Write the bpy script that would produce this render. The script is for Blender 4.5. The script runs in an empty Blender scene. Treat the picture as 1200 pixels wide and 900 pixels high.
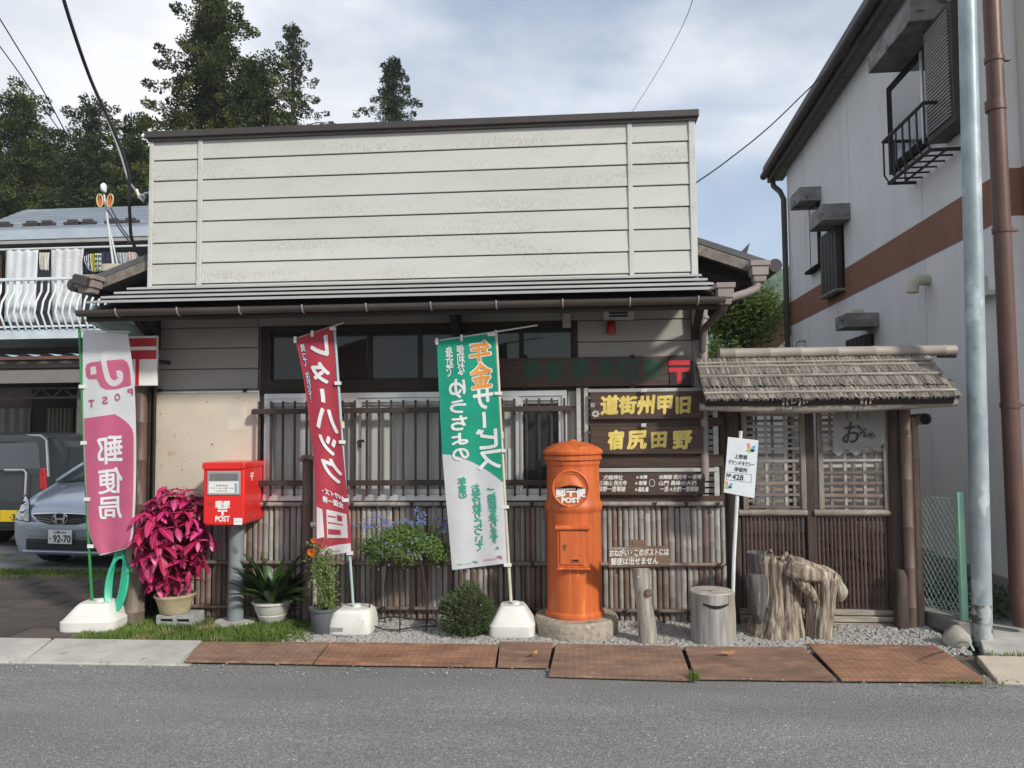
import bpy, bmesh, math, random
from mathutils import Vector, Matrix
random.seed(7)
rnd = random.random
def ru(a, b): return a + (b - a) * rnd()
SC = bpy.context.scene
COL = SC.collection
R = math.radians

# ------------------------------------------------------------------ camera
F = 901.0
CAM = (0.0, -6.3, 1.55)
YAW, PITCH, ROLL = R(4.57), R(3.2), R(-0.48)
_cd = bpy.data.cameras.new('camera'); _co = bpy.data.objects.new('camera', _cd); COL.objects.link(_co)
_cd.sensor_width = 36.0; _cd.lens = 36.0 * F / 1200.0; _cd.clip_start = 0.05; _cd.clip_end = 2000
_co.matrix_world = Matrix.Translation(CAM) @ Matrix.Rotation(YAW, 4, 'Z') @ Matrix.Rotation(math.pi/2 + PITCH, 4, 'X') @ Matrix.Rotation(ROLL, 4, 'Z')
SC.camera = _co
# ------------------------------------------------------------------ sun, sky
SUN_DIR = Vector((0.68, -0.62, 0.60)).normalized()       # towards the sun
_sl = bpy.data.lights.new('sun', 'SUN'); _sl.energy = 3.0; _sl.angle = R(5.0); _sl.color = (1.0, 0.955, 0.88)
_so = bpy.data.objects.new('sun', _sl); COL.objects.link(_so)
_so.rotation_euler = SUN_DIR.to_track_quat('Z', 'Y').to_euler()
W = bpy.data.worlds.new('World'); SC.world = W; W.use_nodes = True
SKY_OFF = (13.6, 9.2, 4.8)
def build_sky():
    nt = W.node_tree; nt.nodes.clear(); N = nt.nodes.new; L = nt.links.new
    out = N('ShaderNodeOutputWorld'); bg = N('ShaderNodeBackground'); bg.inputs['Strength'].default_value = 0.12
    sky = N('ShaderNodeTexSky'); sky.sky_type = 'NISHITA'; sky.sun_disc = False
    sky.sun_elevation = math.asin(SUN_DIR.z); sky.sun_rotation = math.atan2(SUN_DIR.x, SUN_DIR.y)
    sky.air_density = 1.0; sky.dust_density = 0.6; sky.ozone_density = 1.2
    tc = N('ShaderNodeTexCoord')
    mp = N('ShaderNodeMapping'); mp.inputs['Scale'].default_value = (1.0, 1.0, 1.9); mp.inputs['Location'].default_value = SKY_OFF
    L(tc.outputs['Generated'], mp.inputs['Vector'])
    n1 = N('ShaderNodeTexNoise'); n1.inputs['Scale'].default_value = 2.1; n1.inputs['Detail'].default_value = 7; n1.inputs['Roughness'].default_value = 0.52; n1.inputs['Distortion'].default_value = 0.35
    n2 = N('ShaderNodeTexNoise'); n2.inputs['Scale'].default_value = 3.6; n2.inputs['Detail'].default_value = 6; n2.inputs['Roughness'].default_value = 0.5
    L(mp.outputs[0], n1.inputs['Vector']); L(mp.outputs[0], n2.inputs['Vector'])
    cov = N('ShaderNodeValToRGB'); e = cov.color_ramp.elements
    e[0].position = 0.40; e[0].color = (0.38, 0.38, 0.38, 1); e[1].position = 0.55; e[1].color = (1, 1, 1, 1)
    L(n1.outputs['Fac'], cov.inputs['Fac'])
    cl = N('ShaderNodeValToRGB'); e = cl.color_ramp.elements
    e[0].position = 0.38; e[0].color = (3.75, 4.1, 4.7, 1); e[1].position = 0.64; e[1].color = (6.2, 6.3, 6.5, 1)
    L(n2.outputs['Fac'], cl.inputs['Fac'])
    mx = N('ShaderNodeMix'); mx.data_type = 'RGBA'
    L(cov.outputs['Color'], mx.inputs['Factor']); L(sky.outputs[0], mx.inputs['A']); L(cl.outputs['Color'], mx.inputs['B'])
    L(mx.outputs['Result'], bg.inputs['Color']); L(bg.outputs[0], out.inputs['Surface'])
build_sky()
SC.view_settings.view_transform = 'Standard'; SC.view_settings.look = 'None'
SC.view_settings.exposure = 0.50; SC.view_settings.gamma = 1.0; SC.view_settings.use_curve_mapping = False

# ------------------------------------------------------------------ helpers
def _ray(px, py):                                  # viewing ray of a photo pixel (1200 x 900)
    v = Vector(((px - 600) / F, (450 - py) / F, -1.0))
    return _co.matrix_world.to_3x3() @ v
def atY(px, py, Y):
    d = _ray(px, py); t = (Y - CAM[1]) / d.y; return Vector(CAM) + t * d
def atZ(px, py, Z=0.0):
    d = _ray(px, py); t = (Z - CAM[2]) / d.z; return Vector(CAM) + t * d
def atX(px, py, X):
    d = _ray(px, py); t = (X - CAM[0]) / d.x; return Vector(CAM) + t * d
V = Vector

def curve(pts,t):
    n=len(pts)-1; x=t*n; i=min(int(x),n-1); f=x-i
    p0,p1,p2,p3=[pts[max(0,min(n,k))] for k in (i-1,i,i+1,i+2)]
    return tuple(.5*((2*b)+(-a+c)*f+(2*a-5*b+4*c-d)*f*f+(-a+3*b-3*c+d)*f**3) for a,b,c,d in zip(p0,p1,p2,p3))

class MB:
    def __init__(s): s.v = []; s.f = []
    def add(s, vs, fs):
        o = len(s.v); s.v.extend([Vector(p) for p in vs]); s.f.extend([tuple(i + o for i in f) for f in fs]); return s
    def box(s, x0, x1, y0, y1, z0, z1):
        return s.add([(x0,y0,z0),(x1,y0,z0),(x1,y1,z0),(x0,y1,z0),(x0,y0,z1),(x1,y0,z1),(x1,y1,z1),(x0,y1,z1)],
                     [(0,3,2,1),(4,5,6,7),(0,1,5,4),(1,2,6,5),(2,3,7,6),(3,0,4,7)])
    def obox(s, c, size, rot=None):
        hx, hy, hz = size[0]/2, size[1]/2, size[2]/2
        m = rot if rot is not None else Matrix.Identity(3)
        c = Vector(c)
        vs = [c + m @ Vector(p) for p in [(-hx,-hy,-hz),(hx,-hy,-hz),(hx,hy,-hz),(-hx,hy,-hz),(-hx,-hy,hz),(hx,-hy,hz),(hx,hy,hz),(-hx,hy,hz)]]
        return s.add(vs, [(0,3,2,1),(4,5,6,7),(0,1,5,4),(1,2,6,5),(2,3,7,6),(3,0,4,7)])
    def bar(s, p, q, w, h, up=(0,0,1)):            # box beam from p to q, w sideways, h along up
        p, q = Vector(p), Vector(q); d = (q - p).normalized(); u = Vector(up)
        sd = d.cross(u)
        if sd.length < 1e-5: sd = d.cross(Vector((0,1,0)))
        sd.normalize(); u = sd.cross(d).normalized()
        vs = []
        for c in (p, q):
            vs += [c - sd*w/2 - u*h/2, c + sd*w/2 - u*h/2, c + sd*w/2 + u*h/2, c - sd*w/2 + u*h/2]
        return s.add(vs, [(0,1,2,3),(7,6,5,4),(0,4,5,1),(1,5,6,2),(2,6,7,3),(3,7,4,0)])
    def tube(s, pts, r, n=8, caps=True):
        pts = [Vector(p) for p in pts]; m = len(pts)
        rs = r if isinstance(r, (list, tuple)) else [r]*m
        o = len(s.v); prev = None
        for i in range(m):
            d = (pts[min(i+1, m-1)] - pts[max(i-1, 0)]).normalized()
            if prev is None:
                a = Vector((0,0,1)) if abs(d.z) < .9 else Vector((1,0,0))
                u = d.cross(a).normalized()
            else:
                u = (prev - d * prev.dot(d)).normalized()
            prev = u; w = d.cross(u)
            for k in range(n):
                t = 2*math.pi*k/n; s.v.append(pts[i] + (u*math.cos(t) + w*math.sin(t)) * rs[i])
        for i in range(m-1):
            for k in range(n):
                a = o+i*n+k; b = o+i*n+(k+1) % n; s.f.append((a, b, b+n, a+n))
        if caps:
            s.f.append(tuple(o+k for k in range(n))[::-1]); s.f.append(tuple(o+(m-1)*n+k for k in range(n)))
        return s
    def lathe(s, c, prof, n=24, capb=True, capt=True, wob=0.0):
        c = Vector(c); o = len(s.v); m = len(prof)
        for (r, z) in prof:
            for k in range(n):
                t = 2*math.pi*k/n; q = r*(1 + wob*math.sin(3*t + z*7))
                s.v.append(c + Vector((q*math.cos(t), q*math.sin(t), z)))
        for i in range(m-1):
            for k in range(n):
                a = o+i*n+k; b = o+i*n+(k+1) % n; s.f.append((a, b, b+n, a+n))
        if capb: s.f.append(tuple(o+k for k in range(n))[::-1])
        if capt: s.f.append(tuple(o+(m-1)*n+k for k in range(n)))
        return s
    def prism(s, poly, ext):
        poly = [Vector(p) for p in poly]; e = Vector(ext); n = len(poly)
        nrm = Vector((0,0,0))
        for i in range(n): nrm += poly[i].cross(poly[(i+1) % n])
        if nrm.dot(e) > 0: poly = poly[::-1]
        return s.add(poly + [p + e for p in poly], [tuple(range(n))] + [tuple(range(2*n-1, n-1, -1))] + [(i, n+i, n+(i+1) % n, (i+1) % n)[::1] for i in range(n)])
    def grid(s, fn, nu, nv, flip=False):
        o = len(s.v)
        for j in range(nv+1):
            for i in range(nu+1): s.v.append(Vector(fn(i/nu, j/nv)))
        for j in range(nv):
            for i in range(nu):
                a = o + j*(nu+1) + i; q = (a, a+1, a+nu+2, a+nu+1); s.f.append(q[::-1] if flip else q)
        return s
    def xf(s, M, start=0):
        for i in range(start, len(s.v)): s.v[i] = M @ s.v[i]
        return s

WO = {}                                            # world origins of objects
def tag(o, label=None, cat=None, group=None, kind=None):
    if label: o['label'] = label
    if cat: o['category'] = cat
    if group: o['group'] = group
    if kind: o['kind'] = kind
    return o
def thing(name, label, cat, loc=(0,0,0), group=None):
    o = bpy.data.objects.new(name, None); COL.objects.link(o); o.empty_display_size = .2
    o.location = loc; WO[o.name] = Vector(loc); tag(o, label, cat, group); return o
def mesh(name, mb, mat, origin=(0,0,0), smooth=False):
    org = Vector(origin); me = bpy.data.meshes.new(name)
    me.from_pydata([tuple(p - org) for p in mb.v], [], mb.f); me.update()
    mats = mat if isinstance(mat, (list, tuple)) else [mat]
    for m in mats: me.materials.append(m)
    if smooth:
        me.polygons.foreach_set('use_smooth', [True]*len(me.polygons))
        try: me.set_sharp_from_angle(angle=R(smooth if smooth is not True else 42))
        except Exception: pass
    return me
def part(mb, name, mat, parent=None, smooth=False, bevel=0, origin=None, seg=2):
    """one mesh object; mb holds world coordinates"""
    pw = WO[parent.name] if parent is not None else Vector((0,0,0))
    if origin is None:
        if parent is not None: origin = pw
        else:
            xs = [p.x for p in mb.v]; ys = [p.y for p in mb.v]; zs = [p.z for p in mb.v]
            origin = Vector(((min(xs)+max(xs))/2, (min(ys)+max(ys))/2, min(zs)))
    origin = Vector(origin)
    o = bpy.data.objects.new(name, mesh(name, mb, mat, origin, smooth)); COL.objects.link(o)
    o.location = origin - pw; WO[o.name] = origin
    if parent is not None: o.parent = parent
    if bevel:
        b = o.modifiers.new('bevel', 'BEVEL'); b.width = bevel; b.segments = seg; b.limit_method = 'ANGLE'; b.angle_limit = R(35); b.use_clamp_overlap = True
    return o
def inst(name, me, parent, loc, rot=None, scale=None):
    """piece that shares mesh data; loc in world"""
    o = bpy.data.objects.new(name, me); COL.objects.link(o); pw = WO[parent.name] if parent is not None else Vector((0,0,0))
    o.location = Vector(loc) - pw; WO[o.name] = Vector(loc)
    if rot is not None: o.rotation_euler = rot
    if scale is not None: o.scale = scale
    if parent is not None: o.parent = parent
    return o
def solo(o, label, cat, group=None): return tag(o, label, cat, group)
def struct(o): o['kind'] = 'structure'; return o
def stuff(o): o['kind'] = 'stuff'; return o

# ------------------------------------------------------------------ text
_GC = {}
def glyphs(s):
    k = s
    if k in _GC: return _GC[k]
    cu = bpy.data.curves.new('t', 'FONT'); cu.body = s; cu.align_x = 'CENTER'; cu.resolution_u = 3; cu.space_line = 0.78
    ob = bpy.data.objects.new('t', cu)
    me = ob.to_mesh()
    vs = [(p.co.x, p.co.y) for p in me.vertices]; fs = [tuple(p.vertices) for p in me.polygons]
    ob.to_mesh_clear(); bpy.data.objects.remove(ob); bpy.data.curves.remove(cu)
    _GC[k] = (vs, fs); return _GC[k]
def text_mb(s, fn, w=None, h=None, bold=0.0, cu=0.0, cv=0.0, mirror=False, maxedge=None, slant=0.0):
    """flat lettering laid through fn(u, v, lift) -> point, fitted to w x h around (cu, cv)"""
    vs, fs = glyphs(s)
    mb = MB()
    if not vs: return mb
    x0 = min(p[0] for p in vs); x1 = max(p[0] for p in vs); y0 = min(p[1] for p in vs); y1 = max(p[1] for p in vs)
    sx = w/(x1-x0) if w else None; sy = h/(y1-y0) if h else None
    if sx is None: sx = sy
    if sy is None: sy = sx
    P = []
    for (x, y) in vs:
        a = (x-(x0+x1)/2)*sx; b = (y-(y0+y1)/2)*sy; a += slant*b
        P.append((a, b))
    if maxedge:
        bm = bmesh.new(); bv = [bm.verts.new((a, b, 0)) for a, b in P]
        for f in fs:
            try: bm.faces.new([bv[i] for i in f])
            except Exception: pass
        for _ in range(4):
            es = [e for e in bm.edges if e.calc_length() > maxedge]
            if not es: break
            bmesh.ops.subdivide_edges(bm, edges=es, cuts=1)
            bmesh.ops.triangulate(bm, faces=bm.faces[:])
        bm.verts.index_update(); P = [(v.co.x, v.co.y) for v in bm.verts]; fs = [tuple(v.index for v in f.verts) for f in bm.faces]; bm.free()
    if mirror: P = [(-a, b) for a, b in P]; fs = [f[::-1] for f in fs]
    bd = bold
    offs = [(0, 0)] if not bd else [(0, 0), (bd, 0), (-bd, 0), (0, bd), (0, -bd), (bd*.7, bd*.7), (-bd*.7, bd*.7), (bd*.7, -bd*.7), (-bd*.7, -bd*.7)]
    for q, (ox, oy) in enumerate(offs):                # a heavier stroke: shifted layers a hair apart
        mb.add([fn(a + cu + ox, b + cv + oy, q*.00012) for a, b in P], fs)
    return mb
def vert(s): return '\n'.join(s)

# ------------------------------------------------------------------ materials
MATS = {}
def pm(name, c, c2=None, scale=5.0, rough=.6, rough2=None, bump=0.0, bscale=None, stretch=(1,1,1), metal=0.0, spec=.4, rv=0.0, hv=0.0, pos=False,
       trans=0.0, coat=0.0, lo=.35, hi=.65, detail=5, spots=None, subs=0.0, alpha=1.0, sheen=0.0):
    """procedural material: two-tone noise, per-object variation, fine relief, optional spots (colour, scale, threshold)"""
    if name in MATS: return MATS[name]
    m = bpy.data.materials.new(name); m.use_nodes = True; nt = m.node_tree; N = nt.nodes.new; L = nt.links.new
    b = nt.nodes['Principled BSDF']; b.inputs['Roughness'].default_value = rough; b.inputs['Metallic'].default_value = metal
    b.inputs['Specular IOR Level'].default_value = spec
    if trans: b.inputs['Transmission Weight'].default_value = trans
    if coat: b.inputs['Coat Weight'].default_value = coat; b.inputs['Coat Roughness'].default_value = .06
    if sheen: b.inputs['Sheen Weight'].default_value = sheen
    c2 = c2 or tuple(x*.82 for x in c)
    tc = N('ShaderNodeTexCoord'); mp = N('ShaderNodeMapping'); mp.inputs['Scale'].default_value = stretch
    oi = N('ShaderNodeObjectInfo')
    if pos:
        g = N('ShaderNodeNewGeometry'); L(g.outputs['Position'], mp.inputs['Vector'])
    else:
        ad = N('ShaderNodeVectorMath'); ad.operation = 'ADD'; ml = N('ShaderNodeMath'); ml.operation = 'MULTIPLY'; ml.inputs[1].default_value = 37.0
        L(oi.outputs['Random'], ml.inputs[0]); L(tc.outputs['Object'], ad.inputs[0]); L(ml.outputs[0], ad.inputs[1]); L(ad.outputs[0], mp.inputs['Vector'])
    n = N('ShaderNodeTexNoise'); n.inputs['Scale'].default_value = scale; n.inputs['Detail'].default_value = detail; n.inputs['Roughness'].default_value = .6
    L(mp.outputs[0], n.inputs['Vector'])
    r = N('ShaderNodeValToRGB'); e = r.color_ramp.elements; e[0].position = lo; e[1].position = hi; e[0].color = (*c2, 1); e[1].color = (*c, 1)
    L(n.outputs['Fac'], r.inputs['Fac']); col = r.outputs['Color']
    if spots:
        for sp_ in (spots if isinstance(spots, list) else [spots]):
            sc_, ss, th = sp_[:3]; wd_ = sp_[3] if len(sp_) > 3 else .06
            n3 = N('ShaderNodeTexNoise'); n3.inputs['Scale'].default_value = ss; n3.inputs['Detail'].default_value = 4; L(mp.outputs[0], n3.inputs['Vector'])
            r3 = N('ShaderNodeValToRGB'); e = r3.color_ramp.elements; e[0].position = th; e[1].position = min(1, th+wd_); e[0].color = (0,0,0,1); e[1].color = (1,1,1,1)
            L(n3.outputs['Fac'], r3.inputs['Fac'])
            mx = N('ShaderNodeMix'); mx.data_type = 'RGBA'; L(r3.outputs['Color'], mx.inputs['Factor']); L(col, mx.inputs['A']); mx.inputs['B'].default_value = (*sc_, 1); col = mx.outputs['Result']
    if rv or hv:
        hs = N('ShaderNodeHueSaturation'); L(col, hs.inputs['Color'])
        mr = N('ShaderNodeMapRange'); mr.inputs['To Min'].default_value = 1-rv; mr.inputs['To Max'].default_value = 1+rv; L(oi.outputs['Random'], mr.inputs['Value']); L(mr.outputs[0], hs.inputs['Value'])
        if hv:
            m2 = N('ShaderNodeMath'); m2.operation = 'MULTIPLY'; m2.inputs[1].default_value = 7.31; L(oi.outputs['Random'], m2.inputs[0])
            m3 = N('ShaderNodeMath'); m3.operation = 'FRACT'; L(m2.outputs[0], m3.inputs[0])
            mr2 = N('ShaderNodeMapRange'); mr2.inputs['To Min'].default_value = .5-hv; mr2.inputs['To Max'].default_value = .5+hv; L(m3.outputs[0], mr2.inputs['Value']); L(mr2.outputs[0], hs.inputs['Hue'])
        col = hs.outputs['Color']
    L(col, b.inputs['Base Color'])
    if rough2 is not None:
        mr3 = N('ShaderNodeMapRange'); mr3.inputs['To Min'].default_value = rough; mr3.inputs['To Max'].default_value = rough2; L(n.outputs['Fac'], mr3.inputs['Value']); L(mr3.outputs[0], b.inputs['Roughness'])
    if bump:
        n2 = N('ShaderNodeTexNoise'); n2.inputs['Scale'].default_value = bscale or scale*4; n2.inputs['Detail'].default_value = 4; L(mp.outputs[0], n2.inputs['Vector'])
        bp = N('ShaderNodeBump'); bp.inputs['Strength'].default_value = bump; bp.inputs['Distance'].default_value = .01; L(n2.outputs['Fac'], bp.inputs['Height']); L(bp.outputs[0], b.inputs['Normal'])
    if subs:                                       # thin leaf or cloth: light passes through
        tr = N('ShaderNodeBsdfTranslucent'); L(col, tr.inputs['Color']); ms = N('ShaderNodeMixShader'); ms.inputs[0].default_value = subs
        o = nt.nodes['Material Output']; L(b.outputs[0], ms.inputs[1]); L(tr.outputs[0], ms.inputs[2]); L(ms.outputs[0], o.inputs['Surface'])
    MATS[name] = m; return m
def glass(name, tint=(.02,.025,.03), rough=.03, opac=.75, spec=.6):
    """window glass: part reflecting dark pane, part see-through"""
    m = bpy.data.materials.new(name); m.use_nodes = True; nt = m.node_tree; N = nt.nodes.new; L = nt.links.new
    b = nt.nodes['Principled BSDF']; b.inputs['Base Color'].default_value = (*tint, 1); b.inputs['Roughness'].default_value = rough; b.inputs['Specular IOR Level'].default_value = spec
    n = N('ShaderNodeTexNoise'); n.inputs['Scale'].default_value = 1.6; tc = N('ShaderNodeTexCoord'); L(tc.outputs['Object'], n.inputs['Vector'])
    bp = N('ShaderNodeBump'); bp.inputs['Strength'].default_value = .04; bp.inputs['Distance'].default_value = .05; L(n.outputs['Fac'], bp.inputs['Height']); L(bp.outputs[0], b.inputs['Normal'])
    t = N('ShaderNodeBsdfTransparent'); ms = N('ShaderNodeMixShader'); ms.inputs[0].default_value = opac
    L(t.outputs[0], ms.inputs[1]); L(b.outputs[0], ms.inputs[2]); L(ms.outputs[0], nt.nodes['Material Output'].inputs['Surface'])
    MATS[name] = m; return m
def flat(name, c, rough=.5, metal=0.0, spec=.4, emit=0.0): return pm(name, c, tuple(x*.93 for x in c), scale=9, rough=rough, metal=metal, spec=spec)
# ================================================================== setting: ground, road, pavement
m_asph = pm('asphalt', (.255,.253,.243), (.118,.119,.118), scale=105, rough=.92, bump=.7, bscale=120, pos=True, detail=4, lo=.40, hi=.60,
            spots=[((.55,.54,.51), 62, .655), ((.07,.07,.07), 80, .63)])
def road_wear(m):
    nt=m.node_tree; N=nt.nodes.new; L=nt.links.new; b=nt.nodes['Principled BSDF']; src=b.inputs['Base Color'].links[0].from_socket
    g_=N('ShaderNodeNewGeometry'); mp=N('ShaderNodeMapping'); mp.inputs['Scale'].default_value=(.35,1.6,1); L(g_.outputs['Position'],mp.inputs['Vector'])
    n=N('ShaderNodeTexNoise'); n.inputs['Scale'].default_value=1.1; n.inputs['Detail'].default_value=6; n.inputs['Roughness'].default_value=.65; L(mp.outputs[0],n.inputs['Vector'])
    mr=N('ShaderNodeMapRange'); mr.inputs['From Min'].default_value=.3; mr.inputs['From Max'].default_value=.7; mr.inputs['To Min'].default_value=.80; mr.inputs['To Max'].default_value=1.18; L(n.outputs['Fac'],mr.inputs['Value'])
    mx=N('ShaderNodeVectorMath'); mx.operation='SCALE'; L(src,mx.inputs[0]); L(mr.outputs[0],mx.inputs['Scale']); L(mx.outputs[0],b.inputs['Base Color'])
road_wear(m_asph)
m_earth = pm('earth', (.16,.14,.11), (.09,.08,.06), scale=6, rough=.95, bump=.5, pos=True)
m_conc = pm('concrete', (.46,.44,.40), (.34,.33,.30), scale=4, rough=.9, bump=.25, bscale=60, pos=True, spots=[((.22,.21,.18), 9, .66), ((.16,.15,.13), 30, .70)])
m_conc2 = pm('concrete_warm', (.50,.44,.34), (.40,.35,.28), scale=5, rough=.9, bump=.25, bscale=60, pos=True, spots=[((.25,.22,.17), 14, .66)])
m_pave = pm('dark_paver', (.085,.066,.055), (.05,.04,.034), scale=3, rough=.8, bump=.3, bscale=40, rv=.22)
m_park = pm('parking_asphalt', (.20,.20,.195), (.13,.13,.125), scale=60, rough=.9, bump=.3, pos=True, spots=[((.10,.12,.05), 2.2, .58)])

g = struct(part(MB().box(-400,400,-200,900,-.9,-.165), 'ground', m_earth, origin=(0,0,0)))
# road with a faint crown so that it is not a dead flat sheet
mb = MB().grid(lambda u,v: (-60+120*u, -12.5+11.35*v, -.036+.02*math.sin(v*math.pi)-.006*math.sin(u*60)), 120, 12)
struct(part(mb, 'road', m_asph, origin=(0,-6,0), smooth=True))
mb = MB().box(-60,60,-1.9,-.70,-.30,-.045)
struct(part(mb, 'gutter', pm('gutter_dirt',(.10,.09,.075),(.05,.045,.04),scale=14,rough=.95,bump=.6,pos=True), origin=(0,-1,0)))
yard = struct(part(MB().box(-3.75,2.66,-.80,.35,-.16,-.012), 'yard', m_earth, origin=(-.5,-.3,0)))
pk = MB().grid(lambda u,v: (-24+24.2*u, 1.62+26*v, -.02-.13*min(1,v*16)), 6, 60)
struct(part(pk, 'parking_ground', m_park, origin=(-8,3,0)))
# dark pavers of the driveway
dv = struct(part(MB().box(-12,-3.74,-.76,1.75,-.16,-.016), 'driveway', pm('driveway_joint',(.03,.026,.022),rough=.95), origin=(-7,.5,0)))
pmz = mesh('paver', MB().box(-.295,.295,-.145,.145,-.012,.012), m_pave)
for j in range(8):
    for i in range(13):
        x = -3.74-.31-.6*i-(.3 if j % 2 else 0); y = -.76+.16+.302*j
        inst('paver', pmz, dv, (x+(.08 if j%2==0 else .05), y, -.008+ru(-.002,.002)), (ru(-.006,.006), ru(-.006,.006), ru(-.004,.004)))
# light concrete slabs on the left kerb
kb = struct(part(MB().box(-14,-2.60,-1.235,-.765,-.2,-.03), 'kerb', m_conc, origin=(-5,-1,0)))
def slab(x0,x1,xs0=0,xs1=0,y0=-1.24,y1=-.765,zt=.008,mat=m_conc):
    mb = MB().prism([(x0+xs0,y1,zt),(x1+xs1,y1,zt),(x1,y0,zt-.03),(x0,y0,zt-.03)],(0,0,-.06))
    return mb
for (a,b,s0,s1) in ((-14,-9.5,0,0),(-9.48,-6.6,0,0),(-6.58,-5.0,0,0),(-4.98,-3.78,0,-.12),(-3.76,-2.69,-.12,-.05)):
    part(slab(a,b,s0,s1), 'kerb_slab', m_conc, kb, bevel=.008)
# pavement on the right, beyond the steel plates
pv = struct(part(MB().box(3.2,16,-1.30,1.0,-.2,-.03), 'pavement', m_conc, origin=(6,-.5,0)))
part(MB().prism([(2.72,-.83,.0),(7,-.83,.0),(7,.9,.0),(3.02,.9,.0),(2.96,-.25,.0)],(0,0,-.12)), 'pavement_slab', m_conc, pv, bevel=.01)
part(MB().prism([(2.66,-.845,.004),(4.2,-.845,.004),(4.2,-1.32,-.02),(2.545,-1.32,-.02)],(0,0,-.06)), 'pavement_slab', m_conc2, pv, bevel=.008)
part(MB().prism([(4.22,-.845,.004),(8,-.845,.004),(8,-1.32,-.02),(4.22,-1.32,-.02)],(0,0,-.06)), 'pavement_slab', m_conc2, pv, bevel=.008)

# rusty steel ramp plates bridging the gutter
def rust(name, c, c2, tread):
    m = pm(name, c, c2, scale=3.2, rough=.75, metal=.0, bump=.25, bscale=40, pos=True, stretch=(1,2.2,1), spots=[((c2[0]*.75,c2[1]*.72,c2[2]*.75), 2.4, .50, .25), ((c[0]*1.25,c[1]*1.2,c[2]*1.15), 7, .55, .2), ((c2[0]*.5,c2[1]*.5,c2[2]*.5), 45, .66)])
    if tread:
        nt = m.node_tree; N = nt.nodes.new; L = nt.links.new; b = nt.nodes['Principled BSDF']
        g_ = N('ShaderNodeNewGeometry'); mp = N('ShaderNodeMapping'); mp.inputs['Rotation'].default_value = (0,0,R(45)); mp.inputs['Scale'].default_value = (1,1,0)
        L(g_.outputs['Position'], mp.inputs['Vector'])
        ck = N('ShaderNodeTexChecker'); ck.inputs['Scale'].default_value = 30; L(mp.outputs[0], ck.inputs['Vector'])
        old = b.inputs['Normal'].links[0].from_node
        bp = N('ShaderNodeBump'); bp.inputs['Strength'].default_value = .9; bp.inputs['Distance'].default_value = .006
        src = b.inputs['Base Color'].links[0].from_socket; mr = N('ShaderNodeMapRange'); mr.inputs['To Min'].default_value = .93; mr.inputs['To Max'].default_value = 1.09; L(ck.outputs['Fac'], mr.inputs['Value'])
        vm = N('ShaderNodeVectorMath'); vm.operation = 'SCALE'; L(src, vm.inputs[0]); L(mr.outputs[0], vm.inputs['Scale']); L(vm.outputs[0], b.inputs['Base Color'])
        L(ck.outputs['Fac'], bp.inputs['Height']); L(old.outputs[0], bp.inputs['Normal']); L(bp.outputs[0], b.inputs['Normal'])
    return m
rA = rust('rust_brown', (.265,.165,.108), (.165,.105,.075), True)
rB = rust('rust_orange', (.295,.155,.092), (.19,.10,.065), True)
rC = rust('rust_dark', (.245,.145,.095), (.15,.092,.066), False)
plates = [ # four top corners: far left, far right, near right, near left (photo pixels on the ground) , material, label
 ((236,752),(386,752),(366,776.5),(216,774), rA, 'brown checkered steel plate beside the pale concrete slab and grass strip'),
 ((388,752),(584,755),(580,780),(368,777), rB, 'long orange-brown steel plate in front of the blue flower basket'),
 ((586,751.5),(648,752.5),(642,781),(583,780), rC, 'shortest steel plate, in front of the white base of the green banner'),
 ((652,754),(797,757),(811,796),(643,791), rA, 'checkered steel plate in front of the orange pillar box plinth'),
 ((802,757),(942,758),(981,796),(815,794), rC, 'smooth rusty steel plate in front of the log stool'),
 ((946,754),(1096,756),(1157,797),(986,796), rB, 'red-brown checkered steel plate in front of the bamboo gate'),
]
for a,b,c,d,m,lb in plates:
    ps = [atZ(*a,.022), atZ(*b,.022), atZ(*c,-.006), atZ(*d,-.006)]
    solo(part(MB().prism(ps,(0,0,-.014)), 'steel_plate', m, bevel=.003), lb, 'steel plate', 'steel ramp plates along the road edge')
# dry leaf on a plate
def dry_leaf(px,py,l,a,lb):
    p = atZ(px,py,.03); mb = MB()
    ca,sa = math.cos(a),math.sin(a)
    pts=[]
    for i,(t,w) in enumerate(((-1,.03),(-.5,.32),(0,.42),(.5,.28),(1,.02))):
        for s in (-1,1):
            x=t*l/2; y=s*w*l/2; pts.append((p.x+x*ca-y*sa, p.y+x*sa+y*ca, p.z+.006*abs(t)*2+.008*(1 if s>0 else 0)))
    mb.add(pts,[(2*i,2*i+1,2*i+3,2*i+2) for i in range(4)])
    solo(part(mb,'dry_leaf',pm('dry_leaf',(.45,.26,.09),(.3,.15,.05),scale=30,rough=.8)),lb,'leaf')
dry_leaf(853,766,.10,.3,'dry yellow-brown leaf lying on the smooth steel plate')
dry_leaf(627,766,.06,1.1,'small curled brown leaf on the shortest steel plate')
# ================================================================== the post office building
def Zf(py,px=600,Y=0): return atY(px,py,Y).z
def Xf(px,py=450,Y=0): return atY(px,py,Y).x
PO = thing('post_office', 'single-storey post office with pale lap-board parapet, tin awning and barred window', 'building', (-1.3,0,0))
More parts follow.
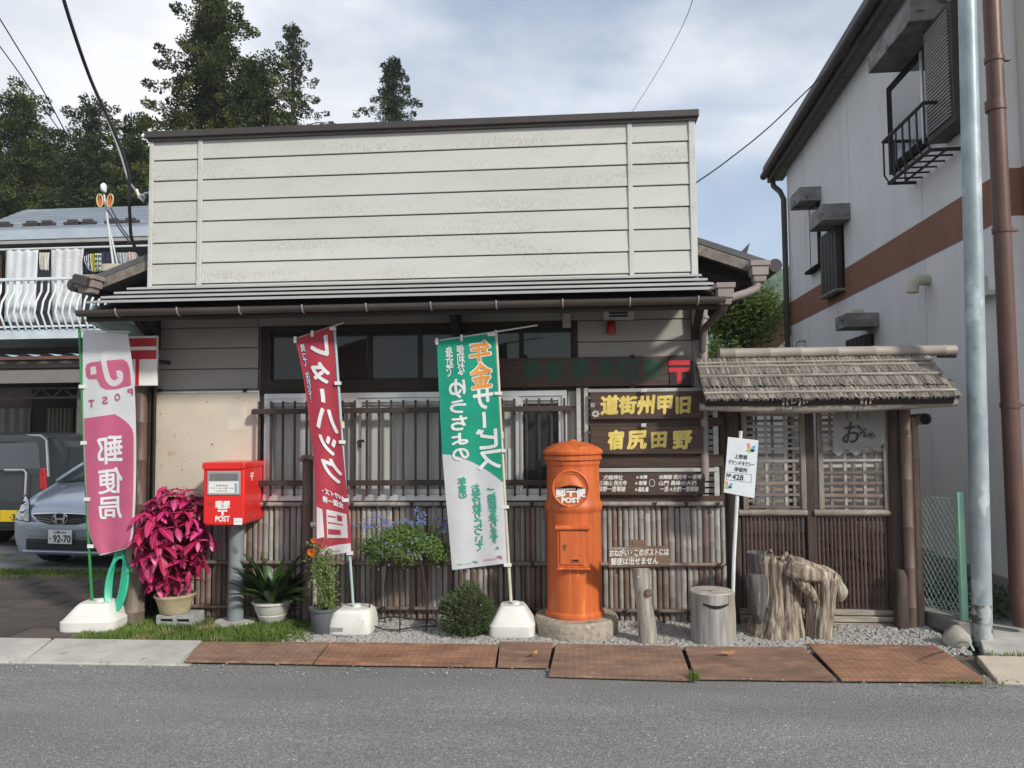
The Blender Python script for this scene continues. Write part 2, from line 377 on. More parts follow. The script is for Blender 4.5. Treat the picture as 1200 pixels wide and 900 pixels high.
# pale lap siding, weathered with mildew specks that gather near board edges
def siding(name, c, c2, mold):
    m = pm(name, c, c2, scale=2.5, rough=.55, bump=.05, bscale=90, stretch=(.35,1,1), rv=.03)
    nt = m.node_tree; N = nt.nodes.new; L = nt.links.new; b = nt.nodes['Principled BSDF']
    src = b.inputs['Base Color'].links[0].from_socket
    g_ = N('ShaderNodeNewGeometry'); 
    n1 = N('ShaderNodeTexNoise'); n1.inputs['Scale'].default_value = 1.1; n1.inputs['Detail'].default_value = 3; mp = N('ShaderNodeMapping'); mp.inputs['Scale'].default_value = (.8,1,4.2); L(g_.outputs['Position'], mp.inputs['Vector']); L(mp.outputs[0], n1.inputs['Vector'])
    n2 = N('ShaderNodeTexNoise'); n2.inputs['Scale'].default_value = 70; n2.inputs['Detail'].default_value = 5; mp2 = N('ShaderNodeMapping'); mp2.inputs['Scale'].default_value=(1,1,.5); L(g_.outputs['Position'], mp2.inputs['Vector']); L(mp2.outputs[0], n2.inputs['Vector'])
    a = N('ShaderNodeMath'); a.operation='MULTIPLY'; L(n1.outputs['Fac'],a.inputs[0]); L(n2.outputs['Fac'],a.inputs[1])
    mr = N('ShaderNodeMapRange'); mr.inputs['From Min'].default_value=.255; mr.inputs['From Max'].default_value=.40; mr.inputs['To Max'].default_value=mold; L(a.outputs[0],mr.inputs['Value'])
    mx = N('ShaderNodeMix'); mx.data_type='RGBA'; L(mr.outputs[0],mx.inputs['Factor']); L(src,mx.inputs['A']); mx.inputs['B'].default_value=(.23,.21,.16,1)
    L(mx.outputs['Result'], b.inputs['Base Color']); return m
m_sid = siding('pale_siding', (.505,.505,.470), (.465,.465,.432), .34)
m_sidlow = siding('shaded_beige_siding', (.315,.295,.262), (.265,.25,.222), .35)  # beige boards, base tone lowered to deepen the shade under the eave
m_dark = pm('dark_gap', (.03,.028,.026), rough=.9)
m_dwood = pm('dark_timber', (.040,.029,.023), (.02,.015,.012), scale=3, stretch=(1,1,8), rough=.75, bump=.3, bscale=22)  # dark wood, tone lowered further to deepen the shade under the awning
m_dwoodH = pm('dark_timber_horizontal', (.075,.045,.030), (.035,.023,.017), scale=4, stretch=(1,8,14), rough=.7, bump=.3, bscale=14)
m_alu = pm('aluminium', (.62,.62,.61), (.5,.5,.5), scale=8, rough=.38, metal=.55)
m_cap = pm('brown_metal', (.060,.050,.047), (.045,.038,.036), rough=.5, scale=6)
XL, XR = -3.645, 1.022
# core
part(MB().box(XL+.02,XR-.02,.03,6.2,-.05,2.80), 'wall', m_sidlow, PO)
part(MB().box(XL+.02,XR-.02,.03,.30,2.80,4.075), 'parapet_core', m_dark, PO)
# parapet boards: eight courses in three bays
ztop = 4.072; pitch = .1815
seams = [ztop-.05-pitch*k for k in range(9)]
bays = ((XL+.035,-3.208),(-3.168,.470),(.508,XR-.052))
for bi,(x0,x1) in enumerate(bays):
    za = ztop
    for k in range(8):
        zt = seams[0]-pitch*(k) + .05 if k==0 else seams[0]+.05-pitch*k
        zb = max(zt-pitch, 2.70)
        zt2 = zt-.010
        c = ((x0+x1)/2, 0, (zt2+zb)/2)
        # board: lower edge proud of the one below, top edge tucked back
        mb = MB().add([(x0,-.006,zb),(x1,-.006,zb),(x1,.028,zb),(x0,.028,zb),(x0,.001,zt2),(x1,.001,zt2),(x1,.028,zt2),(x0,.028,zt2)],
                     [(0,3,2,1),(4,5,6,7),(0,1,5,4),(1,2,6,5),(2,3,7,6),(3,0,4,7)])
        part(mb, 'siding_board', m_sid, PO, origin=c, bevel=.003)
for (a,b) in ((XL,XL+.035),(-3.208,-3.168),(.470,.508),(XR-.052,XR)):
    part(MB().box(a,b,-.016,.03,2.72,ztop), 'batten', m_sid, PO, bevel=.004)
part(MB().box(XL-.004,XL+.018,.031,.32,2.72,ztop), 'parapet_return', m_sid, PO)
part(MB().box(XR-.018,XR+.004,.031,.32,2.72,ztop), 'parapet_return', m_sid, PO)
part(MB().box(XL-.03,XR+.03,-.055,.36,ztop+.002,ztop+.06), 'parapet_cap', m_cap, PO, bevel=.006)
part(MB().box(XL-.01,XR+.01,-.032,.0,ztop-.022,ztop+.001), 'cap_trim', m_cap, PO)
# main gable roof behind the parapet
m_roof = pm('slate_metal_roof', (.10,.10,.105), (.07,.07,.075), rough=.55, scale=4)
RX = -1.31
def roof_z(x): return 3.955-.365*abs(x-RX)
for s,xe in ((1,1.60),(-1,-4.28)):
    n = 6
    mb = MB().prism([(RX,.06,roof_z(RX)),(xe,.06,roof_z(xe)),(xe,.06,roof_z(xe)-.05),(RX,.06,roof_z(RX)-.05)],(0,6.6,0))
    part(mb,'roof',m_roof,PO)
    mb = MB().prism([(RX,.035,roof_z(RX)-.055),(xe-s*.06,.035,roof_z(xe)-.045),(xe-s*.06,.035,roof_z(xe)-.13),(RX,.035,roof_z(RX)-.15)],(0,.03,0))
    part(mb,'barge_board',pm('grey_timber',(.20,.175,.15),(.12,.105,.09),scale=3,stretch=(6,1,6),rough=.8,bump=.3),PO)
    part(MB().tube([(xe+s*.035,-.02,roof_z(xe)-.06),(xe+s*.035,6.6,roof_z(xe)-.06)],.055,10),'eave_gutter',m_cap,PO,smooth=True)
    for k in range(7):
        y = .5+k*.9
        part(MB().prism([(XR if s>0 else XL,y,roof_z(XR if s>0 else XL)-.052),(xe-s*.05,y,roof_z(xe)-.052),(xe-s*.05,y,roof_z(xe)-.11),(XR if s>0 else XL,y,roof_z(XR if s>0 else XL)-.13)],(0,.06,0)),'rafter',m_dwood,PO)
part(MB().add([(RX,.4,3.8),(1.02,.4,2.8),(1.02,.4,2.75),(XL,.4,2.75),(XL,.4,2.8)],[(0,1,2,3,4)]),'gable_wall',m_dwood,PO)
# snow guard fin on the right slope
part(MB().prism([(1.44,.12,roof_z(1.44)),(1.40,.12,roof_z(1.40)+.02),(1.47,.12,roof_z(1.4)+.09)],(0,.02,0)),'snow_guard',m_cap,PO)
# ---- awning: four stepped metal courses
m_awn = pm('awning_metal', (.40,.405,.395), (.33,.335,.325), scale=5, stretch=(.4,3,3), rough=.5, spots=((.33,.33,.31),2.2,.62))
AX0,AX1 = -3.80,1.085
for k in range(4):
    ya,yb = -.148*k, -.148*(k+1)-.008; za,zb = 2.785-.062*k, 2.785-.062*k-.036
    e0 = .035*(3-k)*.55
    x0,x1 = AX0+e0, AX1-e0
    mb = MB().prism([(x0,ya+.02,za),(x0,yb,zb),(x0,yb,zb-.016),(x0,yb+.010,zb-.016),(x0,yb+.010,zb-.010),(x0,ya+.02,za-.012)],(x1-x0,0,0))
    part(mb,'awning_board',m_awn,PO,origin=((x0+x1)/2,ya,za))
part(MB().add([(AX0+.02,.0,2.735),(AX1-.02,.0,2.735),(AX1-.02,-.60,2.478),(AX0+.02,-.60,2.478)],[(0,1,2,3)]),'soffit',m_dwood,PO)
part(MB().box(AX0+.01,AX1-.01,-.606,-.585,2.40,2.485),'fascia',m_dwood,PO)
part(MB().box(AX0+.05,AX1-.05,-.03,.0,2.58,2.735),'wall_plate',m_dwood,PO)
for x in (-3.55,-2.85,-1.98,-.95,-.05,.90):
    part(MB().bar((x,-.02,2.62),(x,-.58,2.455),.055,.07),'rafter',m_dwood,PO)
for x in (-3.55,-.95,.985):
    part(MB().bar((x,-.03,2.30),(x,-.36,2.48),.05,.05).box(x-.03,x+.03,-.06,-.005,2.24,2.60),'bracket',m_dwood,PO)
m_gut = pm('brown_gutter', (.105,.085,.075), (.07,.058,.052), rough=.45, scale=5, stretch=(.5,2,2))
mb = MB()
prof = [(math.cos(t)*.046, math.sin(t)*.046) for t in [math.pi+math.pi*i/8 for i in range(9)]]
pts0 = [(AX0-.03,-.652+a,2.478+b) for a,b in prof]+[(AX0-.03,-.652+a*.85,2.478+b*.85) for a,b in prof[::-1]]
mb.prism(pts0,(AX1-AX0+.05,0,0)); part(mb,'gutter',m_gut,PO,smooth=30)
m_strap = pm('strap_metal',(.50,.50,.49),rough=.4,metal=.6)
for i in range(10):
    x = AX0+.30+i*.49
    mb = MB().tube([(x,-.60,2.482)]+[(x,-.652+a*1.1,2.478+b*1.1) for a,b in prof[::-1]][1:]+[(x,-.70,2.482)],.006,5); part(mb,'gutter_strap',m_strap,PO)
# rain heads and downpipes on the right
m_pipe = pm('brown_downpipe', (.30,.255,.235), (.23,.195,.18), rough=.45, scale=6)
def hopper(c,w,d,h,name='rain_head'):
    x,y,z=c
    mb=MB()
    for (s0,s1,z0,z1) in ((.60,.68,-.5,-.2),(.82,.86,-.2,.25),(1.0,1.02,.25,.5)):
        mb.add([(x+a*w/2*s0*1,y+b*d/2*s0,z+z0*h) for a,b in ((-1,-1),(1,-1),(1,1),(-1,1))]+[(x+a*w/2*s1,y+b*d/2*s1,z+z1*h) for a,b in ((-1,-1),(1,-1),(1,1),(-1,1))],[(0,3,2,1),(4,5,6,7),(0,1,5,4),(1,2,6,5),(2,3,7,6),(3,0,4,7)])
    return part(mb,name,m_pipe,PO,bevel=.004)
h1=atY(849,345,-.62); hopper((h1.x,h1.y,h1.z),.135,.13,.155)
h2=atY(889,319,-.02); hopper((h2.x,h2.y,h2.z),.155,.15,.165)
pA=[atY(888,331,-.02),atY(886,338,-.02),atY(876,343,-.02),atY(850,351,-.03),atY(832,355,-.04),atY(825,360,-.05),atY(824,370,-.05),atY(826,560,-.05)]
part(MB().tube(pA,.034,10),'downpipe',m_pipe,PO,smooth=50)
part(MB().tube([h1+V((0,0,-.07)),atY(848,362,-.60),atY(826,384,-.12),atY(824,395,-.10),atY(823,412,-.095)],.026,8),'overflow_pipe',m_gut,PO,smooth=50)
for py in (372,402): 
    p=atY(825,py,-.05); part(MB().tube([p+V((0,0,-.012)),p+V((0,0,.012))],.04,10).box(p.x-.006,p.x+.006,p.y,p.y+.07,p.z-.006,p.z+.006),'pipe_clip',m_pipe,PO)
# left rain head, fascia of the side eave
hL=atY(104,334,-.05); hopper((hL.x,hL.y,hL.z),.20,.16,.15)
part(MB().obox(atY(97,329,-.12),(.13,.10,.085),Matrix.Rotation(.25,3,'Y')),'gutter_end',m_cap,PO,bevel=.01)
a_,b_=atY(106,363,-.45),atY(166,396,-.10)
part(MB().bar(a_,b_,.05,.11),'side_fascia',pm('pale_teal_paint',(.42,.55,.55),(.34,.45,.46),rough=.5),PO)
part(MB().bar(a_+V((-.02,0,-.07)),b_+V((-.02,0,-.07)),.09,.03),'side_soffit',pm('pale_green_board',(.36,.46,.40),rough=.7),PO)

# ---- lap boards on the shaded wall below the awning
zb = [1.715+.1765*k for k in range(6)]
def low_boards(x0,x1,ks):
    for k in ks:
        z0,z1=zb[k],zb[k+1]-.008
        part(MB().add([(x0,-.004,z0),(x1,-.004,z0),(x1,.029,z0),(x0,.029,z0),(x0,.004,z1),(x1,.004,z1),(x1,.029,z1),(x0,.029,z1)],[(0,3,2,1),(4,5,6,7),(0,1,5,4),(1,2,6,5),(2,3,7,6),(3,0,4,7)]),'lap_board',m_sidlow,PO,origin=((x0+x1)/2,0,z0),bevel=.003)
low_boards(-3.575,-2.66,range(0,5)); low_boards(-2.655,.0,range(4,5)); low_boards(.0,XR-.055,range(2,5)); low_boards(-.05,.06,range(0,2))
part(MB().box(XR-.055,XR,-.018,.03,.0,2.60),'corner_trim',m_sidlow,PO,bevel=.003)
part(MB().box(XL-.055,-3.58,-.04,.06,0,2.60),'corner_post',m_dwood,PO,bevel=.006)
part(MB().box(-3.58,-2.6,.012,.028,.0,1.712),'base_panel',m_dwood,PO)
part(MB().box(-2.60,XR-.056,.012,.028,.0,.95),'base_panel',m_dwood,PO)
# beige notice board with rust flecks
nb=part(MB().box(Xf(184),Xf(304),-.028,-.005,Zf(582,240),Zf(461,240)),'notice_panel',pm('beige_panel',(.56,.50,.40),(.50,.44,.35),scale=2,rough=.6,spots=[((.22,.11,.05),22,.68),((.62,.57,.48),1.5,.60),((.42,.27,.15),6,.66)]),PO,bevel=.004)
part(MB().box(Xf(184)-.01,Xf(304)+.012,-.032,-.004,Zf(461,240)+.001,Zf(461,240)+.016),'panel_rail',m_alu,nb)
part(MB().box(Xf(304),Xf(304)+.012,-.032,-.004,Zf(582,240),Zf(461,240)),'panel_rail',m_alu,nb)
for px in (187,287): part(MB().obox(atY(px,457.5,-.03),(.03,.02,.03)),'clip',m_dark,nb)
part(MB().box(Xf(268),Xf(291),-.0295,-.0285,Zf(504,280),Zf(471,280)),'pale_patch',pm('pale_patch',(.60,.55,.46),rough=.7),nb)
# ---- transom windows
m_gl = glass('dark_glass',(.035,.037,.035),rough=.06,opac=.88,spec=.5)
tx0,tx1 = Xf(318,420),.0; tz0,tz1 = 1.955,2.37
part(MB().box(tx0-.09,tx1+.04,-.006,.028,tz1,tz1+.05).box(tx0-.09,tx1+.04,-.010,.028,tz0-.115,tz0).box(tx0-.09,tx0,-.010,.028,tz0,tz1).box(tx1,tx1+.04,-.010,.028,tz0,tz1),'transom_frame',m_dwood,PO)
part(MB().box(tx0-.088,tx1+.038,.0285,.0295,tz0-.1,tz1+.04),'transom_backing',pm('transom_inside',(.075,.072,.066),(.045,.043,.04),scale=3,rough=.9),PO)
n=6; w=(tx1-tx0)/n
for i in range(n):
    part(MB().box(tx0+i*w+.018,tx0+(i+1)*w-.018,.016,.021,tz0+.01,tz1-.01),'transom_pane',m_gl,PO)
    if i: part(MB().box(tx0+i*w-.018,tx0+i*w+.018,-.004,.027,tz0,tz1),'mullion',m_dwood,PO)
# ---- sliding window with lace curtain
wx0,wx1,wz0,wz1 = -2.585,-.055,.955,1.845
fr=part(MB().box(wx0,wx1,-.045,.03,wz1-.045,wz1).box(wx0,wx1,-.06,.03,wz0,wz0+.05).box(wx0,wx0+.04,-.045,.03,wz0+.05,wz1-.045).box(wx1-.04,wx1,-.045,.03,wz0+.05,wz1-.045),'window_frame',m_alu,PO,bevel=.003)
part(MB().box(wx0+.02,wx1-.02,-.018,-.012,wz1-.105,wz1-.075),'curtain_rail',m_alu,fr)
m_gl2 = glass('clear_glass',(.05,.055,.055),rough=.03,opac=.07,spec=.9)
mull=[wx0+.04,-1.79,-.98,-.445,wx1-.04]
for i in range(4):
    a,b=mull[i],mull[i+1]; y=-.020 if i%2 else -.034
    part(MB().box(a,a+.03,y-.012,y+.012,wz0+.05,wz1-.045).box(b-.03,b,y-.012,y+.012,wz0+.05,wz1-.045).box(a+.03,b-.03,y-.012,y+.012,wz0+.05,wz0+.095).box(a+.03,b-.03,y-.012,y+.012,wz1-.08,wz1-.045),'sash',m_alu,fr,bevel=.002)
    part(MB().box(a+.03,b-.03,y-.002,y+.002,wz0+.095,wz1-.08),'pane',m_gl2,fr)
part(MB().obox((-1.765,-.045,1.42),(.02,.02,.06)).obox((-1.755,-.05,1.445),(.05,.015,.02)),'sash_lock',m_dark,fr)
m_curt = pm('lace_curtain',(.56,.56,.535),(.48,.48,.46),scale=3,stretch=(9,1,.5),rough=.9,bump=.2)
mb=MB().grid(lambda u,v:(wx0+.05+(-.46-wx0-.05)*u,-.001+.0035*math.sin(u*150+3*math.sin(u*21)),wz0+.05+(wz1-wz0-.13)*v),220,1)
part(mb,'curtain',m_curt,fr,smooth=True)
part(MB().box(wx0+.04,wx1-.04,.022,.0275,wz0+.04,wz1-.04),'unlit_room_panel',pm('unlit_room_panel',(.02,.022,.025),rough=.6),fr)  # flat panel painted near black for the unlit room behind the glass
part(MB().box(-.54,-.455,-.006,-.002,wz0+.10,wz0+.42),'white_notice',flat('white_paper',(.72,.74,.73)),fr)
# ---- security grille
m_bar = pm('grille_brown',(.055,.038,.030),(.035,.025,.02),rough=.55,scale=7)
for zr in (1.695,1.105): part(MB().box(Xf(297,484,-.1),-.02,-.128,-.098,zr-.022,zr+.022),'grille_rail',m_bar,PO,bevel=.003)
bm_=mesh('grille_bar',MB().box(-.0085,.0085,-.0085,.0085,-.40,.385),m_bar)
for i in range(26): inst('grille_bar',bm_,PO,(Xf(303,530,-.1)+i*.1012,-.092,1.395))
for x in (-2.66,-1.30,-.035):
    part(MB().box(x-.012,x+.012,-.10,-.0,1.68,1.71).box(x-.012,x+.012,-.10,-.0,1.09,1.12),'grille_bracket',m_bar,PO)
# sill boards below the window
part(MB().box(-2.70,.0,-.055,.02,.905,.948),'sill',m_dwoodH,PO,bevel=.004)
# ---- small fittings under the awning
vp=atY(725,366,-.005)
vt=part(MB().box(vp.x-.125,vp.x+.125,-.035,-.004,vp.z-.065,vp.z+.065),'vent',pm('vent_plastic',(.55,.54,.50),rough=.5),PO,bevel=.006)
for k in range(4): part(MB().obox((vp.x-.005,-.04,vp.z-.036+k*.026),(.15,.012,.008),Matrix.Rotation(-.5,3,'X')),'louvre',m_dark,vt)
rp=atY(716,384,-.03)
part(MB().lathe((rp.x,rp.y-.02,rp.z-.055),[(.035,0),(.037,.03),(.037,.085),(.03,.105)],14),'alarm_lamp',pm('red_lamp',(.32,.012,.012),rough=.3),PO,smooth=True)
bp_=atY(664,376,-.005); part(MB().box(bp_.x-.034,bp_.x+.034,-.05,-.004,bp_.z-.06,bp_.z+.06),'junction_box',pm('box_plastic',(.42,.40,.36),rough=.5),PO,bevel=.006)
# ---- long name board with green letters and red post mark
m_board = pm('sign_wood',(.085,.050,.036),(.045,.028,.021),scale=3.5,stretch=(1,6,16),rough=.6,bump=.25,bscale=12)
nbx0,nbx1=-.78,Xf(783,436); nz0,nz1=Zf(453,700),Zf(419,700)
NB=thing('name_board','long dark wooden name board with faded green characters and red post mark','sign',(0,-.04,nz0))
part(MB().box(nbx0,nbx1,-.05,-.02,nz0,nz1),'board',m_board,NB,bevel=.004)
part(MB().box(nbx1+.003,Xf(808,436),-.056,-.02,nz0-.004,nz1+.004),'mark_panel',pm('black_panel',(.03,.02,.018),rough=.6),NB,bevel=.003)
m_green=pm('faded_green',(.012,.085,.045),(.02,.05,.03),scale=12,rough=.6)
for ch,px in zip('局便郵尻田野',(622,650,680,711,737,765)):
    c=atY(px,433,-.052); part(text_mb(ch,lambda u,v,w:(c.x+u,-.0515-w,c.z+v),w=.135,h=.145,bold=.006),'character',m_green,NB)
def postmark(fn,s):                                   # the post mark: two bars and a stem, s = half width
    mb=MB()
    for (u0,u1,v0,v1) in ((-1,1,.62,1.0),(-1,1,.0,.38),(-.22,.22,-1.0,.0)):
        mb.add([fn(u0*s,v0*s,0),fn(u1*s,v0*s,0),fn(u1*s,v1*s,0),fn(u0*s,v1*s,0)],[(0,1,2,3)])
    return mb
c=atY(796,436,-.058)
part(postmark(lambda u,v,w:(c.x+u,-.0575,c.z+v*1.12),.083),'post_mark',pm('post_red',(.62,.03,.05),(.5,.02,.03),rough=.4,scale=20),NB)
for px in (615,741): 
    for py in (418,453): part(MB().obox(atY(px,py,-.045),(.035,.03,.03)),'clamp',m_dark,NB)
# ---- projecting white sign with the red post mark on the left corner
p0=atY(150,394,-.22); p1=atY(184,452,-.22)
PS=thing('post_mark_sign','white wall sign with red post mark behind the pink banner','sign',(p0.x,-.22,p1.z))
part(MB().box(p0.x-.06,p1.x,-.23,-.20,p1.z,p0.z),'panel',flat('sign_white',(.74,.73,.70)),PS,bevel=.006)
zc=(p0.z+p1.z)/2; H=p0.z-p1.z
mred=pm('sign_red',(.45,.02,.03),(.36,.015,.02),rough=.45,scale=10)
part(MB().box(p0.x-.055,p1.x-.004,-.2335,-.2305,p0.z-.03-.06,p0.z-.02).box(p0.x-.055,p1.x-.004,-.2335,-.2305,p0.z-.195,p0.z-.12),'red_bar',mred,PS)
part(MB().box(p0.x+.078,p0.x+.108,-.2335,-.2305,p1.z+.004,p0.z-.195),'red_stem',mred,PS)
part(MB().bar((p1.x-.02,-.20,zc),(p1.x-.02,-.0,zc),.03,.03),'arm',m_dark,PS)
# bamboo pole on the corner, and the thin conduit beside it
m_bambB=pm('bamboo_brown',(.205,.150,.118),(.125,.090,.072),scale=3,stretch=(6,6,.8),rough=.5,bump=.15,rv=.25,hv=.012)
m_bambG=pm('bamboo_grey',(.33,.305,.275),(.21,.19,.17),scale=4,stretch=(7,7,.6),rough=.6,bump=.2,rv=.22,hv=.012,spots=((.13,.10,.08),6,.63))
def bamboo(p,q,r,n=10,nodes=.28,mb=None,jit=.12):
    """culm with raised nodes"""
    p,q=V(p),V(q); L_=(q-p).length; mb=mb or MB(); pts=[p]; rs=[r]; d=(q-p)/L_; t=nodes*ru(.3,.9)
    while t<L_-.02:
        for e,k in ((-.012,1.0),(-.004,1.07),(.004,1.07),(.012,.985)): pts.append(p+d*(t+e)); rs.append(r*k)
        t+=nodes*ru(1-jit,1+jit)
    pts.append(q); rs.append(r*.98); mb.tube(pts,rs,n); return mb
c0=atY(172,452,-.10); c1=atY(168,716,-.10)
m_bambD=pm('bamboo_dark_brown',(.13,.085,.064),(.075,.05,.04),scale=3,stretch=(6,6,.8),rough=.5,bump=.15,spots=((.20,.16,.13),4,.62))
solo(part(bamboo((c0.x-.035,-.12,.0),(c0.x-.035,-.12,c0.z),.052,12,.33),'bamboo_pole',m_bambD,smooth=50),'tall brown bamboo pole on the left corner of the post office','bamboo pole')
part(MB().tube([(c0.x+.055,-.065,.0),(c0.x+.055,-.065,1.93)],.012,6),'conduit',m_dark,PO)
# ================================================================== bamboo wainscot along the wall
BF=thing('bamboo_fence','weathered split-bamboo fence covering the lower wall of the post office','fence',(-.8,-.05,0))
x=-3.45; i=0
while x<Xf(846,650,-.05):
    w=ru(.036,.052); brown=(rnd()<(.55 if x<-1.2 else .35 if x<.2 else .22)); 
    for tier,(z0,z1) in enumerate(((.0,.44),(.455,.905))):
        ww=w*ru(.92,1.0)
        br=brown or (tier==0 and rnd()<.35); 
        if tier==1 and rnd()<.55: br=False
        bx=x+w/2+ru(-.004,.004); prof=[]
        hh=z1-z0+ru(-.012,.0); nd=[ru(.08,.2),ru(.28,.38)]
        mb=MB(); zs=[0]
        for t in nd: zs+= [t-.006,t,t+.006]
        zs.append(hh)
        vs=[];fs=[]
        for q,z in enumerate(zs):
            k=1.10 if q in (2,5) else 1.0
            for a in (-1,-.6,0,.6,1): vs.append((a*ww/2*k,-.013*math.sqrt(max(0,1-a*a))*k-.002,z))
        for q in range(len(zs)-1):
            for a in range(4): b0=q*5+a; fs.append((b0,b0+1,b0+6,b0+5))
        mb.add(vs,fs); me=mesh('bamboo_slat',mb,m_bambB if br else m_bambG,smooth=50)
        inst('bamboo_slat',me,BF,(bx,-.022,z0),(0,ru(-.006,.006),0))
    x+=w+ru(.0005,.0035); i+=1
for z,r in ((.925,.020),(.448,.017),(.085,.017)):
    part(bamboo((-3.45,-.062,z),(Xf(848,650,-.05),-.062,z+.004),r,8,.35),'rail',m_bambB if z<.5 else m_bambG,BF,smooth=50)
part(MB().box(-3.45,Xf(848,650,-.05),-.01,-.002,-.02,.93),'backing',m_dark,BF)
for k in range(16):
    xx=-2.55+k*.245
    for z in (.925,.448,.085):
        if rnd()<.75: part(MB().tube([(xx-.012,-.088,z-.02),(xx+.012,-.09,z+.022)],.006,5).tube([(xx+.012,-.088,z-.02),(xx-.012,-.09,z+.022)],.006,5),'cord_knot',m_dark,BF)

# ================================================================== sign rack and wooden signs
rx0,rx1=Xf(676,520,-.06),Xf(843,520,-.06)
SR=thing('sign_rack','pale metal rack with dark boards that carries the three wooden signs','rack',((rx0+rx1)/2,-.05,.9))
m_white=pm('weathered_white',(.46,.45,.42),(.36,.35,.32),scale=5,stretch=(1,1,5),rough=.6)
for a,b in ((676,681),(685,690),(836,842)):
    part(MB().box(Xf(a,520,-.05),Xf(b,520,-.05),-.055,-.030,.955,1.86 if a<700 else 1.80),'post',m_white,SR,bevel=.003)
for k in range(19):
    z=.965+k*.0475
    part(MB().box(rx0+.1,rx1-.02,-.018,-.006,z,z+.033),'slat',m_white,SR)
part(MB().box(rx0+.1,rx1-.02,-.005,-.001,.95,1.87),'backing',m_dark,SR)
for (ya,yb,m) in ((455,459,m_white),(490,500,m_dwoodH),(533,547,m_dwoodH),(548.5,553,m_white),(581,589,m_dwoodH)):
    part(MB().box(Xf(690,520,-.055),Xf(840 if m is m_white else 847,520,-.055),-.062,-.040,Zf(yb,760,-.06),Zf(ya,760,-.06)),'rail',m,SR,bevel=.002)
m_gold=pm('gold_paint',(.72,.57,.16),(.55,.42,.10),scale=14,rough=.45)
m_wtext=pm('white_paint',(.70,.69,.65),(.55,.54,.5),scale=20,rough=.6)
def board(name,label,x0,x1,y0,y1,Y,mat,group=None):
    a=atY(x0,(y0+y1)/2,Y); b=atY(x1,(y0+y1)/2,Y); xm=(x0+x1)/2; z1=atY(xm,y0,Y).z; z0=atY(xm,y1,Y).z
    t=thing(name,label,'sign',((a.x+b.x)/2,Y,z0),group)
    part(MB().box(a.x,b.x,Y,Y+.030,z0,z1),'board',mat,t,bevel=.004)
    return t,a.x,b.x,z0,z1
SG='carved signs beside the barred window'
t,a,b,z0,z1=board('wooden_sign','upper dark wooden sign with five large gold characters',692,824,459,491,-.098,m_board,SG)
def brush(ch,c,w,h,m,t,bold,name='character',Y=0,slant=.06):
    part(text_mb(ch,lambda u,v,q:(c.x+u*(1+.10*v/h),Y-.0012-q,c.z+v+.05*u),w=w,h=h,bold=bold,slant=slant),name,m,t)
for ch,px,w,h in (('道',714.5,.135,.145),('街',735.5,.13,.135),('州',756.5,.13,.14),('甲',779,.105,.135),('旧',800.5,.105,.125)):
    brush(ch,atY(px,474.5,-.098),w,h,m_gold,t,.0072,Y=-.098)
m_seal=pm('seal_white',(.55,.53,.48),rough=.7)
c=atY(693,475,-.1); part(text_mb('印',lambda u,v,q:(c.x+.01+u,-.0995-q,c.z+v),h=.034,w=.03,bold=.0008),'seal',m_seal,t)
c=atY(698,485,-.1); mb=MB()
for k in range(7):
    an=k*2*math.pi/7; mb.add([(c.x+math.cos(an+d)*r_,-.0995,c.z+math.sin(an+d)*r_*.9) for d,r_ in ((-.4,.012),(-.3,.028),(0,.033),(.3,.028),(.4,.012))],[(0,1,2,3,4)])
part(mb,'crest',m_seal,t)
part(MB().obox(atY(754,458,-.11),(.05,.05,.025)),'hook',m_alu,t,bevel=.005)
t,a,b,z0,z1=board('wooden_sign','middle dark wooden sign with four large gold characters',692,824,500,532,-.098,m_board,SG)
for ch,px,w,h in (('宿',721.5,.115,.145),('尻',746.5,.15,.135),('田',772,.11,.115),('野',799.5,.14,.135)):
    brush(ch,atY(px,515.5,-.098),w,h,m_gold,t,.0072,Y=-.098)
c=atY(815.5,507,-.1); part(text_mb('日\n本',lambda u,v,q:(c.x+u,-.0995-q,c.z+v),h=.05,w=.028),'seal',pm('faint_seal',(.16,.12,.10),rough=.7),t)
part(MB().obox(atY(754,498.5,-.11),(.04,.04,.03)),'hook',m_alu,t,bevel=.005)
t,a,b,z0,z1=board('wooden_sign','lowest dark wooden sign with small white lettering and three arrows',700,826,555,580,-.10,m_board,SG)
def line(s,px,py,w,h,mirror=False,bold=.0012):
    c=atY(px,py,-.1); part(text_mb(s,lambda u,v,q:(c.x+u,-.1012-q,c.z+v-.0*u),w=w,h=h,bold=bold,slant=.12),'lettering',m_wtext,t)
line('犬嶋神社',718.5,559.5,.155,.038); line('三嶋山 西光寺',718.5,566,.215,.037); line('荻野一里塚跡',717,573,.215,.040)
line('←本陣',752,559,.085,.030); line('←宿場',751,566,.09,.034); line('←高札場',752,573.5,.105,.038)
line('本陣跡 西光寺 一里塚',797,559,.33,.034); line('山門 長峰の大椚',794,566,.29,.036); line('一里→大椚一里塚跡',796,573,.30,.040)
c=atY(764,566,-.1); part(MB().tube([(c.x+.022*math.cos(k*.5236),-.101,c.z+.028*math.sin(k*.5236)) for k in range(13)],.0025,4),'ring_mark',m_wtext,t)
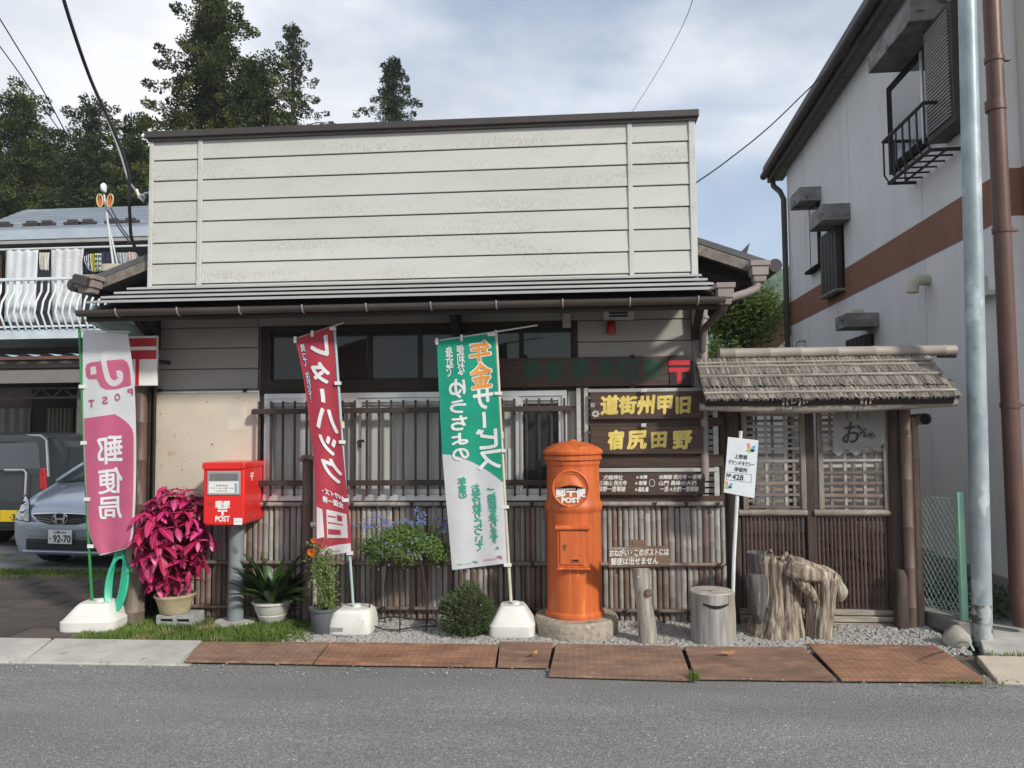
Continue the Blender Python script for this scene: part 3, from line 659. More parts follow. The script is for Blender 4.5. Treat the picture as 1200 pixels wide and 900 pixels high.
# ================================================================== orange pillar post box
PBX,PBY=-.012,-.335
def zP(py,px=673): return atY(px,py,PBY).z
m_org=pm('worn_orange_enamel',(.58,.135,.030),(.46,.098,.025),scale=3,stretch=(7,7,.5),rough=.5,bump=.12,bscale=45,spots=[((.36,.08,.026),2.2,.52,.22),((.17,.10,.055),11,.69),((.66,.19,.05),3,.62),((.26,.07,.03),26,.69)])
PB=thing('pillar_post_box','weathered orange cylindrical pillar post box on a round stone plinth','post box',(PBX,PBY,0))
z0=zP(719)
prof=[(.222,z0-.004),(.226,z0+.012),(.222,z0+.03),(.208,z0+.045),(.207,zP(600)),(.209,zP(598)),(.218,zP(596)),(.222,zP(592)),(.218,zP(589)),(.208,zP(586)),(.204,zP(584)),(.200,zP(547)),(.201,zP(545)),(.208,zP(543)),(.208,zP(540)),(.206,zP(539.5)),(.222,zP(538)),(.223,zP(534.5)),(.214,zP(534)),(.214,zP(533)),(.230,zP(531.5)),(.231,zP(528.5)),(.222,zP(526.6)),(.19,zP(523.2)),(.14,zP(520)),(.08,zP(517.6)),(.03,zP(516.6)),(.022,zP(515.2)),(.0,zP(514.8))]
part(MB().lathe((PBX,PBY,0),prof,48,capt=False),'body',m_org,PB,smooth=28)
m_stone=pm('granite',(.38,.33,.26),(.24,.205,.155),scale=22,rough=.9,bump=.6,bscale=60,spots=[((.42,.40,.35),40,.64),((.13,.12,.09),5,.66)])
part(MB().lathe((PBX+.01,PBY,0),[(.312,-.03),(.318,.02),(.318,.10),(.315,z0-.02),(.305,z0-.003),(.20,z0),(0,z0)],44,capt=False,wob=.006),'plinth',m_stone,PB,smooth=40)
# round badge with hood and letter slot
bz=zP(570); br=.140; bx=PBX-.018; yf=PBY-.212
def disc(mb,cx,cz,r,y0,y1,n=36):
    return mb.add([(cx+r*math.cos(2*math.pi*k/n),y0,cz+r*math.sin(2*math.pi*k/n)) for k in range(n)]+[(cx+r*math.cos(2*math.pi*k/n),y1,cz+r*math.sin(2*math.pi*k/n)) for k in range(n)],[tuple(range(n))]+[(k,n+k,n+(k+1)%n,(k+1)%n) for k in range(n)])
bd=part(disc(MB(),bx,bz,br,yf,PBY-.10),'badge',m_org,PB,smooth=40)
part(MB().tube([(bx+(br-.008)*math.cos(k*math.pi/20),yf-.002,bz+(br-.008)*math.sin(k*math.pi/20)) for k in range(41)],.0085,6,caps=False),'badge_ring',m_org,bd,smooth=True)
part(MB().tube([(bx+(br-.030)*math.cos(k*math.pi/20),yf-.001,bz+(br-.030)*math.sin(k*math.pi/20)) for k in range(0,21)],.004,5),'badge_ring',m_org,bd,smooth=True)
def hood(u,v):                                         # visor that swells out over the slot
    x=(u*2-1)*.112; t=v; zz=bz+.018-.018*math.cos(u*2*math.pi)*.6+ (.075*(1-abs(u*2-1)**2.2))*t
    return (bx+x,yf-.004-.034*math.cos(t*math.pi/2)*(1-abs(u*2-1)**3),zz)
part(MB().grid(hood,20,6),'hood',m_org,bd,smooth=True)
m_blk=pm('slot_black',(.015,.012,.011),rough=.8)
part(MB().box(bx-.092,bx+.092,yf-.004,yf-.001,bz-.012,bz+.016),'letter_slot',m_blk,bd)
m_wht=pm('white_lettering',(.78,.77,.74),(.66,.65,.62),scale=25,rough=.5)
part(text_mb('郵',lambda u,v,w:(bx-.074+u,yf-.0035-w,bz-.030+v),w=.066,h=.062,bold=.0035),'character',m_wht,bd)
part(text_mb('便',lambda u,v,w:(bx+.074+u,yf-.0035-w,bz-.030+v),w=.066,h=.062,bold=.0035),'character',m_wht,bd)
part(postmark(lambda u,v,w:(bx+u*1.15,yf-.0045,bz-.028+v),.032),'post_mark',m_wht,bd)
part(text_mb('POST',lambda u,v,w:(bx+u,yf-.0035-w,bz-.085+v),w=.135,h=.034,bold=.0032),'lettering',m_wht,bd)
# collection door
dx=PBX-.004; dz0,dz1=zP(659),zP(616); dy=PBY-.205
dr=part(MB().box(dx-.118,dx+.118,dy-.020,dy+.09,dz0,dz1),'door_frame',m_org,PB,bevel=.006)
part(MB().box(dx-.132,dx+.128,dy-.045,dy+.09,dz1,dz1+.028),'lintel',m_org,dr,bevel=.008)
part(MB().box(dx-.124,dx+.124,dy-.040,dy+.05,dz0-.014,dz0+.001),'ledge',m_org,dr,bevel=.004)
dd=part(MB().box(dx-.100,dx+.085,dy-.030,dy-.018,dz0+.02,dz1-.012),'door',m_org,dr,bevel=.006)
part(disc(MB(),dx-.062,(dz0+dz1)/2+.02,.014,dy-.034,dy-.02,16).box(dx-.066,dx-.058,dy-.036,dy-.02,(dz0+dz1)/2-.01,(dz0+dz1)/2+.02),'keyhole',pm('old_brass',(.20,.13,.06),rough=.5,metal=.5),dr)
part(MB().box(dx-.02,dx+.05,dy-.036,dy-.029,dz0+.04,dz0+.07),'pull',m_org,dr,bevel=.004)
part(MB().box(dx-.008,dx+.038,dy-.038,dy-.0362,dz0+.048,dz0+.062),'pull_slot',m_blk,dr)

# ================================================================== red letter box on a grey post
Yb=-.40; q0=atY(240,578,Yb); q1=atY(284,578,Yb); zt=atY(262,545,Yb).z; zbm=atY(262,616,Yb).z
m_red=pm('red_enamel',(.66,.022,.018),(.60,.018,.015),scale=3,rough=.32,coat=.3,bump=.02,bscale=60)
LB=thing('letter_box','bright red square letter box on a grey steel post','letter box',((q0.x+q1.x)/2,-.2,0))
w=q1.x-q0.x+.03; xc=(q0.x+q1.x)/2; D=.40
def rbox(xc,y0,y1,z0,z1,w,r,n=5):
    pts=[]
    for cx,cz,a0 in ((w/2-r,z1-r,0),(-w/2+r,z1-r,90),(-w/2+r,z0+r,180),(w/2-r,z0+r,270)):
        for k in range(n+1): a=R(a0+90*k/n); pts.append((xc+cx+r*math.cos(a),y0,cz+r*math.sin(a)))
    return MB().prism(pts,(0,y1-y0,0))
bd=part(rbox(xc,Yb,Yb+D,zbm,zt,w,.035),'body',m_red,LB,smooth=30,bevel=.012)
part(rbox(xc,Yb-.012,Yb+D+.006,zt-.035,zt+.022,w+.014,.02),'lid',m_red,LB,smooth=30,bevel=.008)
s0,s1=atY(243.5,552,Yb),atY(282,580,Yb)
sl=part(MB().box(s0.x,s1.x,Yb-.008,Yb,s1.z,s0.z),'slot_plate',pm('brushed_steel',(.55,.55,.54),(.42,.42,.41),scale=20,stretch=(1,1,8),rough=.35,metal=.7),LB,bevel=.003)
part(MB().box(s0.x+.02,s1.x-.02,Yb-.0095,Yb-.0082,s0.z-.075,s0.z-.02),'slot',pm('slot_grey',(.16,.16,.16),rough=.4),sl)
part(MB().box(s0.x+.014,s1.x-.014,Yb-.0105,Yb-.0084,s1.z+.014,s0.z-.082),'notice',flat('notice_paper',(.70,.70,.67)),sl)
mgr=flat('notice_ink',(.08,.08,.09))
for k in range(3): part(text_mb(('取集時刻','平日 11:00 土曜 11:00','〒409-0123')[k],lambda u,v,w:(xc-.01+u,Yb-.0112-w,s1.z+.075-k*.022+v),w=(.10,.19,.09)[k],h=.014),'lettering',mgr,sl)
part(MB().box(s1.x-.045,s1.x-.022,Yb-.0115,Yb-.0106,s1.z+.02,s0.z-.095),'notice_patch',flat('notice_blue',(.25,.32,.45)),sl)
part(text_mb('郵便',lambda u,v,w:(xc-.005+u,Yb-.0012-w,atY(262,591,Yb).z+v),w=.115,h=.052,bold=.0032),'lettering',m_wht,LB)
zc=atY(262,599.5,Yb).z; part(postmark(lambda u,v,w:(xc-.005+u*1.25,Yb-.0022,zc+v),.032),'post_mark',m_wht,LB)
part(text_mb('POST',lambda u,v,w:(xc-.005+u,Yb-.0012-w,atY(262,608,Yb).z+v),w=.115,h=.042,bold=.0022),'lettering',m_wht,LB)
lp=atY(279,611,Yb); part(MB().box(lp.x-.034,lp.x+.034,Yb-.003,Yb-.001,lp.z-.026,lp.z+.026),'sticker',flat('sticker_white',(.74,.73,.70)),LB)
part(text_mb('No.10',lambda u,v,w:(lp.x+u,Yb-.0035-w,lp.z+v),w=.045,h=.014),'lettering',flat('ink_grey',(.35,.35,.36)),LB)
kp=atY(247,590,Yb); part(disc(MB(),kp.x,kp.z,.011,Yb-.006,Yb,12),'lock',pm('lock_metal',(.3,.2,.1),rough=.4,metal=.8),LB)
xs=xc+w/2+.0015
part(postmark(lambda u,v,w_:(xs,Yb+.22-u*-1-.08,zt-.10+v),.032),'side_mark',m_wht,LB)
m_post=pm('grey_steel_post',(.20,.215,.225),(.14,.15,.16),scale=6,stretch=(1,1,.5),rough=.6,bump=.1,spots=((.10,.10,.10),7,.64))
part(MB().tube([(xc+.02,-.20,-.02),(xc+.02,-.20,zbm+.02)],.062,24),'post',m_post,LB,smooth=40)
part(MB().lathe((xc+.02,-.20,0),[(.0,.014),(.16,.014),(.175,-.01)],20,capb=False,capt=False),'footing',m_conc,LB)

# ================================================================== wooden notice on a stake
WS=thing('stake_sign','small weathered wooden notice board nailed to a stake beside the pillar box','sign',(atZ(753,753).x,-.62,0))
Y=-.62
m_oldwood=pm('old_board',(.20,.125,.085),(.11,.07,.05),scale=4,stretch=(1,5,12),rough=.8,bump=.35,bscale=14,spots=((.30,.26,.22),3,.62))
m_grey=pm('grey_log',(.38,.345,.30),(.20,.175,.15),scale=5,stretch=(7,7,.7),rough=.85,bump=.5,bscale=18,spots=((.13,.085,.055),3,.63))
a,b=atY(713,653,Y-.05),atY(785,652,Y-.05); zc=(a.z+b.z)/2
part(MB().prism([(a.x,Y-.055,zc-.078),(b.x,Y-.055,zc-.066),(b.x-.004,Y-.055,zc+.064),(b.x-.03,Y-.055,zc+.078),(a.x+.004,Y-.055,zc+.066)],(0,.022,0)),'board',m_oldwood,WS,bevel=.004)
part(text_mb('おねがい・このポストには',lambda u,v,w:(a.x+(b.x-a.x)*.5+u,Y-.0562-w,zc+.033+v+.03*u),w=.42,h=.048,bold=.0014,slant=.05),'lettering',m_wtext,WS)
part(text_mb('郵便は出せません',lambda u,v,w:(a.x+.185+u,Y-.0562-w,zc-.030+v+.03*u),w=.335,h=.050,bold=.0014,slant=.05),'lettering',m_wtext,WS)
sx=WS.location.x
def gnarl(c,prof,n=20,amp=.08,ph=0,fl=7):
    """rough tree trunk: uneven, fluted lathe; prof rows (dx,dy,r,z)"""
    mb=MB(); o=0; m=len(prof)
    for (ox,oy,r,z) in prof:
        for k in range(n):
            t=2*math.pi*k/n
            q=r*(1+amp*math.sin(3*t+ph+z*2)+amp*.7*math.sin(fl*t+ph*2+z*3)+amp*.5*math.sin((fl*2+1)*t-z*5)+ru(-.02,.02))
            mb.v.append(V((c[0]+ox+q*math.cos(t),c[1]+oy+q*math.sin(t),c[2]+z)))
    for i in range(m-1):
        for k in range(n): a=i*n+k; b=i*n+(k+1)%n; mb.f.append((a,b,b+n,a+n))
    mb.f.append(tuple(range(n))[::-1]); mb.f.append(tuple((m-1)*n+k for k in range(n))); return mb
part(gnarl((sx+.005,Y,0),[(.03,0,.072,-.03),(.025,0,.066,.12),(.01,0,.058,.26),(-.005,0,.060,.40),(-.008,0,.066,.52),(-.008,0,.066,zc-.08)],16,.06,1,5),'stake',m_grey,WS,smooth=60)
part(MB().box(sx-.065,sx+.035,Y-.03,Y+.02,zc-.09,zc+.11),'stake_head',m_oldwood,WS,bevel=.006)
part(MB().tube([(sx+.045,Y-.06,.36),(sx+.045,Y-.075,.36)],[.030,.022],8),'knot',m_oldwood,WS)
for px in (737,): part(disc(MB(),atY(748,676,Y-.07).x,atY(748,676,Y-.07).z,.008,Y-.075,Y-.06,8),'nail',m_alu,WS)

def fissured(c,prof,ph,n=110,rows=26):
    """old stump: deep vertical cracks between rounded ribs, ragged top"""
    mb=MB()
    for j in range(rows+1):
        ox,oy,r,z=curve(prof,j/rows)
        for k in range(n):
            t=2*math.pi*k/n; w=t+.10*math.sin(z*7+ph)+.05*math.sin(z*17+t*3)
            rib=abs(math.sin(w*4.5+ph))**.45*.17+abs(math.sin(w*9.5+ph*2+z*1.5))**.5*.085+abs(math.sin(w*21+ph-z*3))**.6*.035
            q=r*(.78+rib+.05*math.sin(2*t+ph)+.035*math.sin(3*t-z*4)); zz_=z+(.03*math.sin(w*5)+.018*math.sin(w*13+1)+ru(-.006,.006) if j==rows else 0)
            mb.v.append(V((c[0]+ox+q*math.cos(t),c[1]+oy+q*math.sin(t),c[2]+zz_)))
    for i in range(rows):
        for k in range(n): a=i*n+k; b=i*n+(k+1)%n; mb.f.append((a,b,b+n,a+n))
    o=len(mb.v); top=prof[-1]
    for k in range(n):                                 # dished, uneven cut
        v_=mb.v[rows*n+k]; mb.v.append(V((c[0]+top[0]+(v_.x-c[0]-top[0])*.55,c[1]+top[1]+(v_.y-c[1]-top[1])*.55,c[2]+top[3]-.02+.012*math.sin(k*.7)+.008*math.sin(k*1.9))))
    for k in range(n): mb.f.append((rows*n+k,rows*n+(k+1)%n,o+(k+1)%n,o+k))
    mb.f.append(tuple(o+k for k in range(n)))
    return mb
# ================================================================== log stool, old stump
c=atZ(840,757); LX,LY=c.x,-.56
zt=atY(840,691,LY).z
m_log=pm('silver_log',(.36,.345,.32),(.20,.19,.175),scale=6,stretch=(6,6,.5),rough=.85,bump=.5,bscale=20,spots=[((.28,.24,.17),3,.60),((.10,.09,.08),8,.68)])
m_end=pm('log_end',(.42,.39,.34),(.27,.25,.215),scale=9,rough=.85,bump=.4,spots=((.17,.15,.13),12,.62))
LS=thing('log_stool','squat grey log stool with a slit like a smiling mouth','log stool',(LX,LY,0))
part(gnarl((LX,LY,0),[(0,0,.160,-.03),(0,0,.158,.05),(.0,0,.157,.2),(-.005,0,.158,.35),(-.005,0,.160,zt-.01)],40,.012,2,9),'log',m_log,LS,smooth=50)
part(MB().lathe((LX-.005,LY,0),[(.158,zt-.012),(.152,zt-.003),(.10,zt+.001),(0,zt+.002)],32,capb=False,capt=False,wob=.008),'log_end',m_end,LS,smooth=40)
zm=atY(840,709,LY-.16).z
part(MB().add([p for k in range(9) for p in ((LX-.09+.18*k/8+.0,LY-.159*math.sqrt(1-((-.09+.18*k/8)/.158)**2)-.004,zm-.012*math.sin(k/8*math.pi)+.006),(LX-.09+.18*k/8,LY-.159*math.sqrt(1-((-.09+.18*k/8)/.158)**2)-.004,zm-.012*math.sin(k/8*math.pi)-.006-.010*math.sin(k/8*math.pi)))],[(2*k,2*k+1,2*k+3,2*k+2) for k in range(8)]),'slit',m_blk,LS)
m_stump=pm('old_stump',(.37,.305,.235),(.10,.073,.053),scale=5,stretch=(9,9,.8),rough=.85,bump=.9,bscale=16,lo=.38,hi=.6,spots=[((.10,.07,.05),4,.62),((.50,.47,.42),5,.66)])
m_stumpD=pm('dark_stump',(.13,.115,.11),(.06,.053,.05),scale=5,stretch=(8,8,.8),rough=.85,bump=.8,bscale=16,spots=((.34,.32,.30),3,.64))  # darker wood tone for the two side trunks on the left
SX=atZ(917,748).x; SY=-.36
ST=thing('tree_stump','gnarled fluted tree stump whose root arches over to a smaller stump','stump',(SX,SY,0))
zt=atY(917,654,SY).z
part(fissured((SX,SY,0),[(-.01,0,.215,-.03),(-.005,0,.195,.05),(.005,0,.166,.18),(.01,0,.152,.32),(.005,0,.146,.44),(-.005,0,.142,.54),(-.01,0,.140,zt-.03),(-.01,0,.132,zt)],.6),'trunk',m_stump,ST,smooth=55)
part(gnarl((SX-.145,SY-.05,0),[(.03,0,.06,.08),(.0,0,.075,.18),(.0,0,.085,.34),(-.01,0,.082,.43),(.0,0,.07,.455)],18,.07,2,5),'side_trunk',m_stumpD,ST,smooth=55)
part(gnarl((SX-.125,SY+.0,0),[(0,0,.07,.42),(0,0,.085,.50),(0,0,.095,.60),(0,0,.08,zt-.005)],16,.06,1,5),'side_trunk',m_stumpD,ST,smooth=55)
def limb(pts,rs,n=14,amp=.10,ph=0):
    mb=MB().tube(pts,rs,n)
    for i,p in enumerate(mb.v):
        pass
    cs=[V(p) for p in pts]
    for i in range(len(pts)):
        for k in range(n):
            v_=mb.v[i*n+k]; d=v_-cs[i]; mb.v[i*n+k]=cs[i]+d*(1+amp*math.sin(3*k+ph+i)+amp*.8*math.sin(k*2.1+i*1.7)+ru(-.04,.04))
    return mb
def rootlimb(pxs,rs,Y0,name='root_limb',mat=None):
    ps=[tuple(atY(a,b,Y0-.03*math.sin(i*1.3))) for i,(a,b) in enumerate(pxs)]; n=16; cp=[curve(ps,k/n) for k in range(n+1)]
    rr_=[curve([(r_,) for r_ in rs],k/n)[0] for k in range(n+1)]; mb=MB().tube(cp,rr_,22); 
    for i in range(n+1):
        for k in range(22):
            v_=mb.v[i*22+k]; d=v_-V(cp[i]); mb.v[i*22+k]=V(cp[i])+d*(.80+.28*abs(math.sin(k*.857+i*.05))**.5+.10*math.sin(k*.5714+i*.12)+ru(-.025,.025))
    return part(mb,name,mat or m_stump,ST,smooth=55)
rootlimb([(926,664),(938,668),(952,671),(966,674),(978,680),(984,690)],[.075,.085,.070,.066,.055,.030],SY-.10)
rootlimb([(932,674),(940,684),(950,694),(958,706)],[.034,.042,.034,.020],SY-.13)
rootlimb([(934,662),(944,664),(956,668)],[.020,.030,.022],SY-.12)
c2=atZ(963,748); part(fissured((c2.x,-.42,0),[(-.01,0,.098,-.03),(.0,0,.094,.1),(.015,0,.096,.24),(.03,0,.104,.36),(.04,0,.102,.42),(.045,0,.09,.435)],3.1),'small_trunk',m_stump,ST,smooth=55)
rootlimb([(984,684),(987,694),(985,704)],[.022,.034,.016],-.46,'burl',pm('pale_wood',(.46,.42,.36),(.30,.26,.21),scale=5,rough=.8,bump=.5))

# ================================================================== stop sign of the taxi
Y=-.40
BS=thing('taxi_stop_sign','white stop sign plate on a thin white pole between log stool and gate','sign',(atZ(862,735).x,Y,0))
P=[atY(853,512,Y),atY(889,516,Y),atY(884,584,Y),atY(848,577,Y)]
part(MB().prism(P,(0,.006,0)),'plate',flat('sign_plate',(.62,.65,.67),rough=.4),BS,bevel=.002)
part(MB().tube([atY(868,505,Y+.02),atY(865,560,Y+.02),atY(860,655,Y+.02),atY(858,735,Y+.02)],.014,8),'pole',pm('white_pole',(.68,.69,.68),(.58,.59,.58),scale=8,rough=.45),BS,smooth=True)
U=(P[1]-P[0]); Vv=(P[3]-P[0]); 
def sg(u,v,w): p=P[0]+U*u+Vv*v; return (p.x,Y-.0015-w,p.z)
UL,VL=U.length,Vv.length
def sgt(s,u,v,wf,hf,mat,bold=.0007):
    part(text_mb(s,lambda a,b,q:sg(u+a/UL,v-b/VL,q),w=wf*UL,h=hf*VL,bold=bold),'lettering',mat,BS)
mnv=flat('navy_ink',(.045,.05,.07))
sgt('上野原',.47,.33,.42,.078,mnv); sgt('デマンドタクシー',.50,.445,.84,.085,mnv); sgt('停留所',.50,.56,.42,.078,mnv); sgt('№',.13,.685,.14,.06,mnv); sgt('428',.42,.70,.36,.095,mnv,.0012)
mb=MB()
for (a,b,c_,d_) in ((.05,.625,.86,.630),(.05,.765,.86,.770)): mb.add([sg(a,b,0),sg(c_,b,0),sg(c_,d_,0),sg(a,d_,0)],[(0,3,2,1)])
for (a,c_) in ((.05,.06),(.85,.86)): mb.add([sg(a,.63,0),sg(c_,.63,0),sg(c_,.765,0),sg(a,.765,0)],[(0,3,2,1)])
part(mb,'number_box',mnv,BS)
def petal(u,v,du,dv,wd):                              # leaf-shaped marks of the emblem
    pts=[]
    for k in range(7): t=k/6; pts.append((u+du*t-dv*wd*math.sin(t*math.pi),v+dv*t+du*wd*math.sin(t*math.pi)))
    for k in range(5,0,-1): t=k/6; pts.append((u+du*t+dv*wd*.35*math.sin(t*math.pi),v+dv*t-du*wd*.35*math.sin(t*math.pi)))
    return MB().add([sg(a,b,.0003) for a,b in pts],[tuple(range(len(pts)))[::-1]])
for ou,ov in ((0,0),(-.62,.70)):
    k=1 if ou==0 else .85
    part(petal(.72+ou,.20+ov,-.08*k,-.13*k,.5),'emblem',flat('emblem_orange',(.62,.26,.13)),BS)
    part(petal(.75+ou,.20+ov,.16*k,-.11*k,.4),'emblem',flat('emblem_blue',(.10,.32,.55)),BS)
    part(petal(.60+ou,.205+ov,.34*k,-.02*k,.12),'emblem',flat('emblem_green',(.22,.48,.16)),BS)

# ================================================================== advertising banners
class Banner:
    def __init__(s,name,label,left,right,Y,waves,base):
        s.l,s.r,s.Y,s.w=left,right,Y,waves
        s.t=thing(name,label,'banner',(atY(*base,Y).x,Y,.05),'advertising banners in front of the post office')
        a,b=atY(*left[0],Y),atY(*right[0],Y); c=atY(*left[-1],Y); s.W=(b-a).length; s.H=(c-a).length
    def S(s,u,v,w=0):                                  # u 0..1 left to right, v 0..1 top to bottom, w lift
        a=curve(s.l,v); b=curve(s.r,v); px=a[0]+(b[0]-a[0])*u; py=a[1]+(b[1]-a[1])*u
        dy=sum(A*math.sin(ku*u+kv*v+ph)*(.25+.75*v) for A,ku,kv,ph in s.w)
        p=atY(px,py,s.Y+dy); p.y-=w; return p
    def cloth(s,mat): return part(MB().grid(lambda u,v:s.S(u,v),28,90,flip=True),'cloth',mat,s.t,smooth=True)
    def patch(s,poly,mat,name,lift=.003,nu=24,nv=60):  # poly: function v -> (u0,u1) over [v0,v1]
        v0,v1,f=poly
        return part(MB().grid(lambda u,v:s.S(f(v0+(v1-v0)*v)[0]+(f(v0+(v1-v0)*v)[1]-f(v0+(v1-v0)*v)[0])*u,v0+(v1-v0)*v,lift),nu,nv,flip=True),name,mat,s.cl)
    def txt(s,st,u,v,w,h,mat,bold=0,lift=.006,name='lettering',mirror=True,slant=0):
        """u,v centre; w,h as fractions of banner width and height"""
        W_,H_=s.W,s.H
        return part(text_mb(st,lambda a,b,q:s.S(u+a/W_,v-b/H_,lift+q),w=w*W_,h=h*H_,bold=bold,mirror=mirror,maxedge=.035,slant=slant),name,mat,s.cl)
    def pole(s,pts,r,mat,Y=None):
        Y=s.Y+.012 if Y is None else Y; return part(MB().tube([atY(*p,Y) for p in pts],r,8),'pole',mat,s.t,smooth=True)
def clothm(n,c,tr=.35,c2=None): return pm(n,c,c2 or tuple(x*.9 for x in c),scale=5,rough=.8,subs=tr,bump=.08,bscale=400)
# pink banner, back of the print towards the street
B=Banner('pink_banner','pink and white banner with mirrored lettering on a green pole at far left',[(97,388),(97,450),(98.5,520),(101,580),(104.5,625),(117,651)],[(150,391),(157,445),(159.5,510),(159,575),(156,625),(148,643)],-.40,[(.012,9,4,.5),(.008,4,9,1.2)],(106,703))
B.cl=B.cloth(clothm('banner_white',(.78,.79,.81)))
m_pink=clothm('banner_pink',(.62,.145,.255),.3); m_pink2=clothm('banner_pink_dark',(.55,.13,.22),.3)
B.patch((.315,.985,lambda v:(.015,.955-max(0,(.40-v)/.085)**2*.35 if v<.40 else .955)),m_pink,'pink_field')
def bpoly(B,pts,mat,name,lift=.006):                   # flat mark on the cloth, pts in (u,v)
    bm=bmesh.new(); vs=[bm.verts.new((a,b,0)) for a,b in pts]; bm.faces.new(vs); bmesh.ops.triangulate(bm,faces=bm.faces[:])
    for _ in range(3):
        es=[e for e in bm.edges if e.calc_length()>.14]
        if not es: break
        bmesh.ops.subdivide_edges(bm,edges=es,cuts=1); bmesh.ops.triangulate(bm,faces=bm.faces[:])
    bm.verts.index_update(); mb=MB().add([B.S(v_.co.x,v_.co.y,lift) for v_ in bm.verts],[tuple(x.index for x in f.verts) for f in bm.faces]); bm.free()
    return part(mb,name,mat,B.cl)
# mirrored looping emblem
sw=lambda pts,r:pts
def stroke(B,pts,wd,mat,name,lift=.006,n=40):
    cs=[curve(pts,i/n) for i in range(n+1)]; mb=MB(); asp=B.W/B.H; vs=[]
    for i,(u,v) in enumerate(cs):
        a=cs[max(0,i-1)]; b=cs[min(n,i+1)]; du,dv=(b[0]-a[0]),(b[1]-a[1])/asp; l=math.hypot(du,dv) or 1
        nu_,nv_=-dv/l,du/l
        vs+= [B.S(u+nu_*wd,v+nv_*wd*asp,lift),B.S(u-nu_*wd,v-nv_*wd*asp,lift)]
    mb.add(vs,[(2*i,2*i+1,2*i+3,2*i+2) for i in range(n)]); return part(mb,name,mat,B.cl)
def ev(v): return .122+(v-.128)*(.229-.122)/(.265-.128)
bpoly(B,[(.50,ev(.132)),(.82,ev(.128)),(.91,ev(.142)),(.945,ev(.175)),(.945,ev(.252)),(.64,ev(.265)),(.46,ev(.262)),(.35,ev(.245)),(.29,ev(.208)),(.14,ev(.208)),(.08,ev(.195)),(.065,ev(.165)),(.09,ev(.146)),(.16,ev(.138)),(.37,ev(.134)),(.42,ev(.19)),(.50,ev(.20))],m_pink,'emblem')
bpoly(B,[(.17,ev(.158)),(.27,ev(.154)),(.29,ev(.188)),(.17,ev(.192))],MATS['banner_white'],'emblem_gap',.009)
stroke(B,[(.435,ev(.118)),(.46,ev(.165)),(.51,ev(.215)),(.61,ev(.238)),(.73,ev(.226)),(.755,ev(.196)),(.68,ev(.194))],.052,MATS['banner_white'],'emblem_gap',.009)
for ch,u,v in (('P',.92,.245),('O',.67,.258),('S',.43,.264),('T',.17,.270)): B.txt(ch,u,v,.10,.024,m_pink2,.002)
mw=pm('print_white',(.70,.70,.70),rough=.8)
for ch,v in (('郵',.437),('便',.553),('局',.667)): B.txt(ch,.50,v,.47,.098,mw,.004,mirror=True)
B.pole([(93,384),(97,480),(102,600),(108,706)],.011,pm('green_pole',(.03,.22,.06),rough=.4))
m_loop=flat('loop_white',(.66,.66,.64))
for py,px in ((453,98),(519,100),(585,104),(640,108)):
    p=atY(px,py,-.40); part(MB().obox(p+V((-.01,-.004,0)),(.05,.012,.028)),'tie_loop',m_loop,B.t)
part(MB().tube([atY(92,387,-.39),atY(152,389,-.39)],.007,6),'crossbar',m_loop,B.t)
# red banner
B=Banner('red_banner','deep red banner with mirrored white lettering on a pale blue pole','' or [(346,397),(355,440),(362,490),(368,545),(370,600),(371,653)],[(390,382),(394,440),(399,500),(405,560),(410,610),(412,647)],-.44,[(.014,7,5,.2),(.008,3,11,2)],(414,711))
m_br=clothm('banner_red',(.50,.055,.085),.25,(.42,.045,.07))
B.cl=B.cloth(m_br)
for ch,v,w,h,u in (('レ',.084,.46,.078,.60),('タ',.190,.50,.082,.55),('丨',.287,.10,.058,.53),('ハ',.386,.66,.085,.58),('ッ',.490,.52,.066,.54),('ク',.590,.62,.088,.58)):
    if ch=='丨': stroke(B,[(u,v-h/2),(u+.01,v),(u,v+h/2)],.065,mw,'lettering',n=8)
    else: B.txt(ch,u,v,w,h,mw,.0075,slant=.0)
m_navy=pm('print_navy',(.10,.09,.20),rough=.8)
B.txt(vert('買って‥送れる!'),.15,.19,.13,.27,m_navy,.004)
B.txt(vert('買って‥送れる!'),.15,.19,.13,.27,mw,.0,lift=.0085)
B.txt('A4サイズ・',.56,.695,.66,.024,mw,.0015); B.txt('全国一律',.54,.732,.62,.028,mw,.0018)
bpoly(B,[(.32,.775),(.92,.77),(.92,.895),(.32,.90)],clothm('print_offwhite',(.68,.66,.66),.2),'printed_card',.005)
bpoly(B,[(.04,.775),(.20,.78),(.24,.895),(.02,.905)],MATS['print_offwhite'],'printed_card',.005)
bpoly(B,[(.36,.860),(.72,.857),(.72,.880),(.36,.883)],m_br,'printed_block',.008); bpoly(B,[(.36,.80),(.60,.797),(.60,.803),(.36,.806)],m_br,'printed_block',.008); bpoly(B,[(.36,.83),(.80,.827),(.80,.832),(.36,.835)],m_br,'printed_block',.008); bpoly(B,[(.64,.787),(.78,.786),(.78,.813),(.64,.815)],m_br,'printed_block',.008)
bpoly(B,[(.02,.965),(.25,.945),(.6,.933),(.99,.926),(.99,.998),(.02,.998)],MATS['print_offwhite'],'white_hem',.005)
B.txt('郵便局',.30,.985,.34,.012,m_br,0,lift=.0075); B.txt('JP',.62,.977,.14,.013,m_pink2,0,lift=.0075)
m_bpole=pm('pale_blue_pole',(.36,.50,.53),rough=.4)
B.pole([(392,385),(398,470),(406,590),(414,711)],.0105,m_bpole)
part(MB().tube([atY(344,398,-.43),atY(403,378,-.43)],.006,6),'crossbar',m_loop,B.t)
for px,py in ((346,398),(366,391),(390,385),(396,449),(401,518),(405,586),(410,648)):
    part(MB().obox(atY(px,py,-.445),(.05 if px>380 else .02,.014,.026 if px>380 else .05)),'tie_loop',m_loop,B.t)
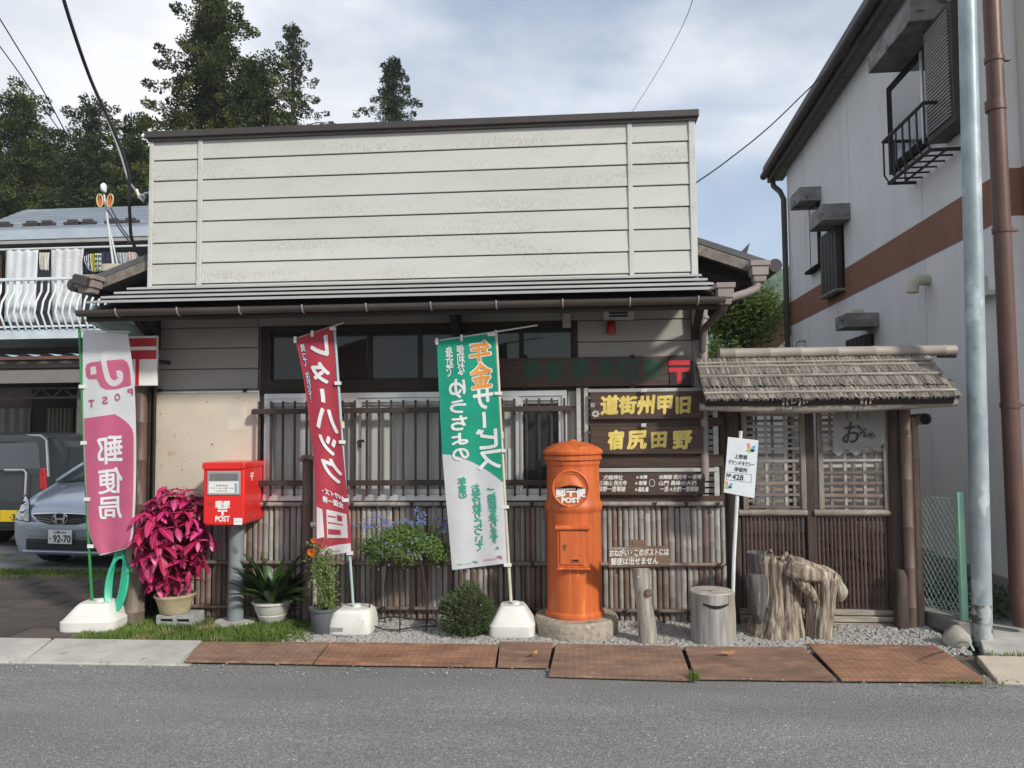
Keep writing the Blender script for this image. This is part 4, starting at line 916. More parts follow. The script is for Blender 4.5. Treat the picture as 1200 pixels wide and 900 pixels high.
part(MB().tube([atY(401,494,-.428),atY(401.6,502,-.428)],.016,8),'joint',pm('pole_joint',(.60,.55,.40),rough=.4),B.t)
# green banner
B=Banner('green_banner','green and white banner with mirrored orange and white lettering on a cream pole',[(512,400),(515,470),(519,540),(524,600),(530,668)],[(580,390),(584,460),(588,530),(591,600),(594,660)],-.42,[(.012,8,3,1.0),(.006,5,10,.4)],(600,710))
B.cl=B.cloth(MATS['banner_white'])
m_gr=clothm('banner_green',(.015,.36,.23),.25,(.012,.31,.20))
def gf(v):
    # lower edge sweeps from the left down to the right
    lim=.0
    if v>.47: lim=min(.985,((v-.47)/.152)**.66)
    return (.0+lim,1.0)
B.patch((.0,.621,gf),m_gr,'green_field',nv=90)
m_or=pm('print_orange',(.70,.27,.04),rough=.8)
for ch,v,h in (('年',.083,.086),('金',.176,.094)):
    B.txt(ch,.73,v,.36,h,mw,.010,lift=.006); B.txt(ch,.73,v,.34,h*.94,m_or,.004,lift=.0085)
for ch,v,h,w,u in (('サ',.268,.080,.33,.745),('ビ',.434,.082,.34,.765),('ス',.524,.074,.37,.785)): B.txt(ch,u,v,w,h,mw,.0055)
stroke(B,[(.735,.322),(.74,.354),(.735,.388)],.028,mw,'lettering',n=8)
for ch,v,h in (('ゆ',.213,.070),('う',.285,.052),('ち',.352,.056),('ょ',.418,.046),('の',.483,.050)): B.txt(ch,.31,v,.27,h,mw,.0042)
B.txt(vert('便利な'),.395,.105,.13,.118,mw,.0014); B.txt(vert('身近で'),.20,.105,.13,.118,mw,.0014)
mgt=pm('print_green',(.02,.33,.22),rough=.8)
B.txt(vert('年金の'),.30,.636,.15,.100,mgt,.0016); B.txt(vert('お受け取りについて'),.53,.765,.15,.285,mgt,.0016); B.txt(vert('ご相談を承ります。'),.80,.775,.15,.265,mgt,.0016)
B.txt('ゆうちょ銀行',.22,.968,.26,.012,mgt,.0); B.txt('JP',.43,.965,.10,.016,mgt,.0005); B.txt('日本郵便',.70,.958,.24,.012,m_pink2,.0); B.txt('JP',.88,.952,.10,.020,m_pink2,.001)
m_cpole=pm('cream_pole',(.58,.54,.42),rough=.45)
B.pole([(581,387),(587,500),(593,610),(599,709)],.012,m_cpole)
part(MB().tube([atY(509,400,-.41),atY(580,389,-.41),atY(630,381,-.40)],.006,6),'crossbar',m_loop,B.t)
for px,py in ((512,400),(541,396),(576,392),(584,461),(588,528),(592,594),(595,662)):
    part(MB().obox(atY(px,py,-.425),(.058 if px>570 else .02,.014,.024 if px>570 else .05)),'tie_loop',m_loop,B.t)
part(MB().tube([atY(587.5,506,-.408),atY(588,514,-.408)],.018,8),'joint',MATS['pole_joint'],B.t)
# white water-filled bases
m_tank=pm('white_plastic_tank',(.66,.65,.60),(.58,.57,.52),scale=6,rough=.45,spots=((.42,.40,.34),5,.68))
def tank(c,w,d,h,label,flat_top,rot=0):
    t=thing('banner_base',label,'banner base',(c[0],c[1],0),'white weighted bases of the banners')
    def lay(k,z,e):
        return [(abs(math.cos(a))**(2/e)*math.copysign(1,math.cos(a))*w/2*k,abs(math.sin(a))**(2/e)*math.copysign(1,math.sin(a))*d/2*k,z) for a in [2*math.pi*i/36 for i in range(36)]]
    rows=[lay(.97,.0,6),lay(1,.012,6),lay(1.0,h*.38,6)]+([lay(.95,h*.44,5),lay(.62,h*.88,5),lay(.50,h,5)] if flat_top else [lay(.99,h*.62,4.5),lay(.93,h*.85,4),lay(.80,h*.97,3.5),lay(.6,h,3)])
    mb=MB(); cr,sr=math.cos(rot),math.sin(rot)
    for row in rows: mb.v+=[V((c[0]+x*cr-y*sr,c[1]+x*sr+y*cr,z)) for x,y,z in row]
    for i in range(len(rows)-1):
        for k in range(36): a=i*36+k; b=i*36+(k+1)%36; mb.f.append((a,b,b+36,a+36))
    mb.f.append(tuple((len(rows)-1)*36+k for k in range(36))); mb.f.append(tuple(range(36))[::-1])
    part(mb,'tank',m_tank,t,smooth=25)
    part(MB().lathe((c[0]+.02,c[1],h-.005),[(.035,0),(.035,.022),(.02,.026)],14),'socket',m_tank,t,smooth=40)
    return t
p=atZ(104,738); tank((p.x+.01,-.40),.44,.40,.20,'white faceted plastic base on the dark pavers under the pink banner',True,.1)
p=atZ(415,740); t=tank((p.x-.01,-.42),.33,.30,.185,'rounded white plastic base on gravel under the red banner',False)
part(MB().lathe((p.x-.01,-.42,0),[(.20,-.012),(.20,.006),(.0,.006)],28,capt=False),'ground_plate',pm('slate_disc',(.14,.15,.16),rough=.7),t)
part(MB().box(p.x-.14,p.x-.05,-.576,-.566,.035,.060),'grip',pm('grip_grey',(.25,.25,.23),rough=.6),t)
p=atZ(600,742); tank((p.x+.005,-.42),.345,.34,.215,'white plastic base with sloping sides under the green banner',True)
# ================================================================== bamboo gate with thatched roof
GY=-.02
def gx(px,py=600,Y=GY): return atY(px,py,Y).x
def gz(py,px=960,Y=GY): return atY(px,py,Y).z
GT=thing('bamboo_gate','rustic bamboo lattice gate with a small bark-thatched roof','gate',(gx(960),GY,0))
m_logd=pm('dark_log',(.075,.050,.038),(.03,.021,.017),scale=4,stretch=(6,6,.6),rough=.7,bump=.4,bscale=14)
m_weath=pm('weathered_pole',(.34,.30,.25),(.17,.145,.12),scale=5,stretch=(.7,7,7),rough=.8,bump=.5,bscale=14,rv=.15)
m_weathV=pm('weathered_frame',(.30,.255,.215),(.15,.12,.10),scale=5,stretch=(7,7,.7),rough=.8,bump=.4,bscale=14,rv=.15)
m_lat=pm('lattice_bamboo',(.21,.165,.135),(.12,.090,.072),scale=6,stretch=(1,5,5),rough=.6,bump=.15,rv=.25,hv=.01)
m_latg=pm('lattice_bamboo_grey',(.34,.32,.29),(.22,.20,.18),scale=6,stretch=(1,5,5),rough=.6,bump=.15,rv=.2)
m_slat=pm('slat_brown',(.115,.070,.052),(.065,.042,.033),scale=5,stretch=(7,7,.6),rough=.5,bump=.2,rv=.25,hv=.01,spots=((.26,.23,.20),9,.70))
# posts
part(gnarl((gx(862),GY+.06,0),[(0,0,.085,-.03),(0,0,.08,.4),(0,0,.08,1.0),(0,0,.078,1.75)],16,.03,1,5),'post',m_logd,GT,smooth=50)
part(MB().box(gx(944.5),gx(955.5),GY-.03,GY+.05,.0,1.80),'post',m_logd,GT,bevel=.008)
part(gnarl((gx(1052),GY+.02,0),[(0,0,.105,-.03),(0,0,.10,.3),(.0,0,.095,.9),(0,0,.09,1.78)],18,.04,2,5),'post',m_logd,GT,smooth=50)
part(bamboo((gx(1062,730),GY-.10,-.02),(gx(1062,730)+.005,GY-.10,1.68),.042,12,.33),'post_cane',m_bambB,GT,smooth=50)
part(bamboo((gx(1073,730),GY-.08,-.02),(gx(1073,730)+.003,GY-.08,1.60),.035,12,.33),'post_cane',pm('bamboo_tan',(.26,.18,.125),(.17,.11,.08),scale=3,stretch=(6,6,.8),rough=.5,bump=.15),GT,smooth=50)
part(gnarl((gx(1048,730),GY-.13,0),[(0,0,.055,-.03),(.0,0,.05,.2),(.01,0,.045,.38),(.0,0,.03,.44)],14,.08,2,5),'post_stub',m_logd,GT,smooth=50)
# left passage: dark timber door behind the sign pole
part(MB().box(gx(846),gx(872),GY+.02,GY+.05,.03,1.78),'dark_leaf',m_logd,GT)
# lower slat panels: vertical canes woven on hidden rails
for (a,b) in ((869,943),(957,1040)):
    x0,x1=gx(a,650),gx(b,650); z0,z1=gz(712),gz(604)
    n=int((x1-x0)/.030)
    for i in range(n):
        x=x0+(i+.5)*(x1-x0)/n
        mb=bamboo((x,GY-.012,z0),(x+ru(-.003,.003),GY-.012,z1),.0105,6,ru(.15,.22)); part(mb,'slat',m_slat,GT,smooth=50,origin=(x,GY,z0))
    for k in range(6):
        z=z0+.05+k*(z1-z0-.08)/5; part(MB().box(x0,x1,GY+.004,GY+.014,z-.014,z+.014),'weft',m_slat,GT)
    # split-bamboo sill over the panel
    part(bamboo((x0-.02,GY-.025,gz(600.5)),(x1+.02,GY-.025,gz(600.5)),.026,8,.22),'sill',m_weath,GT,smooth=50)
    # base boards
    for k,(p,q) in enumerate(((713,719),(720,726),(727,733))):
        part(MB().box(x0-.03,x1+.03,GY-.05-.02*k,GY+.03,gz(q),gz(p)),'base_board',m_weath,GT,bevel=.004)
# upper lattice windows
for wi,(a,b) in enumerate(((869,943),(957,1040))):
    x0,x1=gx(a,540),gx(b,540); z0,z1=gz(597),gz(480)
    fw=.042
    part(MB().box(x0,x0+fw,GY-.035,GY,z0,z1),'frame_stile',m_weathV,GT,bevel=.006); part(MB().box(x1-fw,x1,GY-.035,GY,z0,z1),'frame_stile',m_weathV,GT,bevel=.006)
    n=17
    for i in range(n):
        z=z0+.012+(z1-z0-.02)*i/n+ru(-.004,.004); m=m_lat if (i<7 or rnd()<.4) else m_latg
        y=GY-.014+(.012 if i%2 else -.004)
        part(MB().obox(((x0+x1)/2,y,z+.012),(x1-x0-2*fw+.02,.006,ru(.018,.026)),Matrix.Rotation(ru(-.02,.02),3,'Y')),'lattice_slat',m,GT)
    for k,f in enumerate((.16,.36,.50,.72,.90)):
        x=x0+fw+(x1-x0-2*fw)*f+ru(-.01,.01)
        part(MB().box(x-.011,x+.011,GY-.012,GY-.004,z0,z1),'lattice_upright',m_latg if k%2 else m_lat,GT)
# torn calligraphy sheet hanging in the right window
Yc=GY-.040
def sheet(u,v):
    px=976+(1037-976)*u; py=479+(523-479)*v*(1+.10*math.sin(u*17)+.28*math.sin(u*3.0+.4)*(1-u)); p=atY(px,py,Yc+.006*math.sin(u*9+v*3)); return p
sh=part(MB().grid(sheet,24,10,flip=True),'paper_sheet',pm('grey_paper',(.40,.40,.39),(.31,.31,.30),scale=5,rough=.9,subs=.25),GT,smooth=True)
ink=flat('ink_black',(.03,.03,.03))
c=atY(999,507,Yc-.012); part(text_mb('お',lambda u,v,w:(c.x+u,Yc-.012-w,c.z+v),w=.13,h=.16,bold=.0022,slant=.2),'character',ink,sh)
c=atY(1013,507,Yc-.012); part(text_mb('ん',lambda u,v,w:(c.x+u,Yc-.012-w,c.z+v),w=.10,h=.07,bold=.0018,slant=.4),'character',ink,sh)
c=atY(1022,510,Yc-.012); part(text_mb('も',lambda u,v,w:(c.x+u,Yc-.012-w,c.z+v),w=.05,h=.05,bold=.001,slant=.4),'character',ink,sh)
for px,s in ((982,'ようこそ'),(993,'野田尻'),(1005,'宿場'),(1018,'へどうぞ')):
    c=atY(px,487,Yc-.012); part(text_mb(vert(s),lambda u,v,w:(c.x+u,Yc-.012-w,c.z+v),w=.018,h=.075),'small_lettering',ink,sh)
# roof: thatch of split bark on both slopes, held by bamboo battens
m_th=pm('bark_thatch',(.29,.26,.225),(.115,.098,.083),scale=6,stretch=(9,1,1),rough=.95,bump=.9,bscale=26,rv=.3,spots=((.055,.045,.038),11,.63))
xl,xr=gx(820,445,-.2),gx(1098,445,-.2)
ridge=(GY-.02,gz(421,960,GY-.02)); eave=(-.46,atY(960,469,-.46).z)
zl=ridge[1]
part(MB().prism([(xl,ridge[0],ridge[1]),(xl,eave[0],eave[1]),(xl,eave[0]+.02,eave[1]-.035),(xl,ridge[0],ridge[1]-.06),(xl,ridge[0]+.40,eave[1]-.02),(xl,ridge[0]+.41,eave[1]+.01)],(xr-xl,0,0)),'roof_core',m_dwood,GT)
# bark shingles, each its own piece, three courses to the front
vars_=[]
for k in range(14):
    w=ru(.026,.055); mb=MB(); 
    L_=.235; top=[];bot=[]
    n=4
    vs=[]
    for j in range(3):
        for i in range(n+1):
            u=i/n; vs.append(((u-.5)*w*ru(.92,1.08),-L_*j/2*(1+ (ru(-.03,.04) if j==2 else 0)),.012*math.sin(u*math.pi)+ru(-.004,.004)+ (.010 if j==2 else 0)))
    fs=[(j*(n+1)+i+1,j*(n+1)+i,(j+1)*(n+1)+i,(j+1)*(n+1)+i+1) for j in range(2) for i in range(n)]
    mb.add(vs,fs); off=len(mb.v)
    mb.add([(a,b,c_-.014) for a,b,c_ in vs],[f[::-1] for f in fs])
    mb.f.append((2*(n+1),2*(n+1)+1,off+2*(n+1)+1,off+2*(n+1)))
    vars_.append((mesh('bark_shingle',mb,m_th,smooth=60),w))
dy,dz=eave[0]-ridge[0],eave[1]-ridge[1]; sl=math.hypot(dy,dz); pitch_=math.atan2(-dz,-dy)
for row,t0 in enumerate((.62,.34,.06)):
    x=xl-.01
    while x<xr+ (.0 if row else .03):
        me,w=random.choice(vars_); e=.035*(2-row)
        inst('bark_shingle',me,GT,(x+w/2,ridge[0]+dy*t0,ridge[1]+dz*t0+.022+.004*row),(pitch_+ru(-.015,.02),ru(-.03,.03),ru(-.03,.03)))
        x+=w*ru(.72,.92)
# back slope
part(MB().add([(xl,ridge[0],ridge[1]+.01),(xr,ridge[0],ridge[1]+.01),(xr,ridge[0]+.42,eave[1]+.02),(xl,ridge[0]+.42,eave[1]+.02)],[(0,1,2,3)]),'back_thatch',m_th,GT)
for (py,Yt,r) in ((428,-.13,.012),(433,-.17,.013),(446.5,-.27,.013),(463,-.44,.013)):
    f=(Yt-ridge[0])/dy; z=ridge[1]+dz*f+.045
    part(bamboo((xl-.01,Yt,z),(xr+.02*f,Yt,z+.004),r,7,.3),'batten',m_weath,GT,smooth=50)
a,b=atY(843,415,GY-.02),atY(1120,415.5,GY-.02)
rp=bamboo((a.x,GY-.02,zl+.055),(b.x,GY-.02,zl+.055),.043,14,.27)
part(rp,'ridge_pole',pm('ridge_bamboo',(.34,.30,.255),(.25,.22,.185),scale=4,stretch=(.6,6,6),rough=.55,bump=.15),GT,smooth=50)
part(MB().tube([(b.x-.14,GY-.02,zl+.012),(b.x,GY-.02,zl+.008)],.014,7),'ridge_peg',m_dwood,GT)
el=[atY(px,py,-.40) for px,py in ((820,477),(880,478.5),(940,479),(1000,477),(1060,475),(1121,472))]
part(limb(el,[.030,.033,.036,.036,.033,.026],10,.05),'eave_pole',m_weath,GT,smooth=60)
# loose bark strips hanging at the eave
for k in range(16):
    px=ru(915,945) if k<12 else ru(985,1025); p=atY(px,ru(466,470),-.47)
    part(MB().obox(p,(.012,.006,ru(.05,.085)),Matrix.Rotation(ru(-.5,.5),3,'Y')),'bark_strip',m_weathV,GT)
# crosspiece: hollow bamboo end under the eave on the right
p=atY(1085,491,-.20); mb=MB().tube([p,p+V((0,.5,0))],.043,16,caps=False); part(mb,'cross_pole',m_weath,GT,smooth=True)
part(MB().tube([p+V((0,.03,0)),p+V((0,.06,0))],.036,16),'hollow',m_blk,GT)
part(MB().tube([p+V((-.0,.001,0)),p+V((0,.02,0))],[.043,.043],16,caps=False),'rim',m_weath,GT)
part(MB().box(gx(850),gx(1078),GY-.03,GY+.08,1.72,1.80),'lintel',m_logd,GT)
# lights behind the gate: the back yard is simply open

# ================================================================== chain-link fence on a low concrete kerb, rock
FN=thing('chain_link_fence','short run of green-posted chain-link fence beside the gate','fence',(2.72,-.2,0))
fa,fb=V((gx(1078,640,-.06),.05,0)),V((atZ(1131,745).x,-.34,0))
m_mint=pm('mint_paint',(.28,.52,.36),(.22,.42,.33),scale=3,stretch=(1,1,1.5),rough=.5,spots=((.30,.46,.40),5,.6))
zt=atY(1127,580,-.34).z
part(MB().obox((fb.x,fb.y,zt/2+.03),(.046,.046,zt-.02)),'post',m_mint,FN,bevel=.004)
m_wire=pm('coated_wire',(.42,.55,.48),(.35,.46,.42),rough=.45,metal=.2)
mb=MB(); Lf=(fb-fa).length; d=(fb-fa)/Lf; zb_,zt_=.14,zt-.03; s=.042
n=int(Lf/s)+1; H=zt_-zb_
def wp(t,z,o): return fa+d*t+V((o,0,z))
k=-int(H/s)
while k*s<Lf:
    for sg_,o in ((1,.004),(-1,-.004)):
        # zigzag wire approximated by straight diagonals clipped to the panel
        t0=k*s; pts=[]
        for (ta,za,tb,zb2) in ((t0,0,t0+H*.62,H),):
            for q in range(9):
                f=q/8; t=ta+(tb-ta)*f; z=za+(zb2-za)*f
                if sg_<0: t=Lf-t
                if 0<=t<=Lf: pts.append(wp(t,zb_+z,o+.004*math.sin(q*3.1)))
        if len(pts)>=2: mb.tube(pts,.0022,4,caps=False)
    k+=1
stuff(part(mb,'wire_mesh',m_wire,FN))
part(MB().tube([fa+V((0,0,zt_+.01)),fa+d*Lf*.5+V((0,0,zt_-.004)),fb+V((0,0,zt_))],.005,5).tube([fa+V((0,0,zb_)),fb+V((0,0,zb_))],.004,5).tube([fa+V((0,0,.55)),fb+V((0,0,.55))],.003,5),'tension_wire',m_wire,FN)
part(MB().prism([fa+V((-.06,.3,0)),fb+V((-.07,-.06,0)),fb+V((.05,-.06,0)),fa+V((.06,.3,0))],(0,0,.11)),'kerb_block',pm('old_concrete',(.24,.225,.20),(.15,.14,.125),scale=6,rough=.95,bump=.5,pos=True),FN,bevel=.01)
m_rock=pm('rock',(.34,.32,.28),(.20,.185,.16),scale=8,rough=.9,bump=.7,bscale=30)
def rock(c,r,sc=(1,1,1),seed=0,sub=2):
    bm=bmesh.new(); bmesh.ops.create_icosphere(bm,subdivisions=sub,radius=1.0); rr=random.Random(seed); ph=[rr.uniform(0,6) for _ in range(6)]
    mb=MB()
    for v_ in bm.verts:
        p=v_.co; k=1+.16*math.sin(p.x*3+ph[0])+.14*math.sin(p.y*3.4+ph[1])+.13*math.sin(p.z*3.1+ph[2])+.05*math.sin(p.x*8+p.y*7+ph[3])
        mb.v.append(V((c[0]+p.x*r*sc[0]*k,c[1]+p.y*r*sc[1]*k,c[2]+p.z*r*sc[2]*k)))
    bm.verts.index_update(); mb.f=[tuple(v_.index for v_ in f.verts) for f in bm.faces]; bm.free(); return mb
p=atZ(1133,764); solo(part(rock((p.x,-.60,.055),.082,(1.15,.9,1.0),3,3),'rock',m_rock,smooth=50),'grey rock with a wire scrap at the foot of the mint green post','rock')
solo(part(MB().tube([atZ(1112,762,.02),atZ(1118,756,.10),atZ(1126,752,.17),atZ(1136,753,.19),atZ(1141,762,.14)],.007,6),'wire_scrap',m_wire,smooth=True),'bent scrap of pale wire draped over the rock','wire')

# ================================================================== galvanised pole
m_galv=pm('galvanised_steel',(.36,.42,.44),(.25,.30,.32),scale=7,stretch=(1,1,.6),rough=.5,metal=.25,rough2=.35,spots=[((.47,.53,.55),5,.60),((.23,.27,.29),9,.64)])
g0=atZ(1157,750); GPX,GPY=g0.x,g0.y+.06
topx=atY(1133.5,0,GPY); lean=(topx.x-GPX)/topx.z
GP=thing('utility_pole','galvanised steel utility pole in front of the house on the right','pole',(GPX,GPY,0))
part(MB().tube([(GPX,GPY,.10),(GPX+lean*3,GPY,3),(GPX+lean*7.5,GPY,7.5)],[.066,.065,.058],24),'shaft',m_galv,GP,smooth=40)
part(MB().tube([(GPX,GPY,-.05),(GPX,GPY,.24)],[.064,.0675],24),'foot',pm('peeling_foot',(.36,.38,.38),(.10,.085,.075),scale=9,lo=.45,hi=.52,rough=.7,bump=.4),GP,smooth=40)
for z in (5.0,6.8): part(MB().tube([(GPX+lean*z,GPY,z),(GPX+lean*z,GPY,z+.06)],.075,20),'band',m_alu,GP,smooth=40)

# ================================================================== white house on the right
WV=(math.sin(R(1.25)),math.cos(R(1.25)))
hc=atY(1180,240,-.10); HX,HY=hc.x+.02,-.10          # near corner of the long wall
def hw(t,z,o=0):                                       # along the wall t metres from the corner, o metres out (towards -x)
    return V((HX+WV[0]*t-WV[1]*o,HY+WV[1]*t+WV[0]*o,z))
def hit(px,py,o=0):                                    # wall position of a photo pixel
    d=_ray(px,py); n=V((-WV[1],WV[0],0)); p0=hw(0,0,o); k=(p0-V(CAM)).dot(n)/d.dot(n); p=V(CAM)+d*k; return ((p.x-HX)*WV[0]+(p.y-HY)*WV[1],p.z)
T1=hit(924.5,300)[0]
WHs=thing('white_house','two-storey white house with a brown band, seen along its shaded side','house',(HX,HY,0))
m_stc=pm('grey_white_stucco',(.74,.735,.73),(.68,.675,.67),scale=1.2,rough=.85,bump=.12,bscale=140,stretch=(1.6,1.6,.5),spots=[((.62,.62,.625),1.3,.58,.2),((.52,.51,.50),3.2,.68,.1)])
m_band=pm('brown_band',(.26,.115,.075),(.22,.098,.064),scale=3,rough=.75,bump=.1,bscale=90)
m_fnd=pm('foundation',(.30,.30,.31),(.24,.24,.25),scale=4,rough=.9)
ztop=6.6
b0=hit(1179,238)[1]; b1=hit(1179,186)[1]; b0f=hit(927.5,390)[1]; b1f=hit(927.5,360)[1]
bz0,bz1=(b0+b0f)/2,(b1+b1f)/2
def wallbox(t0,t1,z0,z1,o0,o1):
    return MB().prism([hw(t0,z0,o0),hw(t1,z0,o0),hw(t1,z1,o0),hw(t0,z1,o0)],(WV[1]*(o0-o1),-WV[0]*(o0-o1),0))
part(wallbox(0,T1,.32,bz0,0,-6),'wall',m_stc,WHs)
part(wallbox(0,T1,bz0,bz1,.006,-6),'band',m_band,WHs)
# upper wall follows the sloping eave line
e0=hit(924,196); e1=hit(1058,2)
slope=(e1[1]-e0[1])/(e1[0]-e0[0])
def eave_z(t): return e0[1]+slope*(t-e0[0])
part(MB().prism([hw(0,bz1),hw(T1,bz1),hw(T1,eave_z(T1)),hw(0,eave_z(0))],(6,0,0)),'upper_wall',m_stc,WHs)
part(wallbox(-.01,T1+.02,-.1,.32,.02,-6),'foundation',m_fnd,WHs)
# front return: lighter projecting pier at the street corner
part(MB().box(HX+.10,HX+.8,HY-.16,HY-.005,.0,bz0),'pier',pm('pier_stucco',(.62,.60,.555),(.56,.545,.50),scale=2,rough=.85,bump=.15,bscale=120),WHs)
part(MB().box(HX+.095,HX+.8,HY-.166,HY-.005,bz0,bz1),'band',m_band,WHs)
part(MB().box(HX+.10,HX+.8,HY-.16,HY-.005,bz1,5.6),'pier',MATS['pier_stucco'],WHs)
for t_ in (1.55,3.6,5.6):
    for (za_,zb_) in ((.325,bz0-.01),(bz1+.01,eave_z(t_)-.02)): part(wallbox(t_-.002,t_+.002,za_,zb_,.0025,-.001),'wall_joint',pm('joint_grey',(.48,.48,.49),rough=.9),WHs)
# roof with deep eave
m_eave=pm('eave_brown',(.075,.060,.052),(.05,.04,.035),scale=5,rough=.6)
ov=.16
for nm,(o1,o2,dz0,dz1),m in (('soffit',(ov,-.05,-.02,.03),pm('soffit_board',(.20,.175,.15),(.14,.12,.105),scale=3,stretch=(1,4,1),rough=.8)),('fascia',(ov+.05,ov-.02,-.05,.12),m_eave),('roof',(ov+.12,-6,.121,.22),m_roof)):
    a0,a1=-.6,T1+.45
    ps=[hw(a0,eave_z(a0)+dz0,o1),hw(a1,eave_z(a1)+dz0,o1),hw(a1,eave_z(a1)+dz1,o1),hw(a0,eave_z(a0)+dz1,o1)]
    part(MB().prism(ps,(WV[1]*(o1-o2),-WV[0]*(o1-o2),0)),nm,m,WHs)
part(MB().tube([hw(-.6,eave_z(-.6)+.08,ov+.10),hw(T1+.5,eave_z(T1+.5)+.08,ov+.10)],.06,10),'gutter',m_eave,WHs,smooth=True)
# far downpipe
td=T1+.0
g1=hit(905,203,.15); g2=hit(921,213,.06); g3=hit(924,408,.06)
part(MB().tube([hw(T1+.30,eave_z(T1)-.0,ov),hw(T1+.32,eave_z(T1)-.16,ov-.02),hw(T1+.05,eave_z(T1)-.34,.10),hw(T1-.05,eave_z(T1)-.50,.07),hw(T1-.05,.1,.07)],.045,8),'downpipe',m_eave,WHs,smooth=40)
for z in (3.0,1.8): part(MB().tube([hw(T1-.05,z,.07),hw(T1-.05,z+.03,.07)],.055,8),'pipe_clip',m_eave,WHs)
# near brown downpipe, flaking
m_bpipe=pm('flaking_brown_pipe',(.135,.070,.055),(.10,.054,.044),scale=4,stretch=(3,3,.6),rough=.4,spots=((.34,.24,.18),3.4,.70))
q0=atY(1194,700,-.22); q1=atY(1162,0,-.22)
bp=part(MB().tube([V((q0.x+.02,-.22,.05)),V((q0.x,-.22,q0.z)),V((q1.x,-.22,q1.z)),V((q1.x-.03,-.22,q1.z+1.2))],.062,16),'downpipe',m_bpipe,WHs,smooth=40)
for py in (70,270,475,690):
    f=(py)/700; px=1162+32*f; p=atY(px,py,-.22); part(MB().tube([p+V((0,0,-.02)),p+V((0,0,.02))],.070,16).box(p.x+.05,p.x+.12,p.y-.008,p.y+.03,p.z-.008,p.z+.008),'pipe_clip',m_bpipe,WHs,smooth=40)
part(MB().tube([atY(1166,118,-.22),atY(1167,130,-.22)],.072,16),'pipe_joint',m_bpipe,WHs,smooth=40)
# windows on the side wall
m_sash=pm('black_sash',(.014,.012,.012),rough=.8,spec=.08)
m_pane=glass('house_glass',(.16,.175,.19),rough=.05,opac=.9,spec=.8)
m_hood=pm('stained_concrete_hood',(.30,.295,.285),(.17,.165,.155),scale=4,stretch=(1,1,2),rough=.9,bump=.2,spots=((.08,.078,.072),5,.60))
def hood_(t0,t1,z0,z1,o,name='window_hood'):
    return part(wallbox(t0,t1,z0,z1,o,-.01),name,m_hood,WHs,bevel=.01)
def tz(px,py,o=0): return hit(px,py,o)
# large upper window with hood, shutter box and balcony rail
ob=.34
h0=tz(1017.5,90,ob); h1=tz(1066,21,ob); hz0=h0[1]; 
wt0,wz0=tz(1047,150); wt1,_=tz(1083,70)
wl,wh=tz(1047,205)[1],hz0-.0
wA=tz(1047,200)[0]; wB=tz(1083,100,.17)[0]
hood_(tz(1066,21,ob)[0],tz(1017.5,90,ob)[0],(tz(1066,21,ob)[1]+hz0)/2,(tz(1066,21,ob)[1]+hz0)/2+.20,ob)
win=part(wallbox(wB-.05,wA,wl,wh,.045,-.02),'window',m_sash,WHs)
part(wallbox(wB+.35,wA-.16,wl+.08,wh-.10,.052,.046),'pane',m_pane,win)
part(wallbox(wB+.0,wB+.30,wl+.05,wh-.05,.052,.046),'pane',glass('house_glass_dark',(.03,.033,.036),rough=.04,opac=.95,spec=.8),win)
part(wallbox(wB+.30,wB+.35,wl+.02,wh-.03,.06,.046),'sash_stile',m_alu,win)
sA,sB=wB-.02,tz(1117,100,.17)[0]
sz0=tz(1090,175)[1]; 
sb=part(wallbox(sB,sA,wl-.12,wh+.0,.17,0),'shutter_box',pm('brown_black_panel',(.045,.036,.033),rough=.5),WHs,bevel=.008)
ns=30
m_lv=pm('louvre_grey',(.27,.25,.235),(.20,.185,.175),scale=9,rough=.5)
for k in range(ns):
    z=wl-.05+(wh-wl-.0)*k/ns; part(wallbox(sB+.04,sA-.04,z,z+.018,.185,.171),'louvre',m_lv,sb)
ra,rb=tz(1035,168,.30)[0],tz(1082,119,.30)[0]; rz1=(tz(1035,168,.30)[1]+tz(1082,119,.30)[1])/2; rz0=tz(1037,215,.30)[1]
m_rail=pm('black_iron',(.02,.019,.019),rough=.5)
BRL=part(MB().tube([hw(ra,rz1,.0),hw(ra,rz1,.30),hw(rb,rz1,.30),hw(rb,rz1,.0)],.018,6),'railing',m_rail,WHs)
part(MB().tube([hw(ra,rz0,.0),hw(ra,rz0,.26),hw(rb,rz0,.26),hw(rb,rz0,0)],.018,6).tube([hw(ra,rz0,.12),hw(rb,rz0,.12)],.012,5),'rail_base',m_rail,BRL)
nb=int((ra-rb)/.14)
for k in range(nb+1):
    t=rb+(ra-rb)*k/nb; part(MB().tube([hw(t,rz1,.30),hw(t,rz0+.08,.30),hw(t,rz0,.25),hw(t,rz0,.0)],.010,5),'baluster',m_rail,BRL)
for k in range(2): part(MB().tube([hw(ra,rz1,.10+.1*k),hw(ra,rz0,.10+.1*k)],.010,5),'baluster',m_rail,BRL)
# lamp bracket over the shutter
part(MB().tube([hw(sB+.1,wh+.5,.3),hw(sB+.1,wh+.3,.35),hw(sB+.1,wh+.22,.32)],.03,8),'wall_lamp',pm('lamp_brown',(.12,.05,.04),rough=.5),WHs)
